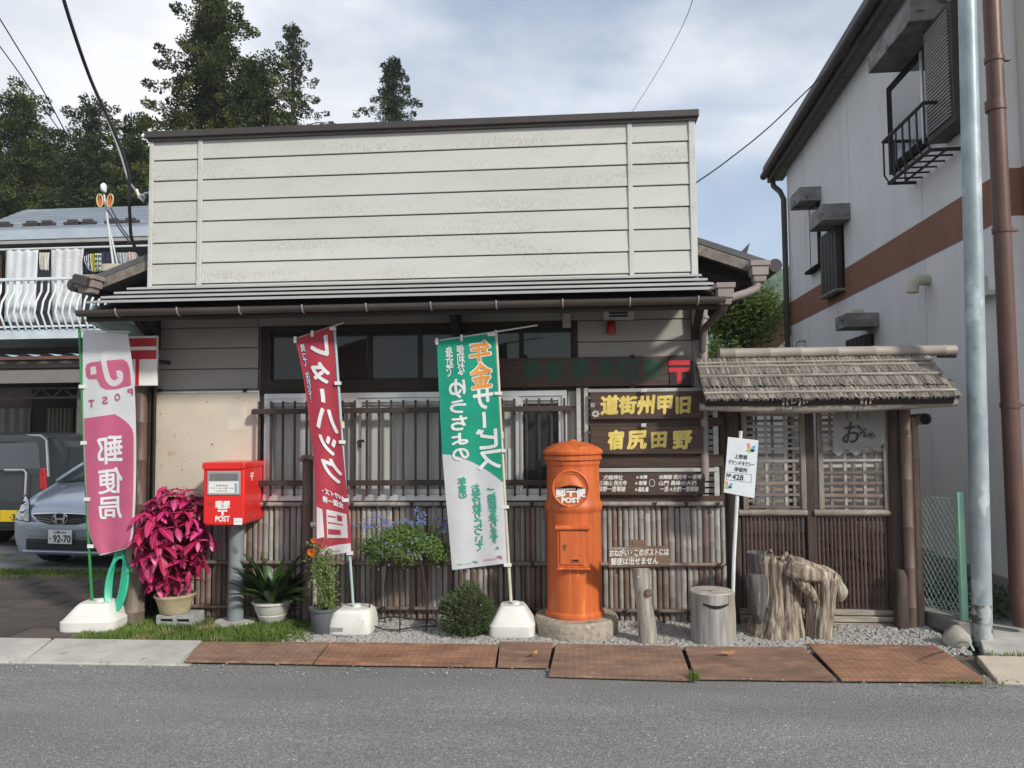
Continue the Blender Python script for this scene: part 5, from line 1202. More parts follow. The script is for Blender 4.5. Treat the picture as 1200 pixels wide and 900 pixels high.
# three small windows with hoods
def small_window(hpx,win_px,shutter,label=None):
    """hood front corners in pixels: far-left bottom, near-left bottom, near top; opening pixels"""
    (x0,y0),(x1,y1),th,o=hpx
    ta,za=tz(x0,y0,o); tb,zb2=tz(x1,y1,o); zz=(za+zb2)/2
    hood_(tb,ta,zz,zz+th,o)
    (wx0,wx1,wy0,wy1)=win_px
    A=tz(wx0,(wy0+wy1)/2,.0)[0]; B_=tz(wx1,(wy0+wy1)/2,.0)[0]; zt_=tz((wx0+wx1)/2,wy0)[1]; zb3=tz((wx0+wx1)/2,wy1)[1]
    w_=part(wallbox(B_,A,zb3,zt_,.03,-.03),'window',m_sash,WHs)
    if shutter:
        n=5
        for k in range(n): part(wallbox(B_+(A-B_)*(k+.08)/n,B_+(A-B_)*(k+.92)/n,zb3+.03,zt_,.10,.031),'shutter_board',pm('dark_shutter',(.045,.035,.03),(.03,.024,.02),rough=.6,scale=6,stretch=(4,4,.5)),w_)
        part(wallbox(B_-.02,A+.02,zb3,zb3+.028,.13,.0),'sill',m_hood,w_)
    else:
        part(wallbox(B_+.06,A-.06,zb3+.05,zt_-.02,.036,.031),'pane',m_pane,w_); part(wallbox(B_-.02,A+.05,zb3-.03,zb3+.01,.10,.0),'sill',m_sash,w_)
small_window(((926,247),(937,235.5),.20,.30),(951,962,235,316),False)
small_window(((948,272),(964,258),.21,.34),(970,990,270,346),True)
small_window(((979,390),(992,381),.16,.36),(1001,1025,395,450),True)
# wall vents
def vent_cap(px,py,r):
    t,z=tz(px,py); part(MB().tube([hw(t,z,.0),hw(t,z,.10),hw(t,z-.03,.15),hw(t,z-.12,.16)],r,10),'vent_hood',pm('cream_vent',(.50,.49,.38),rough=.5),WHs,smooth=50)
vent_cap(1089,328,.055); vent_cap(1011,366,.05); vent_cap(944,399,.03)
t,z=tz(1160,345); part(wallbox(t-.12,t+.12,z-.02,z+.02,.12,0),'bracket_plate',m_alu,WHs); part(wallbox(t+.02,t+.05,z,z+.16,.05,0),'bracket_post',m_alu,WHs)
# rear wing of the white house, carrying on its brown band
a=atY(897,380,9); SH=thing('rear_wing_wall','brown-banded rear wing of the white house behind the thatched gate','wall',(a.x,9,0))
pa,pb=atY(872,402,10.5),atY(926,355,8.2)
part(MB().prism([V((pa.x,pa.y,pa.z-.75)),V((pb.x,pb.y,pb.z-.6)),V((pb.x,pb.y,pb.z)),V((pa.x,pa.y,pa.z-.2))],(.2,.1,0)),'band',m_band,SH)
part(MB().prism([V((pa.x,pa.y,-.1)),V((pb.x,pb.y,-.1)),V((pb.x,pb.y,pb.z-.602)),V((pa.x,pa.y,pa.z-.752))],(.2,.1,0)),'wall',m_stc,SH)
part(MB().bar(V((pa.x,pa.y,pa.z-.17)),V((pb.x,pb.y,pb.z+.03)),.35,.06),'coping',m_conc,SH)
# ================================================================== cars in the parking space
GZ=-.15                                                # parking ground level behind the drive
class Car:
    """lofted body; local x across, y back from the nose, z up"""
    def __init__(s,name,label,loc,rot):
        s.t=thing(name,label,'car',loc); s.M=Matrix.Translation(loc)@Matrix.Rotation(rot,4,'Z')
    def p(s,x,y,z): return s.M@V((x,y,z))
    def part(s,mb,name,mat,parent=None,**k):
        mb.xf(s.M); return part(mb,name,mat,parent or s.t,**k)
def loft(st,closed_ends=True):
    """st: list of (y,[ (x,z) half section from bottom centre to top centre ])"""
    mb=MB(); n=len(st[0][1]); full=2*n-2
    for y,sec in st:
        ring=[(x,y,z) for x,z in sec]+[(-x,y,z) for x,z in sec[-2:0:-1]]
        mb.v+=[V(r) for r in ring]
    for i in range(len(st)-1):
        for k in range(full): a=i*full+k; b=i*full+(k+1)%full; mb.f.append((a,a+full,b+full,b))
    mb.f.append(tuple(range(full))); mb.f.append(tuple((len(st)-1)*full+k for k in range(full))[::-1])
    return mb
m_car=pm('silver_blue_paint',(.36,.41,.49),(.35,.40,.48),scale=2,rough=.28,metal=.55,coat=1.0,spec=.5)
m_vanp=pm('grey_paint',(.060,.068,.075),(.055,.063,.07),scale=2,rough=.3,metal=.4,coat=1.0)
m_cgl=glass('car_glass',(.05,.065,.075),rough=.02,opac=.86,spec=1.0)
m_tyre=pm('tyre',(.022,.022,.022),rough=.85,scale=20)
m_chr=pm('chrome',(.75,.75,.75),(.7,.7,.7),rough=.12,metal=1.0)
m_blp=pm('black_plastic',(.02,.02,.021),(.015,.015,.016),rough=.5)
m_lens=pm('head_lamp_lens',(.62,.64,.65),(.22,.23,.24),scale=14,rough=.06,coat=1.0,spec=.8)
def sec(w,zb,zs,zbelt,zt,wt,crown):
    """half section: bottom, sill, side, shoulder, glass, roof"""
    return [(0,zb),(w*.55,zb),(w*.90,zb+.02),(w*.99,zs),(w,zs+(zbelt-zs)*.5),(w*.985,zbelt-.04),(w*.94,zbelt),(wt+(w*.94-wt)*.42,zbelt+(zt-zbelt)*.55),(wt,zt-.05),(wt*.85,zt-.005),(wt*.45,zt+crown*.8),(0,zt+crown)]
nose=atY(69,613,2.55)
CR=Car('hatchback_car','silver-blue hatchback car parked nose to the street behind the pink banner',(nose.x+.02,2.60,GZ+.0),R(-7))
CW=.845
st=[]
for y,w,zb,zs,zbelt,zt,wt,cr in ((.0,.66,.24,.42,.62,.70,.46,.01),(.03,.72,.20,.40,.68,.755,.52,.012),(.12,.78,.18,.38,.75,.82,.60,.02),(.30,.825,.18,.36,.84,.905,.68,.03),(.55,.84,.18,.34,.92,.99,.71,.035),(.70,CW,.20,.34,.97,1.04,.725,.035),(.85,CW,.20,.34,.99,1.115,.72,.035),(1.05,CW,.20,.34,1.0,1.215,.70,.04),(1.30,CW,.20,.34,1.0,1.335,.66,.045),(1.65,CW,.20,.34,1.0,1.475,.61,.04),(2.0,CW,.20,.34,1.0,1.525,.59,.03),(2.7,CW,.20,.34,1.0,1.535,.58,.03),(3.3,.84,.20,.34,1.02,1.46,.56,.03),(3.65,.82,.22,.36,1.03,1.30,.55,.03),(3.85,.78,.28,.42,1.0,1.05,.55,.02),(3.90,.72,.34,.46,.85,.90,.5,.01)):
    st.append((y,sec(w,zb,zs,zbelt,zt,wt,cr)))
bd=CR.part(loft(st),'body',m_car,smooth=60)
# windscreen from the same sections, a hair proud
def zcar(y,f):                                         # top centre height at y
    for (a,b) in zip(st,st[1:]):
        if a[0]<=y<=b[0]:
            t=(y-a[0])/(b[0]-a[0]); return [( (1-t)*pa[0]+t*pb[0], (1-t)*pa[1]+t*pb[1]) for pa,pb in zip(a[1],b[1])]
def ws(u,v):
    y=.70+(1.76-.70)*v; s_=zcar(y,0); a=abs(u*2-1); wt=s_[8][0]*1.02; x=(u*2-1)*wt
    zc=s_[11][1]; ze=s_[8][1]+.035; return (x,y-.006,zc+(ze-zc)*a**2.4+.012)
CR.part(MB().grid(ws,16,10),'windscreen',m_cgl,smooth=True)
CR.part(MB().tube([ws(0,v/8) for v in range(9)],.020,6),'pillar_trim',m_car); CR.part(MB().tube([ws(1,v/8) for v in range(9)],.020,6),'pillar_trim',m_car)
CR.part(MB().grid(lambda u,v:((u*2-1)*.68,.64+.10*v-.03*(1-abs(u*2-1)**2),zcar(.64+.10*v,0)[11][1]+.006-.035*abs(u*2-1)**2),14,2),'cowl',m_blp)
for s in (-1,1):
    CR.part(MB().tube([(.10,.69,1.075),(-.35,.72,1.085)] if s>0 else [(-.60,.72,1.05),(-.15,.76,1.11)],.009,5),'wiper',m_blp)
    # side windows
    CR.part(MB().add([(s*.80,1.35,1.0),(s*.80,2.25,1.02),(s*.655,2.2,1.42),(s*.675,1.75,1.36)],[(0,1,2,3)]),'side_window',m_cgl); CR.part(MB().add([(s*.80,2.33,1.02),(s*.80,3.1,1.04),(s*.655,3.0,1.38),(s*.655,2.3,1.42)],[(0,1,2,3)]),'side_window',m_cgl)
    CR.part(rock((s*.93,1.28,1.0),.11,(1.0,.6,.75),2,2),'door_mirror',m_car,smooth=True)
    # headlamp: swept-back lens on the front corner
    def hl(u,v,s=s):
        a=V((.44,-.02,.600)); b=V((.665,.035,.615)); c_=V((.745,.24,.905)); d_=V((.56,.10,.835)); p=a*(1-u)*(1-v)+b*u*(1-v)+c_*u*v+d_*(1-u)*v
        k=math.sin(u*math.pi)*math.sin(v*math.pi); return (s*(p.x+.02*k+.012*u),p.y-.035*k-.022,p.z+.02*k)
    lz_=CR.part(MB().grid(hl,10,8,flip=(s<0)),'headlight',m_lens,smooth=True)
    for q,(u,v,r_) in enumerate(((.42,.36,.040),(.55,.68,.034),(.30,.72,.022))):
        c=hl(u,v); CR.part(rock((c[0],c[1]+.002,c[2]),r_,(1,.35,1),2,2),'lamp_reflector',m_chr if q!=1 else m_blp,lz_,smooth=True)
    CR.part(MB().tube([hl(0,0),hl(.5,0),hl(1,0),hl(1,.5),hl(1,1),hl(.5,1),hl(0,1),hl(0,.5),hl(0,0)],.007,5),'lamp_rim',m_blp,lz_)
    for yy in (.72,3.22):
        wv=CR.part(MB().tube([(s*.63,yy,.30),(s*.82,yy,.30)],.30,28),'wheel',m_tyre,smooth=40)
        CR.part(MB().tube([(s*.80,yy,.30),(s*.828,yy,.30)],.20,20),'rim',m_alu,wv,smooth=40)
    # fog lamp recess with bright surround
    CR.part(MB().tube([(s*.60,.055,.60),(s*.665,.085,.48),(s*.655,.085,.36),(s*.58,.05,.285),(s*.45,.02,.27)],.016,6),'bumper_trim',m_chr,smooth=True)
    CR.part(MB().obox((s*.575,.035,.40),(.10,.05,.13)),'fog_lamp',m_lens,bevel=.02)
# nose: grille, emblem, lower intake, plate
def fz(y): return y
CR.part(MB().prism([(-.42,-.006,.672),(-.30,-.030,.600),(-.16,-.034,.570),(.16,-.034,.570),(.30,-.030,.600),(.42,-.006,.672),(.36,-.012,.69),(0,-.028,.70),(-.36,-.012,.69)],(0,.08,0)),'grille',m_blp)
for k in range(2): [CR.part(MB().tube([(s*.37,-.020,.655-k*.03),(s*.12,-.046,.625-k*.028)],.006,5),'grille_bar',pm('dark_chrome',(.2,.2,.21),rough=.25,metal=.9)) for s in (-1,1)]
CR.part(MB().tube([(-.43,-.010,.69),(-.20,-.030,.705),(0,-.036,.708),(.20,-.030,.705),(.43,-.010,.69)],.009,6),'grille_trim',m_chr,smooth=True)
em=MB()
for s in (-1,1): em.prism([(s*.055,-.058,.695),(s*.082,-.058,.695),(s*.058,-.058,.595),(s*.034,-.058,.595)],(0,.012,0))
em.prism([(-.045,-.058,.652),(.045,-.058,.652),(.040,-.058,.632),(-.040,-.058,.632)],(0,.012,0))
CR.part(em,'emblem',m_chr); CR.part(MB().tube([(.105*math.cos(k*.3927),-.052,.645+.068*math.sin(k*.3927)) for k in range(17)],.006,5),'emblem_ring',m_chr)
CR.part(MB().box(-.52,.52,-.012,.05,.255,.40),'lower_intake',m_blp,bevel=.02)
for k in range(2): CR.part(MB().box(-.50,.50,-.022,.0,.30+.045*k,.312+.045*k),'intake_bar',m_blp)
CR.part(MB().box(-.56,.56,-.018,.06,.225,.252),'lip',m_car,bevel=.01)
[CR.part(MB().box(a_,a_+.31,-.012,.03,.42,.52),'bumper_panel',pm('bumper_grey',(.20,.23,.25),rough=.4,coat=.5),bevel=.01) for a_ in (-.50,.19)]
pl=CR.part(MB().box(-.165,.165,-.048,-.036,.345,.510),'number_plate',flat('plate_white',(.72,.73,.71)),bevel=.004)
mpg=flat('plate_green',(.04,.07,.06))
CR.part(text_mb('92-70',lambda u,v,w:(.03+u,-.0492-w,.405+v),w=.24,h=.085,bold=.004),'plate_number',mpg,pl)
CR.part(text_mb('山梨 501',lambda u,v,w:(u,-.0492-w,.482+v),w=.17,h=.03,bold=.001),'plate_region',mpg,pl)
CR.part(text_mb('そ',lambda u,v,w:(-.135+u,-.0492-w,.405+v),w=.028,h=.03,bold=.001),'plate_kana',mpg,pl)
# dark grey van, tail towards us
vp=atY(20,560,4.3)
VN=Car('grey_van','dark grey high-roofed van with a yellow plate, left of the hatchback',(vp.x-.20,4.30,GZ),R(-4))
w=.72
st2=[(0,[(0,.32),(.4,.32),(.66,.34),(.70,.45),(.70,.75),(.70,.98),(.695,1.04),(.665,1.40),(.63,1.68),(.56,1.74),(.3,1.76),(0,1.765)]),
     (.06,[(0,.26),(.4,.26),(.69,.30),(.735,.45),(.735,.75),(.735,.98),(.73,1.04),(.695,1.42),(.655,1.72),(.58,1.78),(.3,1.80),(0,1.805)]),
     (2.6,[(0,.26),(.4,.26),(.69,.30),(.735,.45),(.735,.75),(.735,.98),(.73,1.04),(.695,1.42),(.655,1.74),(.58,1.80),(.3,1.82),(0,1.825)]),
     (3.0,[(0,.26),(.4,.26),(.69,.30),(.735,.45),(.735,.72),(.735,.92),(.72,.98),(.66,1.1),(.6,1.15),(.5,1.17),(.3,1.18),(0,1.19)]),
     (3.38,[(0,.3),(.4,.3),(.6,.32),(.66,.42),(.66,.6),(.66,.75),(.64,.80),(.6,.84),(.55,.86),(.45,.87),(.3,.88),(0,.88)])]
st2=[(y,[(a,b if b<1.0 else 1.0+(b-1.0)*.84) for a,b in q]) for y,q in st2]
VN.part(loft(st2),'body',m_vanp,smooth=38)
VN.part(MB().prism([(-.60,-.012,1.06),(.60,-.012,1.06),(.545,.0,1.50),(.50,.0,1.545),(-.50,.0,1.545),(-.545,.0,1.50)],(0,.02,0)),'rear_window',m_cgl)
VN.part(MB().tube([(-.66,.0,.40),(-.70,.02,1.04),(-.645,.03,1.56),(-.56,.03,1.63),(.56,.03,1.63),(.645,.03,1.56),(.70,.02,1.04)],.022,8),'tailgate_trim',pm('silver_trim',(.5,.52,.53),rough=.3,metal=.6),smooth=True)
for s in (-1,1):
    VN.part(MB().prism([(s*.70,-.02,.86),(s*.60,-.026,.86),(s*.585,-.026,1.16),(s*.675,-.02,1.16)],(0,.10,0)),'tail_light',pm('tail_red',(.50,.012,.015),rough=.15,coat=1.0),bevel=.012)
    VN.part(MB().add([(s*.738,.35,1.08),(s*.738,1.15,1.08),(s*.712,1.12,1.46),(s*.712,.42,1.46)],[(0,1,2,3)]),'side_window',m_cgl); VN.part(MB().add([(s*.738,1.25,1.08),(s*.738,2.2,1.08),(s*.712,2.15,1.46),(s*.712,1.25,1.46)],[(0,1,2,3)]),'side_window',m_cgl)
    for yy in (.62,2.75):
        wv=VN.part(MB().tube([(s*.54,yy,.28),(s*.73,yy,.28)],.28,24),'wheel',m_tyre,smooth=40); VN.part(MB().tube([(s*.72,yy,.28),(s*.738,yy,.28)],.19,18),'rim',m_alu,wv,smooth=40)
VN.part(MB().box(-.68,.68,-.05,.06,.30,.52),'bumper',m_blp,bevel=.03)
VN.part(MB().tube([(.05,-.05,1.14),(.36,-.05,1.14),(.40,-.05,1.10),(.38,-.045,.55)],.016,8),'rear_rack',pm('rack_silver',(.55,.56,.56),rough=.3,metal=.6),smooth=True)
VN.part(MB().tube([(-.30,-.03,1.09),(.12,-.03,1.15)],.008,5),'wiper',m_blp)
yp=VN.part(MB().box(.02,.35,-.075,-.055,.40,.565),'number_plate',flat('plate_yellow',(.70,.47,.02)),bevel=.004)
VN.part(text_mb('·39',lambda u,v,w:(.26+u,-.0765-w,.465+v),w=.15,h=.085,bold=.004),'plate_number',flat('plate_black',(.03,.03,.03)),yp)

# ================================================================== house on the left with balcony
LY=7.0
def lx(px,py=400,Y=LY): return atY(px,py,Y).x
def lz(py,px=60,Y=LY): return atY(px,py,Y).z
LH=thing('balcony_house','two-storey house with slate-grey metal roof and a white-railed balcony at left','house',(lx(60),LY,0))
m_lw=pm('brown_wall',(.11,.085,.07),(.075,.06,.05),scale=3,rough=.8)
xL,xR=lx(-160),lx(260)
part(MB().box(xL,xR,LY+1.0,LY+6,-.2,lz(262)),'wall',m_lw,LH)
m_mr=pm('metal_roof_blue',(.235,.27,.31),(.17,.20,.235),scale=3,stretch=(.5,2,2),rough=.4,metal=.2,spots=((.33,.36,.40),1.4,.62))
ye=LY-.35; ze=atY(60,270,ye).z; yr=LY+3.6; zr=atY(60,245.5,yr).z
nrow=9
for k in range(nrow):                                  # roof courses, left end hipped
    f0,f1=k/nrow,(k+1)/nrow
    ya,yb=ye+(yr-ye)*f0,ye+(yr-ye)*f1; za,zb=ze+(zr-ze)*f0,ze+(zr-ze)*f1
    hip=(lx(30,247,yr)-lx(-40,270,ye)); xa=lx(-40,270,ye)+hip*f0; xb=lx(-40,270,ye)+hip*f1
    part(MB().prism([(xa,ya,za+.03),(xR+.3,ya,za+.03),(xR+.3,yb+.05,zb+.03),(xb,yb+.05,zb+.03)],(0,0,-.03)),'roof_course',m_mr,LH)
part(MB().add([(lx(-40,270,ye),ye,ze),(lx(30,247,yr),yr,zr),(xR,yr,zr),(xR,yr+4,ze),(lx(-40,270,ye),yr+4,ze)],[(0,1,4),(1,2,3,4)]),'roof_back',m_mr,LH)
part(MB().box(lx(-42,270,ye),xR+.3,ye-.04,ye+.02,ze-.16,ze+.015),'fascia',pm('pale_fascia',(.40,.45,.50),(.34,.39,.44),scale=3,rough=.45),LH)
part(MB().box(lx(-42,270,ye),xR+.3,ye-.01,LY+1.0,ze-.20,ze-.165),'soffit',pm('soffit_dark',(.10,.09,.08),rough=.8),LH)
part(MB().box(lx(-42,270,ye),xR+.3,ye-.02,ye+.02,ze-.23,ze-.165),'eave_batten',pm('eave_pale',(.36,.34,.31),rough=.7),LH)
sg=mesh('snow_guard',MB().box(-.17,.17,-.02,.02,0,.05).box(-.09,.09,-.03,.03,.03,.09),m_cap)
for px,py in ((5,264),(37,262.5),(55,264),(85,262),(103,263),(133,261),(153,262)):
    p=atY(px,py+2,ye+.55); inst('snow_guard',sg,LH,(p.x,ye+.55,ze+(zr-ze)*.55/(yr-ye)+.03))
# balcony
by=LY-.75
bx0,bx1=lx(-120,400,by),lx(148,400,by)
part(MB().box(bx0,bx1,by-.02,LY+1.0,lz(392,60,by)-.02,lz(386,60,by)),'balcony_floor',pm('balcony_slab',(.50,.55,.56),rough=.6),LH)
part(MB().box(bx0,bx1,by-.05,by-.021,lz(397,60,by),lz(386,60,by)),'balcony_fascia',MATS['balcony_slab'],LH)
m_wr=pm('white_rail',(.66,.68,.69),(.58,.60,.61),rough=.45)
zt_,zb_=lz(326,60,by),lz(386,60,by)
part(MB().box(bx0,bx1,by-.10,by-.03,zt_-.05,zt_),'handrail',m_wr,LH,bevel=.01)
ba=mesh('baluster',MB().tube([(0,0,0),(0,-.04,.08),(0,-.14,.26),(0,-.10,.46),(0,.02,.66),(0,.03,zt_-zb_-.04)],.017,6),m_wr,smooth=True)
nb=int((bx1-bx0)/.125)
for k in range(nb): inst('baluster',ba,LH,(bx0+.05+k*.125,by-.06,zb_+.0))
part(MB().box(bx0,bx1,by-.09,by-.04,zb_+.03,zb_+.06),'bottom_rail',m_wr,LH)
for px in (-20,140): p=lx(px,330,by); part(MB().box(p-.03,p+.03,by-.08,by-.03,zb_-.1,zt_),'rail_post',m_wr,LH)
# upper wall openings: glass doors behind the laundry, wooden side
part(MB().box(lx(5,330,LY+.98),lx(170,330,LY+.98),LY+.95,LY+.99,lz(384,60,LY+1),lz(285,60,LY+1)),'balcony_window',glass('balcony_glass',(.03,.032,.035),rough=.08,opac=.95),LH)
part(MB().box(bx0,lx(4,330,LY+.9),LY+.85,LY+.93,lz(384,60,LY+1),lz(275,60,LY+1)),'timber_panel',pm('timber_panel',(.22,.13,.08),(.16,.09,.06),scale=3,stretch=(5,5,.6),rough=.7),LH)
# laundry pole and washing
yl=LY-.35
part(MB().tube([(bx0,yl,lz(291,60,yl)),(lx(176,290,yl),yl,lz(291,60,yl))],.018,6),'laundry_pole',m_wr,LH)
def cloth_item(name,label,pts,mat,stripes=None,amp=.02,seed=0,cat='laundry'):
    """hung cloth: pixel outline left edge, right edge top to bottom"""
    (l,r)=pts
    fn=lambda u,v:atY(curve(l,v)[0]+(curve(r,v)[0]-curve(l,v)[0])*u,curve(l,v)[1]+(curve(r,v)[1]-curve(l,v)[1])*u,yl+amp*math.sin(u*14+seed)*v+amp*.6*math.sin(u*23+seed*2+v*2))
    mb=MB().grid(fn,18,12,flip=True); o=part(mb,name,mat,smooth=True); sd=o.modifiers.new('s','SOLIDIFY'); sd.thickness=.004
    tag(o,label,cat,'washing hung out on the balcony'); return o,fn
mwht=clothm('towel_white',(.72,.75,.76),.2); mwh2=clothm('towel_cream',(.66,.63,.56),.2); mnavy=clothm('cloth_navy',(.022,.024,.05),.05); myel=clothm('cloth_yellow',(.50,.46,.08),.15); mlg=clothm('cloth_grey',(.45,.46,.47),.2)
cloth_item('bath_towel','large pale towel at the left end of the balcony washing',([(7,292),(6,330),(5,377)],[(45,293),(43,330),(40,378)]),mwht,seed=1)
cloth_item('small_towel','small cream towel between the two large pale towels',([(46,296),(46,306),(47,316)],[(58,296),(57,306),(57,317)]),mwh2,seed=2)
cloth_item('quilted_blanket','large white quilted blanket hung in the middle of the balcony',([(60,291),(60,330),(62,378)],[(98,291),(96,330),(95,378)]),pm('quilt_white',(.68,.68,.68),(.55,.55,.56),scale=26,rough=.9,bump=.8,bscale=26,subs=.15),seed=3)
cloth_item('dark_shirt','navy shirt hanging just right of the quilted blanket',([(97,296),(96,308),(97,320)],[(106,297),(106,310),(107,320)]),mnavy,seed=4)
cloth_item('white_sleeve','white shirt in front of the navy one',([(98,301),(100,308),(105,317)],[(107,297),(107,306),(109,319)]),mwht,seed=5)
cloth_item('yellow_shirt','yellow shirt hanging in the middle of the small washing',([(106,298),(107,308),(107,318)],[(113,297),(112,308),(112,319)]),myel,seed=6)
o,fn=cloth_item('striped_shirt','small shirt with dark and pale stripes',([(111,297),(111,308),(112,318)],[(119,297),(119,308),(118,318)]),pm('stripes_base',(.60,.64,.60),rough=.9),seed=7)
for k in range(4): part(MB().grid(lambda u,v:fn(u,(.12+.24*k)+.11*v)-V((0,.012,0)),8,1,flip=True),'stripe',clothm('cloth_teal',(.04,.10,.10),.1),o)
cloth_item('navy_trousers','dark navy trousers hanging right of the striped shirt',([(119,295),(119,308),(120,320)],[(138,296),(141,306),(140,315)]),mnavy,seed=8)
cloth_item('grey_shirt','pale grey shirt near the right end of the washing',([(137,296),(139,305),(141,312)],[(150,296),(150,304),(150,312)]),mlg,seed=9)
cloth_item('floral_cloth','pinkish floral cloth hanging beside the pale grey shirt',([(150,295),(150,302),(151,309)],[(160,296),(162,302),(163,308)]),pm('floral',(.55,.45,.42),(.38,.28,.26),scale=30,rough=.9),seed=10)
# carport in front: sheet roof, beams, dark bay with curtains
cy=3.6
CP=thing('carport','dark open carport with corrugated pale blue roof sheets below the balcony','carport',(lx(40,500,5),5,0))
m_cb=pm('carport_beam',(.13,.115,.10),(.09,.08,.07),scale=3,stretch=(.6,3,3),rough=.7)
cx0,cx1=atY(-120,450,4.9).x,-3.80
part(MB().box(cx0,cx1,4.86,4.95,atY(60,431,4.9).z,atY(60,423,4.9).z),'beam',m_cb,CP)
part(MB().box(cx0,cx1,4.80,4.90,atY(60,449,4.9).z,atY(60,434,4.9).z),'beam',pm('carport_fascia',(.20,.19,.175),rough=.7),CP)
zc=atY(60,420,4.9).z
mb=MB().grid(lambda u,v:(cx0+(cx1-cx0)*u,4.75+1.4*v,zc+.04+.02*math.sin(u*120)+.06*v),240,2); part(mb,'roof_sheet',pm('pale_blue_sheet',(.30,.44,.55),(.24,.36,.46),rough=.4),CP,smooth=True)
part(MB().box(cx0,cx1,4.72,4.76,zc-.03,zc+.02),'sheet_edge',pm('rust_brown_edge',(.15,.07,.055),rough=.7),CP)
za,zb=atY(60,455,5.2).z,atY(60,466,5.2).z
mb=MB().bar((cx0,5.2,za),(cx1,5.2,za),.04,.03).bar((cx0,5.2,zb),(cx1,5.2,zb),.04,.03); part(mb,'truss_chord',m_cb,CP)
for k in range(22):
    x=cx0+k*.36; part(MB().bar((x,5.2,za),(x+.18,5.2,zb),.02,.02),'truss_web',m_cb,CP); part(MB().bar((x+.18,5.2,zb),(x+.36,5.2,za),.02,.02),'truss_web',m_cb,CP)
part(MB().box(cx0,cx1,4.95,LY+1.0,zc-.32,zc-.28),'ceiling',m_blk,CP)
for px in (95,178): x=atY(px,560,5.1).x; part(MB().box(x-.06,x+.06,5.05,5.17,GZ,zc),'carport_post',m_cb,CP)
gx0=atY(35,560,7.9).x
part(MB().box(cx0,cx1+.4,LY+.9,LY+.99,GZ,zc),'bay_wall',pm('bay_dark',(.035,.03,.027),rough=.9),CP)
for (a,b,m) in ((-40,32,pm('bay_curtain',(.17,.16,.14),rough=.9)),(52,82,pm('bay_curtain_pale',(.24,.225,.20),(.16,.15,.13),scale=4,stretch=(8,1,.5),rough=.9)),(85,104,MATS['bay_curtain'])):
    x0,x1=atY(a,520,LY+.8).x,atY(b,520,LY+.8).x
    part(MB().grid(lambda u,v:(x0+(x1-x0)*u,LY+.85+.02*math.sin(u*40),.1+(atY(60,478,LY+.8).z-.1)*v),40,1),'bay_curtain',m,CP,smooth=True)

# ================================================================== antenna pole with two pulley discs, wires
ay=2.2
PA=thing('pulley_pole','thin white pole with two orange ringed discs above the side eave','pole',(atY(130,310,ay).x,ay,0))
m_tube=pm('pole_white',(.55,.57,.58),rough=.4)
a0,a1=atY(122,228,ay),atY(133,312,ay)
part(MB().tube([a1,a0],[.014,.011],6),'shaft',m_tube,PA); part(MB().tube([a1+V((.06,0,-.03)),atY(127,262,ay)],.010,6),'strut',m_tube,PA)
part(rock(tuple(atY(121,220,ay)),.04,(1,1,1.25),1,2),'knob',flat('knob_white',(.75,.75,.74)),PA,smooth=True)
part(MB().obox(atY(132,314,ay),(.22,.12,.08)),'bracket',pm('cream_block',(.52,.46,.36),rough=.7),PA)
part(MB().bar(a1+V((0,0,-.02)),V((a1.x,a1.y,2.4)),.05,.05),'mount',m_dwood,PA)
morg=pm('disc_orange',(.62,.16,.045),(.52,.12,.035),rough=.5); mcrm=pm('disc_rim',(.60,.50,.28),rough=.5)
for px,py,tl in ((117,235,-.12),(129,235,.12)):
    c=atY(px,py,ay-.05); rm=Matrix.Rotation(tl,3,'Y'); n=22
    ring=[c+rm@V((.0,0,0)) for _ in range(0)]
    pts=[c+rm@V((.036*math.cos(k*2*math.pi/n),0,.076*math.sin(k*2*math.pi/n))) for k in range(n+1)]
    dsc=part(MB().tube(pts,.008,6),'disc_ring',mcrm,PA,smooth=True)
    mb=MB()
    for s in (-.012,.012): mb.add([c+rm@V((.026*math.cos(k*2*math.pi/n),s*.4,-.022+.04*math.sin(k*2*math.pi/n))) for k in range(n)],[tuple(range(n)) if s<0 else tuple(range(n))[::-1]])
    part(mb,'disc_plate',morg,dsc); part(MB().tube([c+rm@V((0,0,-.07)),c+rm@V((0,0,.07))],.006,5).tube([c+rm@V((-.035,0,.015)),c+rm@V((.035,0,.015))],.006,5),'spoke',morg,dsc)
m_cbl=pm('black_cable',(.018,.018,.02),rough=.6)
def cable(label,pts,r,mat=m_cbl):
    ps=[atY(*p) for p in pts]; dense=[]
    cr=[tuple(p) for p in ps]; n=len(ps)*8
    dense=[curve(cr,k/n) for k in range(n+1)]
    solo(part(MB().tube(dense,r,6),'cable',mat,smooth=True),label,'cable')
cable('thick black cable running down from the top left to the post office eave',[(66,-30,-.6),(84,30,-.3),(107,95,.1),(132,150,.35),(150,200,.5),(152,250,.55),(156,285,.55),(176,316,.6)],.016)
cable('second thin cable twisting beside the thick black one',[(122,130,.9),(140,178,.9),(150,210,.9),(158,222,.9),(163,233,.9)],.010,pm('grey_cable',(.25,.26,.27),rough=.5))
cable('upper of two thin overhead wires at the far left',[(-20,-10,3),(20,55,3.6),(50,105,4.2),(82,165,5.0)],.009)
cable('lower of two thin overhead wires at the far left',[(-20,28,3),(15,75,3.6),(45,118,4.2),(75,160,5.0)],.008)
cable('pair wire slanting from the orange discs down to the thick cable',[(130,244,2.0),(142,266,1.6),(153,280,.9)],.008)
cable('second slanting wire below the orange discs',[(126,246,2.0),(140,268,1.6),(153,285,.9)],.008)
cable('thin overhead wire rising behind the parapet to the right of centre',[(735,140,.9),(770,85,-.5),(800,30,-1.5),(815,-10,-2.2)],.0022,pm('thin_wire',(.10,.10,.12),rough=.6))
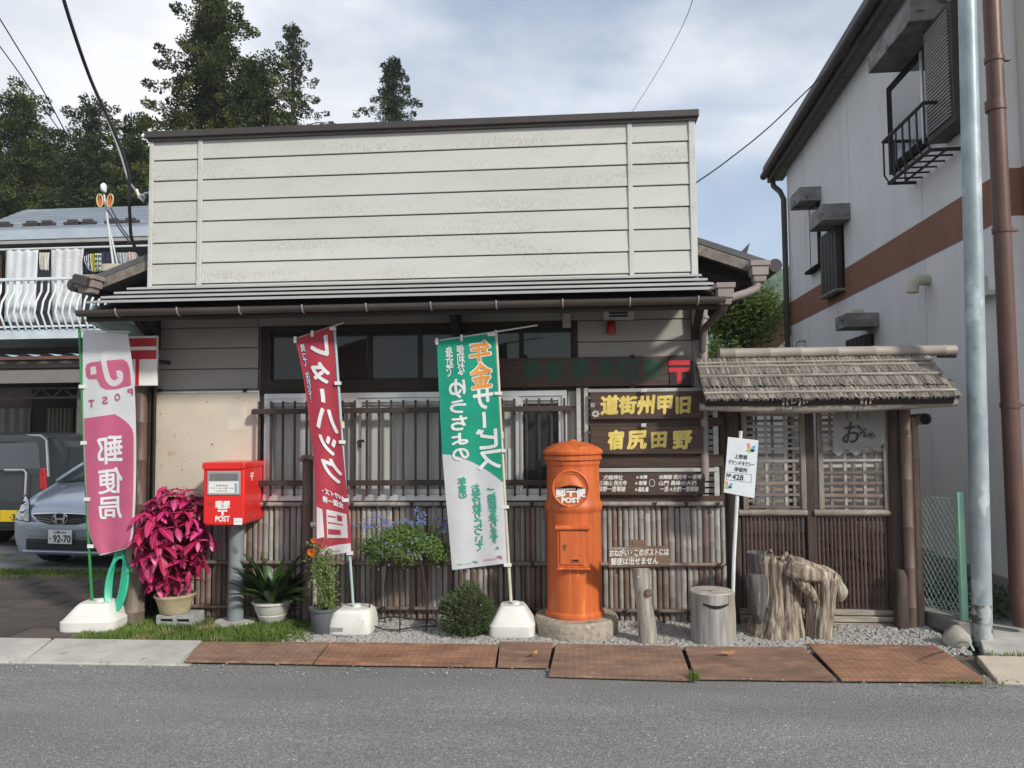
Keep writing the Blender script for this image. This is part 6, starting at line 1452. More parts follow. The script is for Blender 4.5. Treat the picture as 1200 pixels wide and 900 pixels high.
cable('overhead wire from the parapet to the eave of the white house',[(813,216,.35),(850,190,.9),(900,150,1.6),(950,102,2.0),(1020,35,2.2),(1062,-6,2.3)],.0065)
# grey coil hook by the thick cable
solo(part(MB().tube([atY(160,222,.6),atY(164,232,.6),atY(168,236,.6),atY(170,231,.6),atY(165,228,.6),atY(162,232,.6),atY(170,227,.6),atY(174,226,.6)],.012,6),'cable_hook',m_alu,smooth=True),'coiled silver cable hook left of the parapet','hook')
# ================================================================== gravel, grass
m_grav=pm('gravel',(.40,.385,.355),(.22,.21,.195),scale=3,rough=.9,pos=True,stretch=(30,30,30),lo=.3,hi=.7,spots=[((.52,.50,.47),40,.66),((.13,.12,.11),33,.66)])
def stone_bed(name,areas,seed,rmin=.010,rmax=.022):
    rr=random.Random(seed); mb=MB()
    base=[(-1,-.9,-.5),(1,-.8,-.5),(.9,.9,-.5),(-.85,1,-.5),(-.7,-.6,.45),(.65,-.7,.5),(.7,.6,.45),(-.6,.7,.5)]
    fs=[(0,3,2,1),(4,5,6,7),(0,1,5,4),(1,2,6,5),(2,3,7,6),(3,0,4,7)]
    for (x0,x1,y0,y1,n,ok) in areas:
        for _ in range(n):
            x=rr.uniform(x0,x1); y=rr.uniform(y0,y1)
            if ok and not ok(x,y): continue
            r=rr.uniform(rmin,rmax)*(1.25 if rr.random()<.12 else 1); a=rr.uniform(0,6.28); c_,s_=math.cos(a),math.sin(a); t=rr.uniform(-.4,.4)
            sx,sy,sz=r*rr.uniform(.7,1.2),r*rr.uniform(.7,1.2),r*rr.uniform(.5,.85); o=len(mb.v); z=-.012+r*.35+rr.uniform(-.004,.008)
            for (p,q,w) in base:
                p*=sx*rr.uniform(.8,1.15); q*=sy*rr.uniform(.8,1.15); w*=sz; w+=t*p
                mb.v.append(V((x+p*c_-q*s_,y+p*s_+q*c_,z+w)))
            mb.f.extend([tuple(i+o for i in f) for f in fs])
    return mb
o=stuff(part(stone_bed('gravel',[(-2.15,2.66,-.80,-.05,13500,lambda x,y:not(1.15<x<2.66 and y>-.10) and (x>-1.95 or rnd()<.5))],11),'gravel',m_grav,origin=(.3,-.4,0)))
tag(o,'grey gravel strewn between the bamboo fence and steel plates','gravel')
o=stuff(part(stone_bed('debris',[(-4,3.2,-1.45,-1.16,260,None)],5,.003,.007),'road_grit',m_grav,origin=(0,-1.3,-.02)))
for v_ in o.data.vertices: v_.co.z-=.006
tag(o,'loose grit along the edge of the road by the plates','grit')
m_grass=pm('grass',(.17,.25,.05),(.075,.13,.022),scale=2.5,rough=.7,pos=True,subs=.3,spots=((.34,.30,.12),3.0,.60))
def grass(areas,seed,hmin,hmax):
    rr=random.Random(seed); mb=MB()
    for (x0,x1,y0,y1,n,ok) in areas:
        for _ in range(n):
            x=rr.uniform(x0,x1); y=rr.uniform(y0,y1)
            if ok and not ok(x,y): continue
            z=-.012 if y<1.5 else -.10
            if y>1.5: z=-.02-.13*min(1,(y-1.62)/26*16) if y>1.62 else -.016
            h=rr.uniform(hmin,hmax); a=rr.uniform(0,6.28); w=rr.uniform(.0022,.0045)*(1 if y<1.5 else 2); l=rr.uniform(.15,.6)*h; dx,dy=math.cos(a),math.sin(a)
            p=V((x,y,z)); s=V((-dy*w,dx*w,0)); q=p+V((dx*l*.35,dy*l*.35,h*.62)); e=p+V((dx*l,dy*l,h))
            o=len(mb.v); mb.v+= [p-s,p+s,q+s*.7,q-s*.7,e]; mb.f+= [(o,o+1,o+2,o+3),(o+3,o+2,o+4)]
    return mb
def gok(x,y):
    if (x+2.76)**2+(y+.20)**2<.17**2: return False
    if x>-2.15: return rnd()<max(0,1-(x+2.15)/.25)
    return y<-.28+.10*math.sin(x*5) or rnd()<.25
o=stuff(part(grass([(-3.76,-1.92,-.775,.0,15000,gok)],4,.018,.055),'grass',m_grass,origin=(-2.8,-.4,0))); tag(o,'short green grass growing around the letter box','grass')
o=stuff(part(grass([(-9,-3.9,1.45,2.15,16000,lambda x,y:math.sin(x*2.1)*.18+1.8+.25*math.sin(x*.9)-y<.35 or rnd()<.4)],9,.02,.06),'grass',m_grass,origin=(-6,1.8,0))); tag(o,'mossy grass strip between the drive and the cars','grass')
o=stuff(part(grass([(.69,.745,-1.43,-1.36,110,None),(2.15,2.55,-1.43,-1.385,50,None),(2.70,3.1,-.86,-.83,120,None)],19,.02,.06),'weed',m_grass,origin=(.8,-1.3,0))); tag(o,'small weeds sprouting in the joints of the plates','weeds')

# ================================================================== leaves
def leaf_mesh(name,mat,L_,W_,fold=.25,droop=.35,tip=1.0,n=6,wavy=0.0):
    """pointed leaf along +x, base at the origin, normal +z"""
    mb=MB(); vs=[]
    for i in range(n+1):
        t=i/n; w=W_/2*(math.sin(math.pi*min(1,t*.92+.06))**.85)*(1 if t<1 else 0); z=-droop*L_*t*t
        e=wavy*math.sin(t*19)*W_
        vs+= [(L_*t,-w,z+fold*w+e),(L_*t,0,z),(L_*t,w,z+fold*w-e)]
    fs=[]
    for i in range(n):
        b=i*3; fs+= [(b,b+3,b+4,b+1),(b+1,b+4,b+5,b+2)]
    mb.add(vs,fs); return mesh(name,mb,mat,smooth=True)
def place(name,me,parent,loc,dirv,roll=0,scale=1.0):
    d=V(dirv).normalized(); up=V((0,0,1)); side=up.cross(d)
    if side.length<1e-3: side=V((0,1,0))
    side.normalize(); nrm=d.cross(side); M=Matrix((d,side,nrm)).transposed(); M=M@Matrix.Rotation(roll,3,'X')
    return inst(name,me,parent,loc,M.to_euler(),(scale,)*3)
# ---- crimson-leaved plant in a beige pot on a concrete block
pc=atY(205,700,-.26)
CP_=thing('crimson_plant','big magenta-crimson leafy plant in a beige pot left of the letter box','plant',(pc.x,-.26,0))
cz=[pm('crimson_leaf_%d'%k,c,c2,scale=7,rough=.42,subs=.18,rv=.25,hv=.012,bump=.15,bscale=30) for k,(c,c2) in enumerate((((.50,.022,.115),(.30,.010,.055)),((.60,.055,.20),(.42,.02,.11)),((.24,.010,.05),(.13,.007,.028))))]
def midrib(m,c,w):                                     # paler vein along the leaf's own axis
    nt=m.node_tree; N=nt.nodes.new; L=nt.links.new; b=nt.nodes['Principled BSDF']; src=b.inputs['Base Color'].links[0].from_socket
    tc=N('ShaderNodeTexCoord'); sp_=N('ShaderNodeSeparateXYZ'); L(tc.outputs['Object'],sp_.inputs[0]); ab=N('ShaderNodeMath'); ab.operation='ABSOLUTE'; L(sp_.outputs['Y'],ab.inputs[0])
    mr=N('ShaderNodeMapRange'); mr.inputs['From Min'].default_value=0; mr.inputs['From Max'].default_value=w; mr.inputs['To Min'].default_value=.75; mr.inputs['To Max'].default_value=0; L(ab.outputs[0],mr.inputs['Value'])
    mx=N('ShaderNodeMix'); mx.data_type='RGBA'; L(mr.outputs[0],mx.inputs['Factor']); L(src,mx.inputs['A']); mx.inputs['B'].default_value=(*c,1); L(mx.outputs['Result'],b.inputs['Base Color'])
midrib(cz[0],(.62,.10,.24),.007); midrib(cz[1],(.72,.20,.34),.010); midrib(cz[2],(.34,.04,.10),.005)
lv=[leaf_mesh('leaf',cz[k%3 if k<6 else 0],L_,W_,.30,dr,wavy=.02) for k,(L_,W_,dr) in enumerate(((.150,.066,.25),(.13,.062,.40),(.11,.05,.3),(.165,.072,.35),(.11,.052,.5),(.14,.062,.15)))]
cc=atY(206,634,-.26); rx_,ry_,rz_=.285,.25,.405
cr_=random.Random(3); nleaf=0
m_stem=pm('plant_stem',(.14,.03,.04),(.09,.03,.03),rough=.7)
ros=[]
for k in range(56):
    for _ in range(60):
        th=cr_.uniform(math.pi,2*math.pi); ph=cr_.uniform(-1.15,1.35)
        d=V((math.cos(th)*math.cos(ph),math.sin(th)*math.cos(ph),math.sin(ph)))
        wz=1.0 if d.z>0 else 1.0
        tap=1-.25*max(0,-d.z)
        p=cc+V((d.x*rx_*tap,d.y*ry_*tap,d.z*rz_))
        if p.z<.20: continue
        if all((p-q).length>.074 for q,_ in ros): ros.append((p,d)); break
stm=MB()
for p,d in ros:
    stm.tube([V((pc.x,-.26,.20)),V((pc.x+(p.x-pc.x)*.35,-.26+(p.y+.26)*.3,.20+(p.z-.2)*.55)),p-d*.02],[.008,.006,.004],5)
    n=cr_.choice((4,5,6)); a0=cr_.uniform(0,6)
    ax=(d+V((0,-.15,.35))).normalized(); u=ax.orthogonal().normalized(); w_=ax.cross(u)
    for q in range(n):
        if nleaf>=298: break
        a=a0+q*6.283/n+cr_.uniform(-.2,.2); out=(u*math.cos(a)+w_*math.sin(a)+ax*cr_.uniform(.05,.5)).normalized()
        place('leaf',cr_.choice(lv[:2]+lv[3:5] if cr_.random()<.72 else lv),CP_,p+out*.008,out,cr_.uniform(-.4,.4),cr_.choice((.5,.62,.75,.85,.95,1.08))*cr_.uniform(.92,1.05)); nleaf+=1
part(stm,'stem',m_stem,CP_)
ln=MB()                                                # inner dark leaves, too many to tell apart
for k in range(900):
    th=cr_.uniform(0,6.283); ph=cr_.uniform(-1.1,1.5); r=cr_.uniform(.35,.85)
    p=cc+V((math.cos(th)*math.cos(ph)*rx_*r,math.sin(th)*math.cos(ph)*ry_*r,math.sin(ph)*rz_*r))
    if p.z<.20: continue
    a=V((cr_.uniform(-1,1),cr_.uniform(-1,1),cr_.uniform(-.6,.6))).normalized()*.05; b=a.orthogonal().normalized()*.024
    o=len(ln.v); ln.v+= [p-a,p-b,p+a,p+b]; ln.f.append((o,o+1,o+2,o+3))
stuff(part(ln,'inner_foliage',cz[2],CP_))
m_beige=pm('beige_pot',(.50,.43,.27),(.42,.36,.22),scale=5,rough=.5,spots=((.36,.30,.18),4,.64))
zb=.085
part(MB().lathe((pc.x,-.26,zb),[(.105,0),(.115,.01),(.135,.09),(.150,.125),(.160,.135),(.162,.147),(.150,.15),(.14,.135),(0,.13)],28,capt=False,wob=.015),'pot',m_beige,CP_,smooth=40)
solo(part(MB().box(pc.x-.10,pc.x+.20,-.36,-.16,.0,.03).box(pc.x-.10,pc.x+.20,-.36,-.16,.055,.083).box(pc.x-.10,pc.x-.07,-.36,-.16,.03,.055).box(pc.x+.035,pc.x+.065,-.36,-.16,.03,.055).box(pc.x+.17,pc.x+.20,-.36,-.16,.03,.055),'concrete_block',pm('cinder_block',(.34,.34,.33),(.25,.25,.24),scale=20,rough=.95,bump=.5),bevel=.003),'hollow concrete block under the beige pot of the crimson plant','block')
# ---- aspidistra in a white bowl
ap=atY(319,715,-.17); AS=thing('aspidistra_plant','dark green broad-leaved plant in a white bowl right of the letter box post','plant',(ap.x,-.17,0))
m_asp=pm('aspidistra_leaf',(.045,.085,.022),(.022,.048,.014),scale=6,stretch=(1,9,9),rough=.35,rv=.35,hv=.01,subs=.12)
al=[leaf_mesh('leaf',m_asp,L_,W_,.35,dr,n=8) for L_,W_,dr in ((.42,.075,.35),(.36,.070,.55),(.46,.072,.25),(.32,.064,.75))]
for k in range(60):
    a=cr_.uniform(0,6.283); el=cr_.uniform(.45,1.45); d=V((math.cos(a)*math.cos(el),math.sin(a)*math.cos(el)*.8,math.sin(el)))
    place('leaf',cr_.choice(al),AS,(ap.x+math.cos(a)*.05,-.17+math.sin(a)*.04,.16),d,cr_.uniform(-.7,.7),cr_.uniform(.75,1.1))
m_bowl=pm('white_bowl',(.55,.54,.48),(.44,.43,.38),scale=5,rough=.5,spots=((.34,.34,.27),5,.62))
part(MB().lathe((ap.x,-.17,0),[(.085,0),(.095,.01),(.118,.06),(.116,.066),(.128,.085),(.140,.125),(.150,.148),(.160,.152),(.160,.168),(.15,.168),(.14,.15),(0,.145)],30,capt=False),'pot',m_bowl,AS,smooth=30)
# ---- marigold in a grey pot
mp_=atZ(371,749); mx,my=mp_.x,-.47; MG=thing('marigold_plant','tall thin marigold with two orange flowers in a dark grey pot','plant',(mx,my,0))
m_mleaf=pm('marigold_leaf',(.20,.27,.085),(.11,.17,.045),scale=9,rough=.6,subs=.3,rv=.2)
stm=MB(); fol=MB(); tops=[]
for k in range(9):
    a=cr_.uniform(0,6.283); h=cr_.uniform(.28,.56) if k>1 else (.60,.50)[k]; ex=cr_.uniform(.02,.11); b=V((mx+math.cos(a)*.05,my+math.sin(a)*.05,.17)); e=V((mx+math.cos(a)*ex-.02,my+math.sin(a)*ex,.17+h))
    if k==0: e=atY(367,636,my)
    if k==1: e=atY(364,650,my-.03)
    mid=(b+e)/2+V((cr_.uniform(-.02,.02),0,0)); stm.tube([b,mid,e],[.004,.003,.002],5); tops.append(e)
    for q in range(150):
        t=cr_.uniform(.02,1); p=b+(e-b)*t+V((cr_.gauss(0,.032),cr_.gauss(0,.028),cr_.gauss(0,.014))); v_=V((cr_.uniform(-1,1),cr_.uniform(-1,1),cr_.uniform(-.3,.9))).normalized()*cr_.uniform(.016,.032); s=v_.orthogonal().normalized()*.007
        o=len(fol.v); fol.v+= [p,p+v_*.5+s,p+v_,p+v_*.5-s]; fol.f.append((o,o+1,o+2,o+3))
part(stm,'stem',m_mleaf,MG); stuff(part(fol,'foliage',m_mleaf,MG))
m_mar=pm('marigold_petal',(.75,.17,.015),(.60,.10,.01),scale=30,rough=.6,subs=.2)
def flower(c,r,mat,parent,rows=3,n=11,name='flower'):
    mb=MB()
    for j in range(rows):
        rj=r*(1-.26*j)
        for q in range(n):
            a=q*6.283/n+j*.3; d=V((math.cos(a),-.25-.25*j,math.sin(a))); s=V((-math.sin(a),0,math.cos(a)))*rj*.30; o=len(mb.v); cc_=V(c)+V((0,-.006*j,0))
            mb.v+= [cc_,cc_+d*rj*.6+s,cc_+d*rj*1.0+s*.5,cc_+d*rj-s*.5,cc_+d*rj*.6-s]; mb.f.append((o,o+1,o+2,o+3,o+4))
    return part(mb,name,mat,parent)
flower(atY(364.5,647.5,my-.035),.031,m_mar,MG); flower(atY(367.5,633.5,my-.01),.022,m_mar,MG)
m_gpot=pm('grey_pot',(.10,.105,.11),(.075,.08,.085),scale=6,rough=.6)
part(MB().lathe((mx,my,0),[(.095,0),(.100,.01),(.112,.14),(.112,.168),(.124,.172),(.125,.19),(.112,.19),(.108,.17),(0,.165)],28,capt=False),'pot',m_gpot,MG,smooth=30)
# ---- blue-flowered basket on a wire stand
bc=atY(474,640,-.30); BK=thing('flower_basket','mound of blue-flowered trailing plant on a tall black wire stand','plant',(bc.x,-.30,0))
m_lob=pm('lobelia_leaf',(.155,.24,.055),(.075,.13,.03),scale=5,rough=.6,subs=.3)
m_blu=pm('blue_flower',(.20,.24,.56),(.14,.17,.46),scale=20,rough=.6,subs=.25)
fol=MB(); flw=MB()
def sprig(mb,p,v_,w):
    s=v_.orthogonal().normalized()*w; o=len(mb.v); mb.v+= [p,p+v_*.45+s,p+v_,p+v_*.45-s]; mb.f.append((o,o+1,o+2,o+3))
cl=[]
for k in range(95):
    a=cr_.uniform(0,6.283); r=math.sqrt(cr_.random()); ph=cr_.uniform(-.5,1.2)
    cl.append(V((bc.x+.335*r*math.cos(a),-.30+.20*r*math.sin(a),bc.z-.005+.17*(1-r*r)*math.sin(ph)-.07*r*cr_.random())))
for p0 in cl:
    for q in range(78):
        p=p0+V((cr_.gauss(0,.032),cr_.gauss(0,.028),cr_.gauss(0,.028))); sprig(fol,p,V((cr_.uniform(-1,1),cr_.uniform(-1,.6),cr_.uniform(-.5,1))).normalized()*cr_.uniform(.016,.032),.006)
for k in range(34):                                    # taller sprays carrying flowers
    a=cr_.uniform(-1,1); b=V((bc.x+a*.30,-.30+cr_.uniform(-.12,.1),bc.z+.06)); e=b+V((a*.08+cr_.gauss(0,.02),cr_.gauss(0,.02),cr_.uniform(.10,.22)*(1-.4*a*a))); fol.tube([b,e],.002,3)
    for q in range(8): sprig(fol,b+(e-b)*cr_.random(),V((cr_.uniform(-1,1),cr_.uniform(-1,1),cr_.uniform(-.2,1))).normalized()*.022,.004)
    for q in range(cr_.choice((3,4,5))):
        p=e+V((cr_.gauss(0,.012),cr_.gauss(0,.012)-.01,cr_.gauss(0,.018)))
        for w in range(5): sprig(flw,p,V((math.cos(w*1.257),-.35,math.sin(w*1.257))).normalized()*.011,.0045)
for k in range(26):
    a=cr_.uniform(0,6.283); p=V((bc.x+.33*math.cos(a)*cr_.uniform(.5,1),-.30-.20*abs(math.sin(a))-.02,bc.z+cr_.uniform(-.11,.10)))
    for w in range(5): sprig(flw,p,V((math.cos(w*1.257),-.35,math.sin(w*1.257))).normalized()*.011,.0045)
stuff(part(fol,'foliage',m_lob,BK)); stuff(part(flw,'blossom',m_blu,BK))
m_wirek=pm('black_wire',(.03,.025,.022),rough=.6)
for dx,dy in ((-.24,-.14),(.0,-.16),(.20,-.14),(-.18,.10),(.16,.10)):
    part(MB().tube([(bc.x+dx*.8,-.30+dy,bc.z-.10),(bc.x+dx,-.30+dy,.30),(bc.x+dx,-.30+dy,-.01)],.006,6),'stand_leg',m_wirek,BK)
for z,r in ((.03,.27),(.62,.24)):
    part(MB().tube([(bc.x-.02+r*math.cos(k*.2618),-.30+.17*math.sin(k*.2618),z+.01*math.sin(k)) for k in range(25)],.006,5),'stand_ring',m_wirek,BK)
part(MB().lathe((bc.x,-.30,bc.z-.16),[(.12,0),(.18,.05),(.21,.12),(.2,.14),(0,.13)],20,capt=False),'basket',pm('coir',(.07,.05,.035),rough=.95,bump=.5),BK,smooth=True)
# ---- clipped round shrub
sc_=atY(548,725,-.52); SB=thing('round_shrub','small round dark green shrub between flower basket and banner base','shrub',(sc_.x,-.52,0))
m_shr=pm('shrub_leaf',(.075,.105,.035),(.032,.05,.017),scale=14,rough=.6,subs=.2,rv=.1)
fol=MB()
for k in range(5200):
    d=V((cr_.gauss(0,1),cr_.gauss(0,1),cr_.gauss(0,1))).normalized(); r=cr_.uniform(.72,1.04)*(1+.07*math.sin(d.x*6+1)+.07*math.sin(d.z*7+d.y*4))
    p=V((sc_.x+d.x*.185*r,-.52+d.y*.18*r,.175+d.z*.185*r)); 
    if p.z<0: continue
    v_=(d*.9+V((cr_.uniform(-.7,.7),cr_.uniform(-.7,.7),cr_.uniform(-.2,.9)))).normalized()*cr_.uniform(.016,.032); sprig(fol,p,v_,.0045)
stuff(part(fol,'foliage',m_shr,SB)); part(MB().tube([(sc_.x,-.52,-.01),(sc_.x,-.52,.12),(sc_.x+.02,-.52,.24)],[.02,.015,.008],6),'stem',m_dwood,SB)
part(rock((sc_.x,-.52,.17),.115,(1,1,1),4,2),'dark_core',pm('shrub_core',(.02,.022,.012),rough=.95),SB)  # solid near-black ball filling the shrub behind its leaves
# ---- bamboo stakes and the green hose
b0=atZ(158,730); solo(part(bamboo((b0.x,-.28,-.02),(b0.x-.004,-.28,atY(158,627,-.28).z),.075,18,.31),'bamboo_stake',pm('bamboo_mossy',(.21,.165,.125),(.12,.095,.075),scale=4,stretch=(4,4,.8),rough=.55,bump=.15,spots=((.28,.25,.21),3,.62)),smooth=50),'stout old bamboo stump with the green hose hung on it','bamboo stake')
HS=atY(140,674,-.30); mb=MB()
for k in range(4):
    w=.052+.006*k; h=.245-.012*k; ox=.010*k; pts=[(HS.x+ox+w*math.cos(t*.2618+.2)*(1+.1*k),-.33-.018*k+.05*math.sin(t*.2618),HS.z+h*math.sin(t*.2618+.2)-.02*k) for t in range(25)]
    mb.tube(pts,.013,7,caps=False)
stuff_h=part(mb,'hose',pm('green_hose',(.03,.42,.25),(.02,.34,.20),scale=5,rough=.35,coat=.3),smooth=True); solo(stuff_h,'coiled bright green garden hose hanging on the bamboo stump','hose')
b1=atZ(354,733); zt=atY(353,537,-.16).z
CB=thing('bamboo_stakes','pair of tall bamboo stakes, one thick brown and one thin pale, beside the marigold','bamboo stake',(b1.x,-.16,0))
part(bamboo((b1.x-.005,-.16,-.02),(b1.x-.005,-.16,zt),.047,14,.36),'thick_cane',m_bambD,CB,smooth=50)
part(bamboo((b1.x+.062,-.18,-.02),(b1.x+.060,-.18,zt-.03),.018,8,.30),'thin_cane',pm('bamboo_pale',(.45,.40,.32),(.34,.30,.24),scale=3,stretch=(6,6,.8),rough=.5),CB,smooth=50)
part(MB().tube([(b1.x-.05,-.215,zt-.012),(b1.x-.02,-.23,zt+.012),(b1.x+.02,-.22,zt+.016),(b1.x+.06,-.21,zt-.004),(b1.x+.088,-.21,zt-.03)],.020,7),'cap_strap',m_bambB,CB,smooth=True)
part(MB().tube([(b1.x+.04,-.205,.78),(b1.x+.095,-.205,.78)],.022,8),'tie',pm('tie_white',(.6,.6,.58),rough=.5),CB)
# ---- weeds at the foot of the white house
wp_=atZ(1186,690); rr=random.Random(8)
fol=MB()
for k in range(1500):
    x=2.98+rr.random()*.9; y=.05+rr.random()*.55; h=.22*math.exp(-((x-3.25)/.35)**2)+.05
    sprig(fol,V((x,y,rr.random()*h)),V((rr.uniform(-1,1),rr.uniform(-1,1),rr.uniform(-.1,1))).normalized()*rr.uniform(.03,.06),.012)
o=part(fol,'weed_clump',pm('weed_leaf',(.075,.13,.035),(.035,.065,.018),scale=9,rough=.6,subs=.25)); solo(o,'low clump of dark green weeds behind the utility pole','weeds'); stuff(o)
# ================================================================== trees and hills
def conifer(name,label,x,y,h,base,wfun,mats,seed,nb=90,tuft=(.30,.42),leaf=.07,per=46,dens=1.0,zmin=0,droop=.25,gap=0.0,group='dark conifers behind the houses'):
    """conifer: trunk, whorled drooping limbs, foliage in many small sprays; wfun(f) = crown radius at relative height f"""
    rr=random.Random(seed); t=thing(name,label,'tree',(x,y,0),group)
    part(MB().tube([(x,y,-.2),(x+rr.uniform(-.1,.1),y,h*.5),(x,y,h*.97)],[.26,.17,.03],8),'trunk',m_bark,t,smooth=True)
    br=MB(); fs=[MB(),MB()]
    for k in range(nb):
        f=(k+rr.random())/nb; z=zmin+(h-zmin)*f; R_=wfun(f)*rr.choice((.55,.75,.9,1.0,1.15,1.3))*rr.uniform(.92,1.08)
        if R_<.1: R_=.12
        if gap and rr.random()<gap: continue
        a=k*2.399+rr.uniform(-.5,.5); d=V((math.cos(a),math.sin(a),0)); up=.35*(f)+.05-droop*(1-f)
        p0=V((x,y,z)); n=max(2,int(R_/.38)+1); e=p0+d*R_+V((0,0,R_*up)); mid=p0+d*R_*.5+V((0,0,R_*(up*.5+.10)))
        br.tube([p0,mid,e],[.035*(1.2-f),.022*(1.2-f),.008],4,caps=False)
        for q in range(n):
            s=(q+.6)/n
            c=p0*(1-s)**2+mid*2*s*(1-s)+e*s*s+V((0,0,-.10*s))+V((rr.gauss(0,.07),rr.gauss(0,.07),rr.gauss(0,.05)))
            rad=rr.uniform(*tuft)*(.42+.78*(1-s)); tone=fs[0 if rr.random()<.6 else 1]
            m=int(per*2.2)
            for w in range(m):
                v=V((rr.gauss(0,1),rr.gauss(0,1),rr.gauss(0,.75))); v.normalize(); r=rad*rr.random()**.45
                p=c+V((v.x*r,v.y*r,v.z*r*.72)); g=(v*.8+d*.5+V((0,0,rr.uniform(-.6,.5)))).normalized()*leaf*rr.uniform(.8,1.6); sd=g.cross(V((rr.uniform(-1,1),rr.uniform(-1,1),rr.uniform(-1,1)))).normalized()*leaf*.40
                o=len(tone.v); tone.v+= [p,p+g*.55+sd,p+g,p+g*.5-sd]; tone.f.append((o,o+1,o+2,o+3))
    for k in range(int(nb*.9)):                        # inner sprays that hide the trunk, mostly dark to imitate a shaded inside
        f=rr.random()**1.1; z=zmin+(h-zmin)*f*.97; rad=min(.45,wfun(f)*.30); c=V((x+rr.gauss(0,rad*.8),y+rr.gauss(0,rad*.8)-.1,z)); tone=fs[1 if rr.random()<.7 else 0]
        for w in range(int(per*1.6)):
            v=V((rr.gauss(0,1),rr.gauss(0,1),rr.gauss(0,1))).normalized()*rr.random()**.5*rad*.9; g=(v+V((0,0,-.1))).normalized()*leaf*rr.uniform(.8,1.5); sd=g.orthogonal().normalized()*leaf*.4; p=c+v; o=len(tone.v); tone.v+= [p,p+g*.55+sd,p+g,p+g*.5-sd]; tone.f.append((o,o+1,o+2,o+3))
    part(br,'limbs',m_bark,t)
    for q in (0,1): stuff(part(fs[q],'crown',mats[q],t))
    return t
m_bark=pm('bark',(.075,.055,.042),(.04,.03,.023),scale=6,stretch=(5,5,.7),rough=.9,bump=.5)
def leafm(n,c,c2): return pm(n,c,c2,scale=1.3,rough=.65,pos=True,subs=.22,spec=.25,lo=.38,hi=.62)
lA=leafm('cedar_lit',(.115,.145,.034),(.055,.078,.020)); lB=leafm('cedar_dark',(.042,.065,.018),(.02,.034,.010))  # lighter cedar tone painted in for sunlit clumps
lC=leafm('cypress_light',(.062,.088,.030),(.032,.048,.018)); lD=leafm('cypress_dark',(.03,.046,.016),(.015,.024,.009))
def col(px,Y): return atY(px,300,Y).x
def zz(py,px,Y): return atY(px,py,Y).z
Y=19.0
h1=zz(-14,246,Y)
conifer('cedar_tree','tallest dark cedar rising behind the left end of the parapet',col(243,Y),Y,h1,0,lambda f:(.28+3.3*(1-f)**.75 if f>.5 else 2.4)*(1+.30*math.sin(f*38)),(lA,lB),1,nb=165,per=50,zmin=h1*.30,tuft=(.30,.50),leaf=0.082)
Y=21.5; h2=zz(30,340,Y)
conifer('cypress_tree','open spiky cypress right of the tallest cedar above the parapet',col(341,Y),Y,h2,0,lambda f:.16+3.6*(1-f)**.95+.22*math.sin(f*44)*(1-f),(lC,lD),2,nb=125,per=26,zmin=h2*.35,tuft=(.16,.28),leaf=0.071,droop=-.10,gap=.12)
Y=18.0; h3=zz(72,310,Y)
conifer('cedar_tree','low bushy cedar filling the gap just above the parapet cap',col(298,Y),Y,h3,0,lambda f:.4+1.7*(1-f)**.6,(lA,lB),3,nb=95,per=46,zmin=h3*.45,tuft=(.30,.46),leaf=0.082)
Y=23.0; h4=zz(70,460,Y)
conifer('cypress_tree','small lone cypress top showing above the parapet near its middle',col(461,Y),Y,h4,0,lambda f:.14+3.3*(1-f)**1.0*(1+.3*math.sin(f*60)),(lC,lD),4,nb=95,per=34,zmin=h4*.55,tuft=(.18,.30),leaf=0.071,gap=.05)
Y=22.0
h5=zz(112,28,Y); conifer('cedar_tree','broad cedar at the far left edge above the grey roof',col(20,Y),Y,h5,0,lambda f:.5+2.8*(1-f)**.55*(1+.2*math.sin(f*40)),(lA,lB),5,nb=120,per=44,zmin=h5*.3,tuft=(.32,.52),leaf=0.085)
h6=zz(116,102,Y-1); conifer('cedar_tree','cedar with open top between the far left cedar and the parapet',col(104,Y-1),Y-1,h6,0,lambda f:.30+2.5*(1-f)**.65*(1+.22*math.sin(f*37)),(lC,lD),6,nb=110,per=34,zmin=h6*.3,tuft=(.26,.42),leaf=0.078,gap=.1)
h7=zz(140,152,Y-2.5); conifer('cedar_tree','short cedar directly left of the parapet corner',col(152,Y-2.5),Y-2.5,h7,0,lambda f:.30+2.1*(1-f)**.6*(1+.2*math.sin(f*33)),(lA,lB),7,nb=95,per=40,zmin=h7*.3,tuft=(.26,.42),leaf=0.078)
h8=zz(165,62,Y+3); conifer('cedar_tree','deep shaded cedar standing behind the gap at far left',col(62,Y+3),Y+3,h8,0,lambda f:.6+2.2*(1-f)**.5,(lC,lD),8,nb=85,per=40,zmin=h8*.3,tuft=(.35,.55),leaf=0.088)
h9=zz(172,-40,Y); conifer('cedar_tree','cedar at the left frame edge, mostly outside the picture',col(-45,Y),Y,h9+1,0,lambda f:.5+2.2*(1-f)**.5,(lA,lB),9,nb=75,per=36,zmin=h9*.3,tuft=(.32,.5),leaf=0.088)
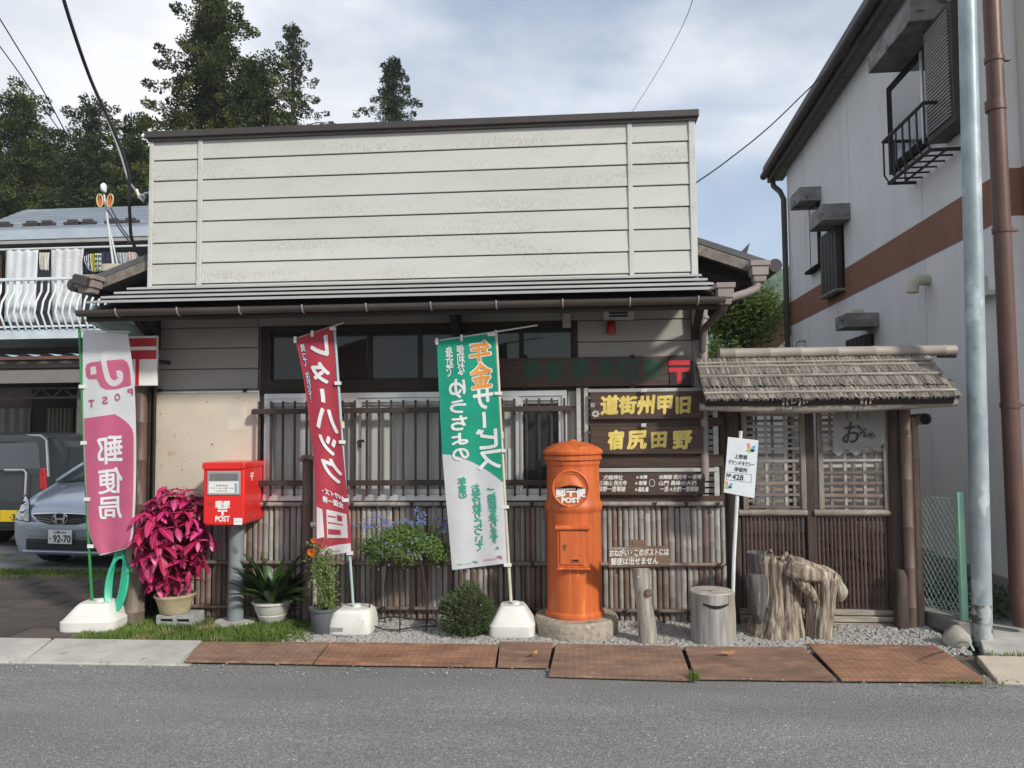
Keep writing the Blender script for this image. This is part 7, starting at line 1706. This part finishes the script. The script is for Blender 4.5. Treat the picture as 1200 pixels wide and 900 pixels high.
# broadleaf tree behind the gate
def broadleaf(name,label,c,rad,mats,seed,ncl,per,leaf,h0):
    rr=random.Random(seed); t=thing(name,label,'tree',(c[0],c[1],0)); lm=MB(); fs=[MB(),MB()]
    part(MB().tube([(c[0],c[1],h0),(c[0]+.1,c[1],c[2]*.6),(c[0],c[1],c[2])],[.14,.10,.05],7),'trunk',m_bark,t,smooth=True)
    for k in range(ncl):
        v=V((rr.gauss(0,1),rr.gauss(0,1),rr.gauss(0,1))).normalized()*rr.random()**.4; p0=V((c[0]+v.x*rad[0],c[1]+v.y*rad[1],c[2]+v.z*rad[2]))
        lm.tube([V(c)+V((0,0,-rad[2]*.6)),(V(c)+p0)/2,p0],[.03,.018,.006],4,caps=False); tone=fs[0 if v.z+rr.uniform(-.5,.5)>-.1 else 1]  # upper clusters take the sunlit tone, lower ones the shaded tone
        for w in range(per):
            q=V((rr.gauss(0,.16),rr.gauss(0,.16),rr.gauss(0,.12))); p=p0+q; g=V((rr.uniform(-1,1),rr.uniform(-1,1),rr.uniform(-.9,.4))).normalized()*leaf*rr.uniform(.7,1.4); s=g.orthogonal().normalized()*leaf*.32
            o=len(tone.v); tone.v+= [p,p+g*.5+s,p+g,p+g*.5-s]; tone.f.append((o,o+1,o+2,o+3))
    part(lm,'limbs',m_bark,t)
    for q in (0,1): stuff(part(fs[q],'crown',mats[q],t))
lE=leafm('maple_sunlit',(.27,.36,.065),(.16,.23,.04)); lF=leafm('maple_shaded',(.13,.19,.036),(.07,.11,.024))  # leaf colours lightened to stand in for sun that the house blocks
c=atY(866,372,7.0); broadleaf('broadleaf_tree','bright green leafy tree behind the thatched gate roof',(c.x,7.0,c.z),(.62,.6,.55),(lE,lF),3,85,60,.075,0)
c=atY(905,385,10.5); broadleaf('broadleaf_tree','yellow-green bush beyond the rear wing of the white house',(c.x,10.5,c.z+.1),(.7,.6,.45),(lE,lF),4,60,55,.09,0)
c=atY(835,425,5.0); broadleaf('shrub','low leafy shrub showing under the eave left of the thatched gate',(c.x,5.0,c.z-.25),(.45,.4,.5),(lE,lF),6,55,50,.07,0)
# far wooded hills
m_hill=pm('wooded_hill',(.075,.115,.055),(.035,.06,.032),scale=.11,rough=.95,pos=True,bump=1.0,bscale=.35,lo=.38,hi=.62,detail=9)
def hill(cx,cy,rx,ry,h,seed):
    rr=random.Random(seed); ph=[rr.uniform(0,6) for _ in range(6)]
    def f(u,v):
        x=(u-.5)*2; y=(v-.5)*2; d=max(0,1-x*x-y*y)
        z=h*d**.9*(1+.16*math.sin(x*5+ph[0])*math.cos(y*4+ph[1]))+ (1.6*math.sin(x*70+ph[2])*math.sin(y*61+ph[3])+1.1*math.sin(x*131+ph[4])*math.sin(y*117))*min(1,d*6)
        return (cx+x*rx,cy+y*ry,z-2)
    return MB().grid(f,130,90)
struct(part(hill(68,210,70,60,46,1),'hill',m_hill,origin=(68,210,0),smooth=True))
struct(part(hill(-112,150,85,45,62,2),'hill',m_hill,origin=(-112,150,0),smooth=True))
struct(part(hill(-10,330,160,80,40,3),'hill',m_hill,origin=(-10,330,0),smooth=True))
# pale mountain air between here and the hills
hz=MB().box(-330,330,-60,480,-1.9,66); 
mh=bpy.data.materials.new('haze_air'); mh.use_nodes=True; nt=mh.node_tree; nt.nodes.remove(nt.nodes['Principled BSDF']); pv_=nt.nodes.new('ShaderNodeVolumePrincipled'); pv_.inputs['Density'].default_value=.0008; pv_.inputs['Color'].default_value=(.80,.88,.95,1); pv_.inputs['Anisotropy'].default_value=.2
nt.links.new(pv_.outputs[0],nt.nodes['Material Output'].inputs['Volume'])
USE_HAZE=True
if USE_HAZE: stuff(part(hz,'haze',mh,origin=(0,100,-1.9)))
